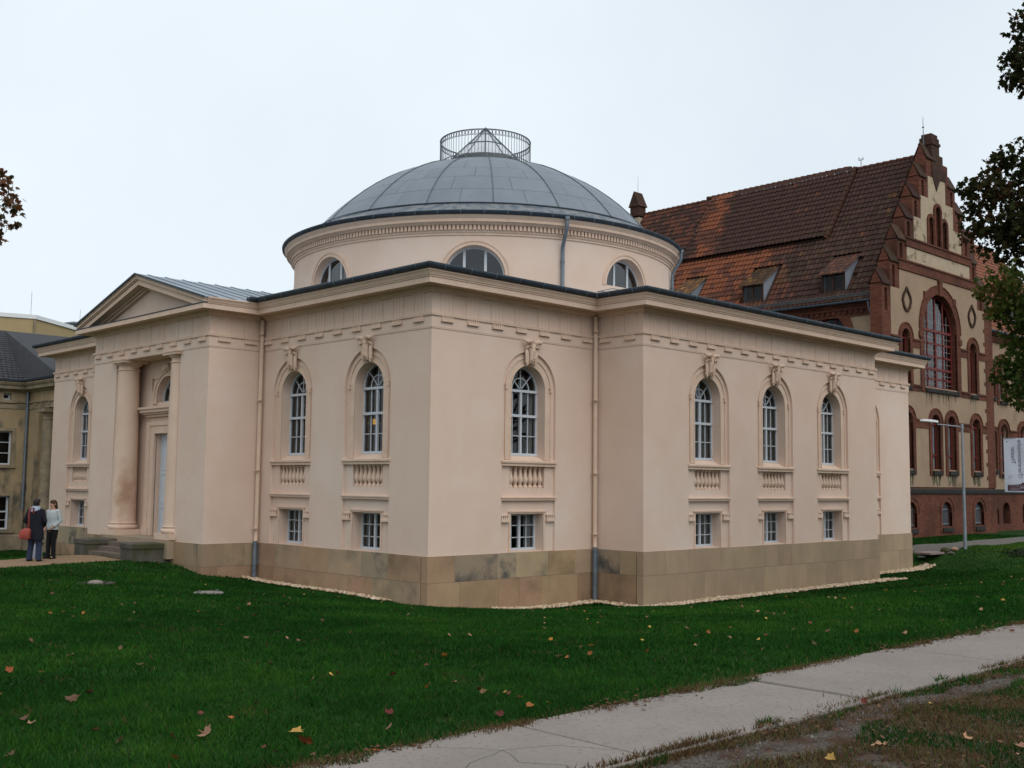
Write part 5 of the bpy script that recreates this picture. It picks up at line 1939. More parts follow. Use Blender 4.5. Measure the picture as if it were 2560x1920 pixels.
# twin pinnacle at the far gable and small ventilators
b = MB()
b.box(36.35, 37.05, 23.2, 23.9, 17.5, 19.55)
b.prism([(23.1, 19.5), (24.0, 19.5), (23.55, 20.5)], None, 36.28, 37.12, 'u')
b.box(36.2, 37.2, 23.1, 24.0, 18.85, 18.95)
part("far_pinnacle", b, BRICK_DARK)
b = MB()
b.box(36.30, 37.10, 23.15, 23.95, 17.3, 18.75)
part("pinnacle_plaster", b, PLASTER_PALE)
b = MB()
b.tube([(36.7, 23.55, 20.4), (36.7, 23.55, 21.6)], [.014, .006], 5)
b.tube([(36.95, 8.2, 19.0), (36.95, 8.2, 19.6)], .02, 5)
b.tube([(36.95, 8.08, 19.5), (36.95, 8.32, 19.5)], .015, 5)
b.tube([(36.95, 8.08, 19.5), (36.95, 8.08, 19.62)], .025, 5)
b.tube([(36.95, 8.32, 19.5), (36.95, 8.32, 19.66)], .025, 5)
part("roof_rod", b, IRON)

# long wing to the right of the gable
YW = 4.8
WX = [46.35, 49.1, 51.85, 54.6]
hw = [arch_poly(c, .48, 2.72, 4.98, 12) for c in WX] + [arch_poly(c, .48, 6.85, 8.7, 12) for c in WX]
nar = [arch_poly(45.12, .22, 2.9, 4.8, 10), arch_poly(45.12, .22, 7.0, 8.6, 10)]
b = MB()
b.prism(rect(X1 + .0, 58, 1.5, 10.5), hw + nar, YW, YW + .45)
part("wing_wall", b, PLASTER)
b = MB()
b.prism(rect(X1 + .02, 58, -1.3, 1.52), [arch_poly(c, .5, -.15, .55, 12) for c in WX] + [arch_poly(45.12, .2, -.15, .5, 8)], YW - .07, YW + .4)
part("wing_basement", b, BRICK)
b = MB()
for i in range(48):
    b.box(X1 + .3 * i, X1 + .3 * i + .15, YW - .13, YW + .02, 10.05, 10.25)
b.box(X1, 58, YW - .15, YW + .02, 10.25, 10.4)
b.box(X1, 58, YW - .24, YW + .02, 10.4, 10.55)
part("wing_cornice", b, BRICK)
b = MB()
b.prism([(YW - .12, 1.52), (YW + .05, 1.52), (YW + .05, 1.78), (YW - .04, 1.78), (YW - .14, 1.74), (YW - .14, 1.62)], None, X1 + .05, 58, 'u')
part("string_course", b, DARKSTONE)
for c in WX:
    surround(c, .48, .25, 2.72, 4.98, .08, YW)
    surround(c, .48, .25, 6.85, 8.7, .08, YW)
    set_window("red_window", c, lw_m, lw_p, YW, lw_c)
    ob("cellar_window", bpm, BH, (c, YW, -.03))
for z0, zs in ((2.9, 4.8), (7.0, 8.6)):
    surround(45.12, .22, .2, z0, zs, .07, YW)
    b = MB()
    b.prism(arch_poly(45.12, .23, z0, zs, 10), None, YW + .25, YW + .28)
    part("narrow_window", b, RED)
TRANS = {7.9, 8.7}
uw_m, uw_p = grid_window("red_window", .48, 6.85, 8.7, 2, [7.3, 7.9, 8.7], True, .17, RED, .06, .03, tr=.09, mull=.05)
uw_c = [curtain_mesh(-.46, -.1, 6.9, 9, .27), curtain_mesh(.12, .46, 6.9, 9, .27)]
for c in WX:
    set_window("red_window", c, uw_m, uw_p, YW, uw_c)
for xa, xb in ((47.1, 48.36), (49.84, 51.1), (52.6, 53.86)):
    band(xa, xb, 4.72, 5.08, .06, BRICK, YW)
WRZ, WRY = 10.62, 4.5
wl_ = 9.6
wu = (math.cos(rad(53)), math.sin(rad(53)))
def wp(x, s, h=0.):
    return (x, WRY + wu[0] * s - wu[1] * h, WRZ + wu[1] * s + wu[0] * h)
b = MB()
b.add([wp(X1, 0, -.05), wp(58, 0, -.05), wp(58, wl_, -.05), wp(X1 - 5, wl_, -.05)], [(0, 1, 2, 3)])
b.add([wp(58, 0, -.05), (58, 2 * (WRY + wu[0] * wl_) - WRY, WRZ), wp(58, wl_, -.05)], [(0, 1, 2)])
part("wing_roof", b, TILE_R, recalc=False)
t = MB()
for r in range(int(wl_ / TL_)):
    s = TL_ * r
    for i in range(64):
        x = X1 + .0 + TW_ * i
        if 49.0 < x < 50.6 and .5 < s < 3.3:
            continue
        m4 = Matrix(((1, 0, 0, wp(x, s, .02)[0]), (0, wu[0], -wu[1], wp(x, s, .02)[1]), (0, wu[1], wu[0], wp(x, s, .02)[2]), (0, 0, 0, 1)))
        t.add([m4 @ Vector((v[0], v[1] + random.uniform(-.004, .004), v[2])) for v in TV], TF)
part("wing_roof_tiles", t, TILE_R, kind='stuff', recalc=False)
for x in (49.15, 53.0):
    dormer(lambda y, xx, z: (y, WRY + xx, WRZ + z), x, x + 1.25, BH, [TILE_R, TILE_R, TILE_O], (1, 1, .3))
b = MB()
b.tube([(X1 + .1, WRY - .12, WRZ - .03), (58, WRY - .12, WRZ - .03)], .08, 8)
part("wing_gutter", b, ZINC_DARK, smooth=True)
b = MB()
for s0, x_ in ((1.9, 47.0), (5.2, 45.2)):
    b.add([wp(x_, s0, .09), wp(x_ + .6, s0 - .3, .12), wp(x_ - 1.1, s0 + 1.9, .12), wp(x_ - 1.3, s0 + 1.9, .09)], [(0, 1, 2, 3)])
part("roof_flashing", b, LEAD, recalc=False)
b = MB()
b.box(45.75, 46.95, 6.4, 7.4, 12.5, 16.9)
b.box(45.68, 47.02, 6.33, 7.47, 16.45, 16.65)
part("wing_chimney", b, BRICK)

# ------------------------------------------------------------------ weathered block beyond the theatre's left end
OB = root("weathered_house", (2, 30, -1.2), "stained ochre plaster house with dark slate roof left of the domed hall", "building")
def opart(name, b, mat, smooth=False, **k):
    return ob(name, b.mesh(name, mat, smooth), OB, (0, 0, 0), **k)
WX1, WY2 = .62, 27.4
w2 = [rect(-1.02, .0, 2.36, 3.78), rect(-1.0, .03, -.34, 1.06), rect(-.44, -.12, 5.1, 5.36)] + [rect(x, x + 1.02, z0, z1) for x in (-3.6, -6.2) for z0, z1 in ((2.36, 3.78), (-.34, 1.06))]
b = MB()
b.prism(rect(-9, WX1, -1.6, 5.55), w2, WY2, WY2 + .4)
opart("wall", b, OLDPL)
b = MB()
b.prism([(y, z) for y, z in rect(23.2, WY2, -1.6, 5.55)], [rect(24.55, 26.25, -.9, 4.75)], WX1, WX1 + .35, 'u')
b.box(WX1 + .35, 16, 23.2, WY2, -1.6, 5.4)
opart("wall", b, OLDPL)
b = MB()
b.lathe([(.36, -.8), (.36, -.65), (.32, -.6), (.3, -.5), (.265, 4.2), (.29, 4.22), (.29, 4.28), (.265, 4.3), (.3, 4.45), (.36, 4.52)], 20, (WX1 + .05, 25.2, 0))
b.box(WX1 - .35, WX1 + .4, 24.8, 25.6, 4.52, 4.66)
opart("column", b, OLDTRIM, True)
b = MB()
path = [(WX1, 23.2), (WX1, WY2), (-9, WY2)]
path = list(reversed(path))
def mould(prof):
    b = MB()
    b.sweep(prof, path)
    opart('moulding', b, OLDTRIM)
mould([(-.02, 4.72), (.03, 4.72), (.03, 4.9), (-.02, 4.9)])
mould([(-.02, 4.98), (.06, 4.98), (.06, 5.03), (-.02, 5.03)])
mould([(-.02, 5.44), (.05, 5.44), (.12, 5.52), (.3, 5.54), (.3, 5.66), (.36, 5.72), (.38, 5.8), (-.02, 5.82)])
mould([(-.02, -1.6), (.06, -1.6), (.06, -.62), (.03, -.56), (-.02, -.55)])
b = MB()
for y in (23.6, 24.3, 25.0, 25.7, 26.4):
    b = MB()
    b.box(WX1 - .05, WX1, y, y + .26, 4.86, 4.95)
    opart("guttae", b, OLDTRIM)
b = MB()
b.sweep([(.36, 5.83), (.42, 5.81), (.47, 5.84), (.48, 5.9), (.45, 5.9), (.36, 5.88)], path)
opart("gutter", b, ZINC_DARK)
b = MB()
b.tube([(WX1 - .3, WY2 - .3, 5.8), (WX1 - .1, WY2 - .1, 5.5), (WX1 - .1, WY2 - .1, .45)], .06, 8)
for z in (5.0, 3.2, 1.2, .62):
    b.lathe([(.075, -.02), (.075, .02)], 8, (WX1 - .1, WY2 - .1, z), cap=True)
opart("downpipe", b, ZINC_PIPE, True)
b = MB()
b.tube([(WX1 - .1, WY2 - .1, .45), (WX1 - .1, WY2 - .1, -1.3)], .05, 8)
opart("standpipe", b, OLDTRIM, True)
TRANS = {1.0}
def old_window(x0, x1, z0, z1, rows, cols):
    hf = (x1 - x0) / 2
    me, pn = grid_window("window", hf, z0, z1, cols, rows, False, .16, WHITE, .06, .03, tr=.06, mull=.08)
    w_ = ob("window", me, OB, ((x0 + x1) / 2, WY2, 0))
    for p in pn:
        sub("pane", p, w_)
    b = MB()
    b.prism(rect(-hf - .14, hf + .14, z0 - .12, z1 + .12), [rect(-hf, hf, z0, z1)], -.03, .01)
    b.box(-hf - .17, hf + .17, -.08, .02, z0 - .14, z0 - .07)
    sub("window_surround", b.mesh("window_surround", OLDTRIM), w_)
for x in (-1.02, -3.6, -6.2):
    old_window(x, x + 1.02, 2.36, 3.78, [2.85, 3.3], 2)
    TRANS = {.4}
    old_window(x + .02, x + 1.03, -.34, 1.06, [.05, .4], 2)
old_window(-.44, -.12, 5.1, 5.36, [], 1)
b = MB()
b.box(-8.9, WX1 - .02, WY2 + .6, WY2 + .8, -1.2, 5.5)
opart("dim_room", b, IN_DARK)
def slate_roof():
    b = MB()
    E0 = -.45
    b.add([(-12, WY2 - .42, 5.88), (WX1 - .42, WY2 - .42, 5.88), (WX1 - .42, 23.2, 5.88), (17, 23.2, 5.88), (17, 33.2, 8.75), (1.5, 33.2, 8.75), (-12, 33.2, 8.75), (4.6, 28.4, 8.2)],
          [(0, 1, 5, 6), (1, 2, 5), (2, 3, 4), (2, 4, 5)])
    return b
rows = MB()
P0, P1, Q0, Q1 = Vector((-12, WY2 - .44, 5.9)), Vector((WX1 - .44, WY2 - .44, 5.9)), Vector((-12, 33.4, 9.0)), Vector((2.0, 33.2, 8.72))
def slate_rows(A, B, C, D, n, m):
    """courses of slates between eave A-B and ridge C-D"""
    for r in range(n):
        f0, f1 = r / n, (r + 1.2) / n
        for i in range(m):
            a0, a1 = i / m + .002, (i + 1) / m - .002
            off = random.uniform(-.006, .008)
            p = [(A.lerp(B, a0)).lerp(C.lerp(D, a0), f0), (A.lerp(B, a1)).lerp(C.lerp(D, a1), f0), (A.lerp(B, a1)).lerp(C.lerp(D, a1), f1), (A.lerp(B, a0)).lerp(C.lerp(D, a0), f1)]
            up = Vector((0, 0, 1))
            lo_ = Vector((0, 0, .045 + off))
            rows.add([p[0] + lo_, p[1] + lo_, p[2], p[3], p[0], p[1]], [(0, 1, 2, 3), (4, 5, 1, 0)])
opart("roof_deck", slate_roof(), SLATE)
slate_rows(P0, P1, Q0, Q1, 22, 60)
slate_rows(Vector((WX1 - .44, WY2 - .44, 5.9)), Vector((WX1 - .44, 23.2, 5.9)), Vector((2.0, 33.2, 8.72)), Vector((14, 33.2, 8.72)), 22, 40)
o = ob("slates", rows.mesh("slates", SLATE, False, False), OB, (0, 0, 0), kind='stuff')
b = MB()
b.lathe([(.05, 0), (.05, .35), (.1, .36), (.1, .42), (.0, .46)], 10, (.95, 25.3, 6.0))
opart("roof_vent", b, STEEL, True)
b = MB()
b.tube([(.55, 25.9, 5.95), (1.4, 24.6, 6.35)], .035, 6)
opart("verge_strip", b, TILE_O)

# ------------------------------------------------------------------ tall plain block behind it
YB = root("yellow_block", (11, 62, -1), "plain pale yellow flat roofed block behind the weathered house", "building")
def ybox():
    b = MB()
    A, B_, C_ = (10.73, 54.17), (-8, 59.5), (22, 63.5)
    D_ = (B_[0] + C_[0] - A[0], B_[1] + C_[1] - A[1])
    pts = [A, C_, D_, B_]
    b.prism(pts, None, -2, 12.45, 'z')
    return b, pts
b, yp = ybox()
ob("wall", b.mesh("wall", YELLOW), YB, (0, 0, 0))
cx_, cy_ = sum(p[0] for p in yp) / 4, sum(p[1] for p in yp) / 4
b = MB()
b.prism([(cx_ + (x - cx_) * 1.012, cy_ + (y - cy_) * 1.012) for x, y in yp], None, 12.45, 12.72, 'z')
ob("parapet_edge", b.mesh("parapet_edge", LAMPWHITE), YB, (0, 0, 0))
b = MB()
b.tube([(10.7, 54.1, 12.4), (10.7, 54.1, -1)], .08, 6)
ob("drainpipe", b.mesh("drainpipe", OLDTRIM), YB, (0, 0, 0))
b = MB()
b.lathe([(.35, 12.7), (.35, 13.0)], 12, (15.2, 58.6, 0))
b.lathe([(.1, 13.2), (.75, 13.05), (.75, 12.98), (.35, 12.98)], 12, (15.2, 58.6, 0))
ob("roof_ventilator", b.mesh("roof_ventilator", IRON), YB, (0, 0, 0))
b = MB()
b.lathe([(.7, 12.7), (.7, 12.95), (0, 13.0)], 14, (8.0, 56.0, 0))
ob("roof_dome_light", b.mesh("roof_dome_light", LAMPWHITE), YB, (0, 0, 0))
b = MB()
for x, y in ((10.6, 54.6), (16.1, 59.8)):
    b.tube([(x, y, 12.7), (x, y, 14.3)], .015, 4)
ob("lightning_rod", b.mesh("lightning_rod", STEEL), YB, (0, 0, 0))

# ------------------------------------------------------------------ street lamp
lx, ly = 27.85, -.95
lz = tz1(lx, ly)
LP = root("street_lamp", (lx, ly, lz), "grey street lamp with flat white head at the gravel path", "street lamp")
b = MB()
b.tube([(lx, ly, lz - .1), (lx, ly, lz + 1.0), (lx, ly, lz + 5.1)], [.075, .068, .042], 12)
ob("pole", b.mesh("pole", STEEL, True), LP, (0, 0, 0))
b = MB()
hx, hy = lx - .55, ly + 1.15
b.tube([(lx, ly, lz + 5.0), (lx + (hx - lx) * .75, ly + (hy - ly) * .75, lz + 5.12)], .028, 8)
b.tube([(lx, ly, lz + 4.9), (lx, ly, lz + 5.13)], .06, 10)
ob("arm", b.mesh("arm", STEEL, True), LP, (0, 0, 0))
b = MB()
d = Vector((hx - lx, hy - ly, .12)).normalized()
sd = Vector((-d.y, d.x, 0)).normalized()
up = d.cross(sd) * -1 if d.cross(sd).z < 0 else d.cross(sd)
o_ = Vector((lx, ly, lz + 5.12)) + d * .92
rings = []
for t, w, h in ((0, .05, .05), (.06, .09, .07), (.3, .13, .09), (.6, .13, .08), (.72, .09, .05)):
    c = o_ + d * t
    rings.append([c - sd * w, c - sd * w * .7 + up * h, c + sd * w * .7 + up * h, c + sd * w, c + sd * w * .8 - up * .03, c - sd * w * .8 - up * .03])
b.loft(rings)
ob("lamp_head", b.mesh("lamp_head", LAMPWHITE), LP, (0, 0, 0))

# ------------------------------------------------------------------ banner seen from behind
bx, by = 24.42, -4.0
bd = Vector((.25, -1.18, 0)).normalized()
bn = Vector((bd.y, -bd.x, 0))
if bn.x > 0:
    bn = -bn
bz0, bz1, BW = 1.68, 3.66, .98
pz = tz1(bx + bd.x * 1.06, by + bd.y * 1.06)
BN = root("banner", (bx + bd.x * 1.06, by + bd.y * 1.06, pz), "white theatre banner hanging from a pole, its writing showing through reversed", "banner")
def bp(u, z, o=0.):
    return Vector((bx, by, 0)) + bd * u + Vector((0, 0, z)) + bn * o
b = MB()
vs = []
nu, nv = 12, 20
for j in range(nv + 1):
    for i in range(nu + 1):
        u, z = BW * i / nu, bz0 + (bz1 - bz0) * j / nv
        vs.append(bp(u, z, .012 * math.sin(u * 5 + z * 3) + .01 * math.sin(z * 4)))
b.add(vs, [(j * (nu + 1) + i, j * (nu + 1) + i + 1, (j + 1) * (nu + 1) + i + 1, (j + 1) * (nu + 1) + i) for j in range(nv) for i in range(nu)])
ob("cloth", b.mesh("cloth", CLOTHW, True), BN, (0, 0, 0))
b = MB()
pc = bp(1.06, 0)
b.tube([(pc.x, pc.y, pz - .1), (pc.x, pc.y, 3.85)], .04, 10)
for z in (bz0, bz1):
    b.tube([bp(1.06, z), bp(-.02, z)], .016, 8)
ob("banner_pole", b.mesh("banner_pole", STEEL, True), BN, (0, 0, 0))
def reversed_text(s, size, u, z):
    """lettering that runs upward on the far face, so from this side it reads mirrored"""
    cu = bpy.data.curves.new("lettering", 'FONT')
    cu.body = s
    cu.size = size
    cu.extrude = .001
    to = bpy.data.objects.new("tmp", cu)
    COL.objects.link(to)
    bpy.context.view_layer.update()
    me = bpy.data.meshes.new_from_object(to.evaluated_get(bpy.context.evaluated_depsgraph_get()))
    bpy.data.objects.remove(to)
    me.name = "lettering"
    for v in me.vertices:
        tx, ty, tz_ = v.co
        uu, zz = u + ty, z + tx
        v.co = bp(uu, zz, .012 * math.sin(uu * 5 + zz * 3) + .01 * math.sin(zz * 4) + .004 + tz_)
    me.materials.clear()
    me.materials.append(INK)
    ob("lettering", me, BN, (0, 0, 0))
reversed_text("Tieranatomische", .20, .48, 2.27)
reversed_text("Theater", .20, .25, 2.72)
reversed_text("Das", .20, .72, 2.42)
b = MB()
def flat(u0, u1, z0, z1, o=.004):
    q = []
    for u, z in ((u0, z0), (u1, z0), (u1, z1), (u0, z1)):
        q.append(bp(u, z, .012 * math.sin(u * 5 + z * 3) + .01 * math.sin(z * 4) + o))
    b.add(q, [(0, 1, 2, 3)])
for k in range(4):
    flat(.12 + .05 * (k % 2), .62, 2.17 + .035 * k, 2.178 + .035 * k)
flat(.09, .13, 3.52, 3.56)
flat(.085, .135, 3.535, 3.545, .006)
ob("small_print", b.mesh("small_print", INK, recalc=False), BN, (0, 0, 0))
b = MB()
q = [(.10, 1.73), (.97, 1.73), (.97, 2.14), (.80, 2.10), (.74, 2.09), (.58, 1.99), (.50, 1.96), (.10, 1.95)]
for i in range(len(q) - 1):
    pass
for (u0, u1, h) in ((.10, .2, 1.95), (.2, .3, 1.95), (.3, .4, 1.955), (.4, .5, 1.96), (.5, .58, 1.98), (.58, .66, 2.03), (.66, .74, 2.08), (.74, .84, 2.11), (.84, .96, 2.15)):
    flat(u0, u1, 1.73, h, .004)
ob("building_print", b.mesh("building_print", MAROON, recalc=False), BN, (0, 0, 0))
b = MB()
for z, us in ((1.90, (.16, .24, .30, .38, .44, .52, .6, .66, .8)), (1.855, (.55, .6, .65)), (1.82, (.2, .27, .34, .42, .5, .56, .64, .7, .8)), (1.775, (.2, .26, .32, .38, .46))):
    for u in us:
        flat(u, u + .035, z, z + .018, .008)
ob("dates_print", b.mesh("dates_print", CLOTHW, recalc=False), BN, (0, 0, 0))

# ------------------------------------------------------------------ things on the ground
def ground_thing(name, b, mat, x, y, label, cat, smooth=False, dz_=0.):
    o = ob(name, b.mesh(name, mat, smooth), None, (x, y, tz1(x, y) + dz_))
    return tag(o, label, cat)
b = MB()
b.lathe([(.36, -.05), (.36, .02), (.30, .025)], 20, cap=False)
cap = MB()
b.lathe([(.30, .0), (.21, .06), (.17, .10), (.09, .135), (.0, .145)], 20)
md = root("inspection_dome", (-6.66, 3.5, tz1(-6.66, 3.5)), "pale domed cap in a dark ring on the lawn near the sandy path", "drain cap")
r_ = MB()
r_.lathe([(.42, -.03), (.42, .03), (.26, .035), (.26, -.03)], 20)
ob("collar", r_.mesh("collar", CORE), md, md.location)
d_ = MB()
d_.lathe([(.17, .0), (.165, .04), (.13, .075), (.07, .09), (.001, .095)], 20)
ob("cap", d_.mesh("cap", LAMPWHITE if False else CONC, True), md, md.location)
mc = root("manhole_cover", (-5.66, .3, tz1(-5.66, .3)), "flat round concrete manhole lid in the lawn near the gutter pipe", "manhole cover")
d_ = MB()
d_.lathe([(.31, -.05), (.31, .03), (.29, .04), (.26, .04), (.255, .034), (.001, .034)], 28)
ob("lid", d_.mesh("lid", CONC, True), mc, mc.location)
d_ = MB()
for s in (-1, 1):
    d_.tube([(s * .2, -.04, .05), (s * .2, -.04, .075), (s * .2, .04, .075), (s * .2, .04, .05)], .012, 5)
ob("lifting_ring", d_.mesh("lifting_ring", IRON), mc, mc.location)
b = MB()
b.loft([[(-1.0, -.35, 0), (.5, -.4, 0), (.7, .3, 0), (-.9, .4, 0)], [(-1.0, -.35, .07), (.5, -.4, .09), (.7, .3, .09), (-.9, .4, .07)]])
ground_thing("loose_slab", b, M("pinkish_slab", (.27, .2, .18), (.22, .17, .15), scale=3, rough=.95), 27.0, .0, "flat pinkish paving slab lying at the end of the gravel path", "slab", dz_=.03)
for i, (dx, dy, s, lab) in enumerate(((27.35, -.35, .2, "rough brown boulder beside the pinkish slab"), (27.6, -.62, .15, "smaller mossy stone between the boulder and the lamp"), (27.2, -.68, .11, "little dark stone in the grass before the slab"))):
    b = MB()
    rings = []
    for k in range(6):
        t = k / 5
        rr = s * math.sin(PI * (.12 + .84 * t)) ** .6
        rings.append([(rr * (1.3 + random.uniform(-.2, .2)) * math.cos(a), rr * (1 + random.uniform(-.2, .2)) * math.sin(a), -.04 + s * 1.1 * t) for a in [j * PI / 4 for j in range(8)]])
    b.loft(rings)
    ground_thing("stone", b, (MOSS, SAND_C, MOSS)[i], dx, dy, lab, "stone")
b = MB()
b.loft([[(-.17, -.1, 0), (.15, -.12, 0), (.18, .1, 0), (-.14, .12, 0)], [(-.15, -.1, .05), (.15, -.1, .06), (.16, .09, .05), (-.13, .1, .06)]])
ground_thing("white_stone", b, LAMPWHITE, 26.6, .3, "flat white stone lying in the grass by the corner of the hall", "stone")

def leaf_cloud(clumps, size, seed, keep=None, droop=.3):
    """many small maple leaves through clump volumes; clumps: (x,y,z,r,count)"""
    g = np.random.default_rng(seed)
    C = np.concatenate([np.repeat(np.array([[c[0], c[1], c[2], c[3]]]), c[4], 0) for c in clumps])
    n = len(C)
    d = g.normal(0, 1, (n, 3))
    d /= np.linalg.norm(d, axis=1)[:, None]
    rr = g.uniform(0, 1, n) ** .45
    P = C[:, :3] + d * (C[:, 3] * rr)[:, None] * np.array([1, 1, .85])
    if keep is not None:
        P = P[keep(P)]
        n = len(P)
    clt = vnoise(P[:, 0] * 1.0 + P[:, 2] * .7, P[:, 1] + P[:, 2] * .9, .6, seed)
    tint = np.clip(.15 + .7 * clt + g.normal(0, .16, n), 0, 1)
    th, tl = g.uniform(0, 2 * PI, n), g.normal(0, .55, n)
    s = size * g.uniform(.65, 1.25, n)
    ax = np.stack([np.cos(th) * np.cos(tl), np.sin(th) * np.cos(tl), -np.abs(np.sin(tl)) - droop], 1)
    ax /= np.linalg.norm(ax, axis=1)[:, None]
    rv = g.normal(0, 1, (n, 3))
    sd_ = np.cross(ax, rv)
    sd_ /= np.linalg.norm(sd_, axis=1)[:, None]
    nm = np.cross(sd_, ax)
    # five lobed leaf: nine outline points, fan of quads
    T = np.array([(0, 0), (.18, .42), (.34, .30), (.62, .52), (.62, .22), (1.0, .0), (.62, -.22), (.62, -.52), (.34, -.30), (.18, -.42)])
    k = len(T)
    V = P[:, None, :] + s[:, None, None] * (ax[:, None, :] * T[None, :, :1] + sd_[:, None, :] * T[None, :, 1:] + nm[:, None, :] * (.18 * np.abs(T[None, :, 1:])))
    F = np.array([(0, 9, 8), (0, 8, 7, 6), (0, 6, 5, 4), (0, 4, 3, 2), (0, 2, 1)], dtype=object)
    tri = np.array([(0, 9, 8), (0, 8, 7), (0, 7, 6), (0, 6, 5), (0, 5, 4), (0, 4, 3), (0, 3, 2), (0, 2, 1)], np.int32)
    idx = (np.arange(n, dtype=np.int32)[:, None, None] * k + tri[None]).reshape(-1)
    me = bpy.data.meshes.new("crown")
    me.vertices.add(n * k)
    me.vertices.foreach_set('co', V.astype(np.float32).ravel())
    me.loops.add(len(idx))
    me.loops.foreach_set('vertex_index', idx)
    me.polygons.add(len(idx) // 3)
    me.polygons.foreach_set('loop_start', np.arange(0, len(idx), 3, dtype=np.int32))
    me.update(calc_edges=True)
    a = me.attributes.new('tint', 'FLOAT', 'POINT')
    a.data.foreach_set('value', np.repeat(tint, k).astype(np.float32))
    return me

def out_of_view(P, lim):
    a = np.arctan2(P[:, 1] - CY, P[:, 0] - CX)
    return a < lim

def tree(label, base, height, hub, clumps, extra_c, extra_r, n_extra, leaf, mat, seed, cat="tree", cond=None, leafn=60):
    """trunk with limbs reaching every clump, crown of separate leaves"""
    g = np.random.default_rng(seed)
    zb = tz1(*base)
    t = root("maple_tree", (base[0], base[1], zb), label, cat)
    cl = [(x, y, z, r, max(10, int(leafn * (r / .35) ** 1.8))) for x, y, z, r in clumps]
    k = 0
    while k < n_extra:
        d = g.normal(0, 1, 3)
        d /= np.linalg.norm(d)
        p = np.array(extra_c) + d * np.array(extra_r) * g.uniform(.45, 1.) ** .5
        r = g.uniform(.5, .95)
        if cond is not None and not cond(p, r):
            continue
        cl.append((p[0], p[1], p[2], r, int(leafn * 1.6 * (r / .5) ** 1.5)))
        k += 1
    cr = ob("crown", leaf_cloud(cl, leaf, seed), t, (0, 0, 0))
    cr.data.materials.append(mat)
    b = MB()
    hub = Vector(hub)
    B0 = Vector((base[0], base[1], zb - .2))
    mid = B0.lerp(hub, .5) + Vector((.15, -.1, 0))
    b.tube([B0, B0 + Vector((0, 0, .5)), mid, hub, hub + Vector((.2, .1, height * .25))], [.42, .33, .27, .22, .08], 10)
    ob("trunk", b.mesh("trunk", BARK, True), t, (0, 0, 0))
    b = MB()
    for i, c in enumerate(cl):
        e = Vector(c[:3])
        st = B0.lerp(hub, .75 + .25 * g.random()) if i % 3 else hub + Vector((.1, .05, height * .12))
        m1 = st.lerp(e, .45) + Vector((g.normal(0, .25), g.normal(0, .25), .35))
        m2 = st.lerp(e, .8) + Vector((g.normal(0, .15), g.normal(0, .15), .2))
        b.tube([st, m1, m2, e], [.07, .045, .022, .006] if c[3] > .4 else [.05, .03, .014, .004], 5)
    ob("limbs", b.mesh("limbs", BARK, True), t, (0, 0, 0))
    return t
DARK = [(5.0, -12.0, 7.1, 0.96), (4.42, -11.89, 7.75, 0.48), (5.59, -12.12, 8.27, 0.87), (4.74, -11.36, 7.91, 0.28), (5.13, -11.24, 7.58, 0.24), (4.53, -11.63, 7.0, 0.26), (5.19, -12.49, 10.26, 0.65), (5.37, -12.12, 10.66, 0.3), (5.06, -12.14, 10.06, 0.26), (5.69, -12.41, 11.36, 0.61), (5.13, -12.32, 6.95, 0.6), (5.38, -11.75, 7.0, 0.3), (5.15, -11.82, 8.49, 0.26), (6.25, -12.48, 7.24, 1.3), (6.4, -13.1, 8.7, 1.0), (5.86, -12.88, 10.67, 1.13)]
GREEN = [(10.4, -9.35, 6.88, 0.37), (10.88, -9.45, 6.68, 0.49), (10.33, -9.97, 7.05, 0.65), (10.69, -10.06, 6.38, 0.76), (10.47, -9.5, 6.11, 0.28), (10.31, -9.13, 6.69, 0.2), (11.11, -9.77, 5.54, 0.49), (10.69, -9.51, 6.29, 0.38), (10.59, -9.8, 4.69, 0.49), (10.47, -9.5, 4.55, 0.22), (10.68, -10.04, 4.18, 0.49), (10.56, -9.72, 4.94, 0.33), (11.35, -10.35, 5.5, 1.0), (10.81, -10.38, 4.37, 0.98), (11.92, -10.53, 6.79, 1.52), (10.75, -9.95, 6.0, .6), (11.0, -10.3, 5.0, .8)]
LEFT = [(-11.53, -3.7, 6.22, 0.14), (-11.46, -3.73, 6.11, 0.17), (-11.39, -3.54, 5.88, 0.2), (-11.33, -3.77, 5.67, 0.12), (-11.29, -3.58, 5.49, 0.1), (-11.51, -3.71, 5.49, 0.16), (-11.61, -3.36, 5.87, 0.46), (-12.1, -3.51, 5.8, 0.5), (-11.84, -3.6, 5.3, 0.39)]
LEFT = [(x, y, z + .14, r) for x, y, z, r in LEFT]
lim_r = rad(19.5)
def right_of_view(p, r):
    d = math.hypot(p[0] - CX, p[1] - CY)
    return math.atan2(p[1] - CY, p[0] - CX) + r / d < lim_r
def left_of_view(p, r):
    d = math.hypot(p[0] - CX, p[1] - CY)
    return math.atan2(p[1] - CY, p[0] - CX) - r / d > rad(72.5)
tree("dark leaved maple reaching in high over the brick house's gable", (10.5, -17.2), 12, (10.3, -16.8, 5.2), DARK, (10.3, -16.3, 8.6), (6, 5.2, 4.6), 60, .125, LEAF_DARK, 3, cond=right_of_view, leafn=120)
tree("green and yellow maple branch drooping beside the dark foliage", (16.5, -14.2), 9, (16.2, -13.9, 4.2), GREEN, (16.2, -13.6, 6.6), (5, 4.4, 3.6), 45, .13, LEAF_GREEN, 4, cond=right_of_view, leafn=72)
tree("rusty autumn maple poking in at the left edge of the sky", (-15.6, -2.6), 9, (-15.2, -2.9, 4.2), LEFT, (-15.4, -2.4, 6.4), (3.4, 3.4, 2.9), 40, .11, LEAF_RUST, 5, cond=left_of_view, leafn=70)
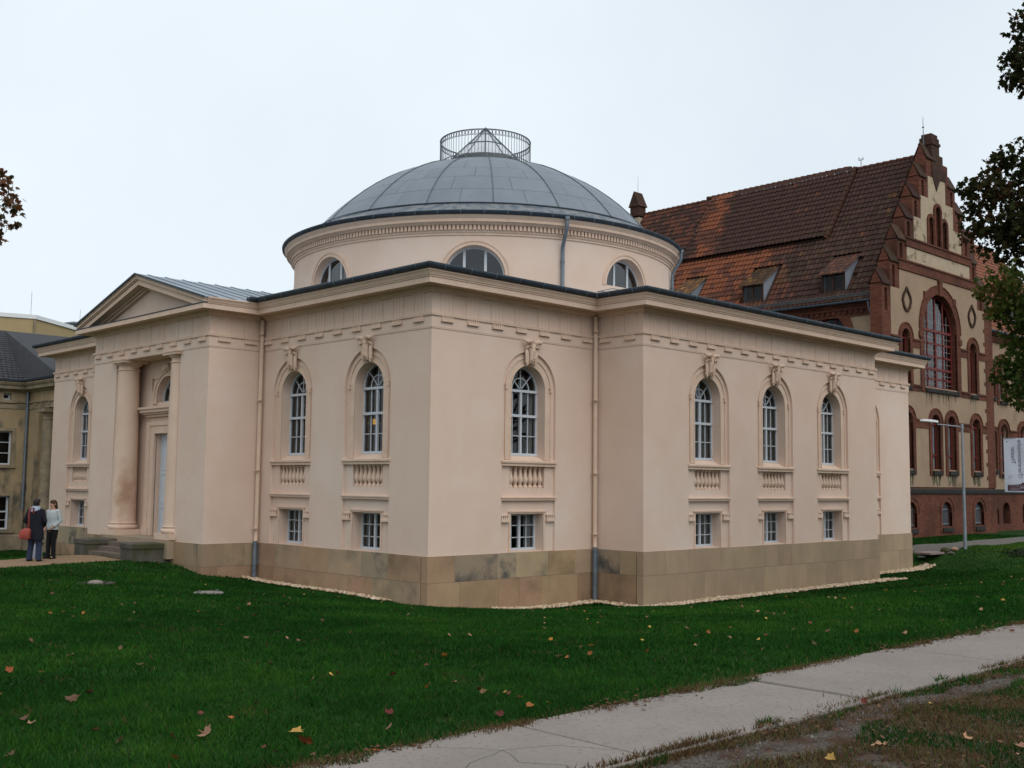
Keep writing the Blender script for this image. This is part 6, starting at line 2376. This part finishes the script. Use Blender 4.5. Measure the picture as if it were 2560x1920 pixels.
ivc = [(28.3 + .9 * math.cos(a) * q, -3.0 + .55 * math.sin(a) * q, tz1(28.3 + .9 * math.cos(a) * q, -3.0 + .55 * math.sin(a) * q) + .08, .22, 60) for a, q in [(i * 1.3, .25 + .06 * i) for i in range(12)]]
iv = ob("ivy_patch", leaf_cloud(ivc, .07, 8), None, (0, 0, 0))
iv.data.materials.append(IVY)
iv['kind'] = 'stuff'

# ------------------------------------------------------------------ fallen leaves
def fallen_leaf_mesh(seed, mt):
    g = random.Random(seed)
    T = [(0, -.5), (.05, -.18), (.36, -.26), (.34, -.02), (.48, .18), (.32, .22), (.22, .36), (0, .56), (-.22, .36), (-.32, .22), (-.48, .18), (-.34, -.02), (-.36, -.26), (-.05, -.18)]
    T = [(x * g.uniform(.75, 1.1), y * g.uniform(.8, 1.15)) for x, y in T]
    cu, cv, tw = g.uniform(.5, 1.6), g.uniform(-.2, 1.0), g.uniform(-.7, .7)
    b = MB()
    vs = [(0, .05, .0)] + [(x, y, cu * x * x + cv * y * y + tw * x * y + g.uniform(-.03, .03)) for x, y in T]
    n = len(T)
    b.add(vs, [(0, i + 1, (i + 1) % n + 1) for i in range(n)])
    m_ = b.mesh("fallen_leaf", mt, False, False)
    return m_
LM = {c: [fallen_leaf_mesh(31 * i + len(c), mt) for i in range(4)] for c, mt in LEAFC.items()}
SPOTS = [(-13.35, -13.57), (-12.84, -13.95), (-12.98, -14.26), (-13.48, -11.62), (-13.24, -11.4), (-9.73, -5.05), (-10.5, -5.27), (-14.09, -12.37), (-13.87, -13.36), (-13.55, -13.46), (-8.23, -5.77), (-6.97, -3.48), (-9.51, -8.44), (-10.24, -8.87), (-9.95, -7.72), (-11.96, -9.92), (-11.66, -8.95), (-11.81, -8.89), (-12.22, -10.24), (-12.44, -9.09), (-13.26, -9.64), (-11.28, -11.08), (-12.48, -12.83), (-13.03, -12.91), (-11.16, -12.05), (-13.25, -14.2), (-13.29, -14.37), (-13.83, -14.04), (-14.57, -13.28), (-13.85, -12.93), (-11.58, -12.25), (-14.04, -12.13), (-8.8, 0.53), (-9.87, -3.03), (-8.43, 2.97), (-6.98, 1.77), (-6.71, 1.55), (-4.6, -0.89), (-12.24, -7.46), (-9.66, -11.83), (-7.66, -11.46), (-7.81, -12.25), (-8.41, -12.76), (-10.88, -12.52), (-11.14, -12.03), (-10.96, -13.14), (-10.87, -13.75), (-10.79, -14.11), (-10.96, -14.4), (-11.96, -13.87), (-12.28, -14.29), (-11.35, -14.46), (-8.82, -12.7), (-12.78, -14.78), (-7.75, -13.0), (-5.34, -11.1), (-8.14, -13.52), (-3.8, -12.65), (-4.62, -13.4), (-4.39, -13.66), (-5.9, -13.94), (-6.71, -13.8), (-5.65, -12.31), (-6.11, -12.47), (1.1, -13.27), (1.27, -12.54), (-4.27, -14.23), (-2.13, -10.72), (-2.41, -11.05), (-8.91, -16.31), (-9.53, -17.29), (-10.2, -17.0), (-9.53, -17.65), (-10.73, -16.93), (-8.8, -16.13), (-3.11, -15.07)]
CNAMES = {0: 'tan', 1: 'yellow', 2: 'orange', 3: 'brown', 4: 'brown', 5: 'red', 7: 'tan', 27: 'orange', 38: 'tan', 39: 'orange', 40: 'orange', 41: 'yellow', 42: 'orange', 43: 'red', 48: 'orange', 51: 'red', 54: 'orange', 55: 'yellow', 71: 'tan', 72: 'tan', 73: 'yellow', 69: 'tan', 64: 'yellow'}
OWN = {0: "largest pale tan leaf lying in the grass at the bottom left", 1: "crumpled yellow leaf right of the largest pale tan leaf", 2: "upright orange leaf just below the crumpled yellow one", 41: "bright yellow leaf with an orange one just below it, mid lawn", 3: "big dark brown leaf standing up near a dry grass tuft",
       71: "long pale tan leaf lying on the worn grass by the pavement", 27: "bright orange leaf at the very bottom edge of the lawn", 48: "vivid orange leaf close to the pavement's left edge", 53: "small leaf at the pavement's bottom left edge", 73: "pale yellow leaf at the bottom of the worn strip"}
def put_leaf(x, y, c, s, label, z=None):
    o = bpy.data.objects.new("fallen_leaf", random.choice(LM[c]))
    COL.objects.link(o)
    pv = -16.08 < y < -14.76
    zz = tz1(x, y) + (.05 if pv else .05) if z is None else z
    o.location = (x, y, zz)
    o.rotation_euler = (random.uniform(-.8, .8), random.uniform(-.8, .8), random.uniform(0, 6.28))
    o.scale = (s, s, s)
    tag(o, label, "leaf", "fallen leaves on the ground")
    return o
NEAR = [("the largest pale tan leaf", (-13.35, -13.57)), ("the flat manhole lid", (-5.66, .3)), ("the domed drain cap", (-6.66, 3.5)), ("the first corner of the hall", (-.5, -1.)),
        ("the cracked slab of the pavement", (-12.3, -15.3)), ("the worn strip beside the pavement", (-9., -17.)), ("the bright yellow leaf amid the lawn", (-7.66, -11.46)), ("the pavement where it leaves the picture", (-1., -14.7))]
ORD = ["", "second ", "third ", "fourth ", "fifth ", "sixth ", "seventh ", "eighth ", "ninth ", "tenth "]
rank = {}
todo = []
for i, (x, y) in enumerate(SPOTS):
    c = CNAMES.get(i) or random.choice(['tan', 'brown', 'brown', 'red', 'tan', 'orange'])
    s = random.uniform(.06, .095) if i not in (0, 1, 2, 3, 71) else .135
    j = min(range(len(NEAR)), key=lambda q: math.hypot(x - NEAR[q][1][0], y - NEAR[q][1][1]))
    todo.append((i, x, y, c, s, j, math.hypot(x - NEAR[j][1][0], y - NEAR[j][1][1])))
for i, x, y, c, s, j, d in sorted(todo, key=lambda t: t[6]):
    if i in OWN:
        lab = OWN[i]
    else:
        k = rank.get((c, j), 0)
        rank[(c, j)] = k + 1
        lab = ORD[k] + "nearest " + c + " fallen leaf to " + NEAR[j][0]
    put_leaf(x, y, c, s, lab)
# the many tiny leaves farther off, too small to tell apart
vs, fs, mi = [], [], []
names = list(LEAFC)
k = 0
while k < 260:
    d = math.sqrt(random.uniform(8 ** 2, 36 ** 2))
    a = yaw + random.uniform(-.46, .46)
    x, y = CX + d * math.cos(a), CY + d * math.sin(a)
    if bool(in_poly_strip(np.array([x]), np.array([y]))[0]) or y > 6:
        continue
    c = random.choice(['tan', 'brown', 'brown', 'red', 'orange', 'tan', 'yellow', 'brown'])
    src = random.choice(LM[c])
    m4 = Matrix.Translation((x, y, tz1(x, y) + .05)) @ Matrix.Rotation(random.uniform(0, 6.28), 4, 'Z') @ Matrix.Rotation(random.uniform(-.7, .7), 4, 'X') @ Matrix.Rotation(random.uniform(-.5, .5), 4, 'Y') @ Matrix.Scale(random.uniform(.04, .075), 4)
    n0 = len(vs)
    vs += [tuple(m4 @ v.co) for v in src.vertices]
    fs += [tuple(n0 + q for q in p.vertices) for p in src.polygons]
    mi += [names.index(c)] * len(src.polygons)
    k += 1
me = bpy.data.meshes.new("scattered_leaves")
me.from_pydata(vs, [], fs)
for c in names:
    me.materials.append(LEAFC[c])
me.polygons.foreach_set('material_index', mi)
ob("scattered_leaves", me, kind='stuff')
# crumbs of leaf and dirt along the pavement's edges
vs, fs = [], []
tint = []
def crumb(x, y, s, tn):
    z = tz1(x, y) + .036
    a = random.uniform(0, 6.28)
    i = len(vs)
    for q in range(3):
        vs.append((x + s * math.cos(a + 2.1 * q) * random.uniform(.5, 1.2), y + s * math.sin(a + 2.1 * q) * random.uniform(.5, 1.2), z + random.uniform(0, .02)))
        tint.append(tn)
    fs.append((i, i + 1, i + 2))
for i in range(2600):
    x = random.uniform(-15.5, 6)
    clump = float(vnoise(np.array([x]), np.array([3.]), .9, 44)[0])
    if clump < .38:
        continue
    side = random.random() < .6
    y = (-14.78 + random.gauss(.0, .05 + .07 * clump)) if side else (-16.03 - abs(random.gauss(0, .12)))
    crumb(x, y, random.uniform(.012, .035), random.uniform(.6, 1))
for i in range(1500):
    x, y = random.uniform(-11, -3), random.uniform(-18.5, -16.1)
    crumb(x, y, random.uniform(.01, .03), random.uniform(0, 1))
me = bpy.data.meshes.new("leaf_litter")
me.from_pydata(vs, [], fs)
a_ = me.attributes.new('tint', 'FLOAT', 'POINT')
a_.data.foreach_set('value', tint)
me.materials.append(tint_mat("litter", [(0, (.03, .02, .014)), (.5, (.07, .035, .02)), (1, (.12, .06, .03))], .9))
ob("leaf_litter", me, kind='stuff')

# small stones and crumbs of soil on the worn lane along the pavement's far side
vs, fs, tint = [], [], []
for i in range(3200):
    x, y = random.uniform(-12.5, -1), -16.08 - abs(random.gauss(0, .32))
    r = random.uniform(.004, .013) * (1.6 if random.random() < .05 else 1)
    z = tz1(x, y)
    n0 = len(vs)
    a = random.uniform(0, 6.28)
    for q in range(3):
        vs.append((x + r * math.cos(a + 2.1 * q), y + r * math.sin(a + 2.1 * q), z - .004))
    vs.append((x, y, z + r * random.uniform(.7, 1.3)))
    fs += [(n0, n0 + 1, n0 + 3), (n0 + 1, n0 + 2, n0 + 3), (n0 + 2, n0, n0 + 3)]
    tint += [random.random()] * 4
me = bpy.data.meshes.new("grit")
me.from_pydata(vs, [], fs)
a_ = me.attributes.new('tint', 'FLOAT', 'POINT')
a_.data.foreach_set('value', tint)
me.materials.append(tint_mat("grit", [(0, (.04, .034, .03)), (.6, (.11, .10, .09)), (1, (.22, .20, .18))], .95))
ob("grit", me, kind='stuff')

# ------------------------------------------------------------------ two people talking on the sandy path
def skinned(name, verts, edges, radii, mat, parent, rootv=0, sub_=2):
    me = bpy.data.meshes.new(name)
    me.from_pydata(verts, edges, [])
    o = bpy.data.objects.new(name, me)
    COL.objects.link(o)
    sk = o.modifiers.new("Skin", 'SKIN')
    sk.use_smooth_shade = True
    for i, r in enumerate(radii):
        d = me.skin_vertices[0].data[i]
        d.radius = r if isinstance(r, tuple) else (r, r)
        d.use_root = i == rootv
    ss = o.modifiers.new("Subsurf", 'SUBSURF')
    ss.levels = ss.render_levels = sub_
    bpy.context.view_layer.update()
    m2 = bpy.data.meshes.new_from_object(o.evaluated_get(bpy.context.evaluated_depsgraph_get()))
    m2.name = name
    m2.materials.clear()
    m2.materials.append(mat)
    m2.shade_smooth()
    bpy.data.objects.remove(o)
    return ob(name, m2, parent, local=True)

def body(parent, h, pose, mat):
    """continuous figure facing +y, feet at z = 0; pose gives elbows, wrists, knees, ankles"""
    k = h / 1.72
    P = [(0, 0, .93), (0, .0, 1.12), (0, -.01, 1.33), (0, 0, 1.44), (0, .02, 1.50), (0, .03, 1.58), (0, .03, 1.66)]
    Rr = [.13, (.125, .105), (.16, .11), .075, .055, (.078, .095), (.065, .078)]
    E = [(i, i + 1) for i in range(6)]
    def add(p, par, r):
        P.append(p)
        Rr.append(r)
        E.append((par, len(P) - 1))
        return len(P) - 1
    for s, key in ((-1, 'l'), (1, 'r')):
        kn, an = pose['knee_' + key], pose['ankle_' + key]
        a = add((s * .095, 0, .86), 0, .10)
        a = add(kn, a, .062)
        a = add(an, a, .045)
        add((an[0] + s * .03, an[1] + .15, .035), a, .036)
        el, wr = pose['elbow_' + key], pose['wrist_' + key]
        a = add((s * .19, -.005, 1.385), 2, .062)
        a = add(el, a, .046)
        a = add(wr, a, .034)
        d = Vector(wr) - Vector(el)
        d.normalize()
        pm = Vector(wr) + d * .07
        pa = add(tuple(pm), a, (.034, .02))
        side = Vector((0, 1, 0))
        for f in range(4):
            o = side * (-.028 + .019 * f)
            t1 = pm + d * .045 + o
            q = add(tuple(t1), pa, .0095)
            add(tuple(pm + d * (.085 + (.012 if f in (1, 2) else 0)) + o * 1.1 + Vector((-s * .02, 0, 0))), q, .0085)
        q = add(tuple(Vector(wr) + d * .03 + side * .035), pa, .011)
        add(tuple(Vector(wr) + d * .065 + side * .06), q, .0095)
    P = [(x * k, y * k, z * k) for x, y, z in P]
    Rr = [((r[0] * k, r[1] * k) if isinstance(r, tuple) else (r * k, r * k)) for r in Rr]
    return skinned("body", P, E, Rr, mat, parent)

def ell(cx, cy, z, rx, ry, n=16, a0=0., wob=0.):
    return [(cx + rx * (1 + wob * math.sin(3 * i)) * math.cos(2 * PI * i / n), cy + ry * (1 + wob * math.cos(2 * i)) * math.sin(2 * PI * i / n), z) for i in range(n)]

def head_bits(parent, h, hair, style):
    k = h / 1.72
    f = MB()
    hc = Vector((0, .03, 1.62))
    # nose, ears, eyes, mouth
    f.loft([[(-.012, .118, 1.635), (.012, .118, 1.635), (.016, .118, 1.60), (-.016, .118, 1.60)], [(-.003, .128, 1.63), (.003, .128, 1.63), (.010, .145, 1.603), (-.010, .145, 1.603)]])
    for s in (-1, 1):
        f.loft([[(s * .079 + s * .012 * q, .03 + r * math.cos(a), 1.61 + r * 1.5 * math.sin(a)) for a in [i * PI / 4 for i in range(8)]] for q, r in ((0, .018), (1, .021), (1.4, .01))])
    f.v = [(x * k, y * k, z * k) for x, y, z in f.v]
    ob("face_relief", f.mesh("face_relief", SKIN, True), parent, local=True, kind='stuff')
    e = MB()
    for s in (-1, 1):
        e.box(s * .033 - .012, s * .033 + .012, .112, .121, 1.633, 1.642)
    e.box(-.022, .022, .112, .122, 1.567, 1.573)
    e.v = [(x * k, y * k, z * k) for x, y, z in e.v]
    ob("eyes", e.mesh("eyes", HAIR_D), parent, local=True)
    b = MB()
    rings = []
    if style == 'short':
        for z, rx, ry, cy in ((1.53, .055, .05, -.02), (1.57, .083, .075, -.01), (1.62, .093, .092, .005), (1.67, .095, .105, .015), (1.71, .082, .092, .02), (1.735, .045, .05, .02), (1.74, .005, .005, .02)):
            rings.append(ell(0, cy, z, rx, ry, 14, 0, .05))
    else:
        for z, rx, ry, cy in ((1.40, .05, .03, -.085), (1.46, .09, .05, -.07), (1.53, .10, .07, -.045), (1.58, .10, .085, -.02), (1.63, .098, .095, .0), (1.68, .094, .105, .012), (1.715, .078, .09, .018), (1.74, .04, .045, .02), (1.745, .005, .005, .02)):
            rings.append(ell(0, cy, z, rx, ry, 14, 0, .06))
    b.loft(rings)
    b.v = [(x * k, y * k, z * k) for x, y, z in b.v]
    ob("hair", b.mesh("hair", hair, True), parent, local=True)

def sleeves(parent, pose, k, mat, r):
    for s, key in ((-1, 'l'), (1, 'r')):
        b = MB()
        el, wr = Vector(pose['elbow_' + key]), Vector(pose['wrist_' + key])
        sh = Vector((s * .175, -.005, 1.40))
        pts = [sh + Vector((-s * .06, 0, .02)), sh, sh.lerp(el, .5), el, el.lerp(wr, .5), wr]
        b.tube([p * k for p in pts], [r * .8 * k, r * 1.15 * k, r * k, r * .95 * k, r * .85 * k, r * .8 * k], 10)
        ob("sleeve", b.mesh("sleeve", mat, True), parent, local=True)

def trousers(parent, pose, k, mat, r):
    b = MB()
    b.loft([[(x * k, y * k, z * k) for x, y, z in ell(0, 0, zz, rx, ry)] for zz, rx, ry in ((.80, .185, .115), (.88, .185, .12), (1.0, .165, .12))])
    for s, key in ((-1, 'l'), (1, 'r')):
        kn, an = Vector(pose['knee_' + key]), Vector(pose['ankle_' + key])
        pts = [Vector((s * .09, 0, .88)), Vector((s * .095, 0, .8)), kn.lerp(Vector((s * .095, 0, .8)), .5), kn, kn.lerp(an, .5), an + Vector((0, .01, -.03))]
        b.tube([p * k for p in pts], [r * 1.3 * k, r * 1.35 * k, r * 1.2 * k, r * k, r * .92 * k, r * .95 * k], 12)
    ob("trousers", b.mesh("trousers", mat, True), parent, local=True)

def shoes(parent, pose, k, mat):
    for s, key in ((-1, 'l'), (1, 'r')):
        an = Vector(pose['ankle_' + key])
        b = MB()
        b.loft([[(x * k, y * k, z * k) for x, y, z in [(an.x + s * .01 + rx * math.cos(a), an.y + .05 + ry * math.sin(a), zz) for a in [i * PI / 6 for i in range(12)]]] for zz, rx, ry in ((.0, .045, .135), (.03, .05, .14), (.06, .045, .115), (.10, .04, .06))])
        ob("shoe", b.mesh("shoe", mat, True), parent, local=True)

mx, my = -5.30, 10.62
man = root("person", (mx, my, tz1(mx, my) + .012), "person in long navy coat and jeans with a grey hood, seen from behind", "person", None)
MANP = dict(knee_l=(-.12, .03, .48), ankle_l=(-.15, .0, .075), knee_r=(.12, .02, .48), ankle_r=(.14, -.02, .075), elbow_l=(-.29, -.04, 1.12), wrist_l=(-.2, .13, .98), elbow_r=(.27, .0, 1.12), wrist_r=(.17, .16, 1.0))
mk = 1.70 / 1.72
body(man, 1.70, MANP, SKIN)
head_bits(man, 1.70, HAIR_D, 'short')
b = MB()
b.loft([[(x * mk, y * mk, z * mk) for x, y, z in ell(0, cy, zz, rx, ry, 20, 0, w)] for zz, rx, ry, cy, w in ((.60, .27, .17, -.02, .04), (.75, .262, .175, -.02, .03), (.95, .235, .165, -.015, .02), (1.1, .215, .15, -.01, .01), (1.25, .225, .15, -.01, 0), (1.36, .225, .135, -.005, 0), (1.42, .18, .11, 0, 0), (1.46, .10, .085, 0, 0))])
ob("coat", b.mesh("coat", NAVY, True), man, local=True)
sleeves(man, MANP, mk, NAVY, .075)
trousers(man, MANP, mk, DENIM, .085)
shoes(man, MANP, mk, BLACKCL)
b = MB()
b.loft([[(x, y, z) for x, y, z in ell(0, cy, zz, rx, ry, 14)] for zz, rx, ry, cy in ((1.36, .05, .03, -.15), (1.39, .12, .06, -.12), (1.43, .15, .10, -.07), (1.47, .14, .105, -.03), (1.505, .10, .09, -.01), (1.52, .085, .08, 0))])
ob("hood", b.mesh("hood", HOODGREY, True), man, local=True)
man.rotation_euler = (0, 0, rad(-52))

bag = root("shoulder_bag", (mx - .33, my - .12, tz1(mx, my) + .62), "red leather shoulder bag hanging at the navy coated person's left hip", "bag")
b = MB()
def bagring(z, rx, ry, ox):
    return [(ox + rx * c, ry * s, z) for c, s in ((1, 1), (.3, 1.25), (-.3, 1.25), (-1, 1), (-1.1, 0), (-1, -1), (-.3, -1.2), (.3, -1.2), (1, -1), (1.1, 0))]
b.loft([bagring(0, .08, .05, .03), bagring(.03, .12, .07, .02), bagring(.14, .135, .075, .01), bagring(.24, .125, .06, .03), bagring(.29, .09, .04, .05), bagring(.31, .06, .02, .07)])
bb = ob("bag_body", b.mesh("bag_body", REDBAG, True), bag, (0, 0, 0), local=True)
b = MB()
for o in (-.02, .0, .02):
    b.tube([(.09, o, .30), (.13, -.07 + o, .5), (.16, -.14 + o, .75), (.19, -.10 + o, .86), (.21, .02 + o, .86), (.18, .10 + o, .72)], .016, 6)
ob("strap", b.mesh("strap", REDBAG, True), bag, (0, 0, 0), local=True)
bag.rotation_euler = (0, 0, rad(-44))

wx_, wy_ = -4.62, 11.12
wom = root("person", (wx_, wy_, tz1(wx_, wy_) + .012), "brown haired person in a pale padded jacket and black trousers", "person", None)
WOMP = dict(knee_l=(-.08, .03, .48), ankle_l=(-.08, .0, .075), knee_r=(.09, .05, .48), ankle_r=(.12, .02, .075), elbow_l=(-.25, -.05, 1.13), wrist_l=(-.17, .12, .96), elbow_r=(.25, -.06, 1.13), wrist_r=(.17, .11, .95))
wk = 1.64 / 1.72
body(wom, 1.64, WOMP, SKIN)
head_bits(wom, 1.64, HAIR_B, 'long')
b = MB()
rr = []
for i in range(15):
    t = i / 14
    zz = .86 + .58 * t
    rx = np.interp(zz, [.86, .95, 1.1, 1.25, 1.36, 1.42, 1.46], [.20, .205, .19, .205, .205, .16, .09]) * (1 + .025 * (i % 2))
    ry = np.interp(zz, [.86, .95, 1.1, 1.25, 1.36, 1.42, 1.46], [.145, .15, .135, .145, .125, .10, .075]) * (1 + .03 * (i % 2))
    rr.append([(x * wk, y * wk, z * wk) for x, y, z in ell(0, 0, zz, float(rx), float(ry), 18)])
b.loft(rr)
ob("jacket", b.mesh("jacket", PUFF, True), wom, local=True)
sleeves(wom, WOMP, wk, PUFF, .068)
trousers(wom, WOMP, wk, BLACKCL, .072)
shoes(wom, WOMP, wk, BLACKCL)
wom.rotation_euler = (0, 0, rad(112))

b = MB()
b.loft([[(.13 * q * c, .08 * q * s + o, z) for c, s in ((1, .6), (.6, 1), (-.6, 1), (-1, .6), (-1, -.6), (-.6, -1), (.6, -1), (1, -.6))] for z, q, o in ((0, .85, 0), (.05, 1, 0), (.3, .95, .01), (.38, .6, .02), (.44, .25, .0), (.47, .3, .01))])
o = ob("carrier_bag", b.mesh("carrier_bag", BAGGREY, True), None, (-4.85, 11.55, tz1(-4.85, 11.55) + .012))
tag(o, "pale grey carrier bag standing on the path behind the pair of people", "bag")
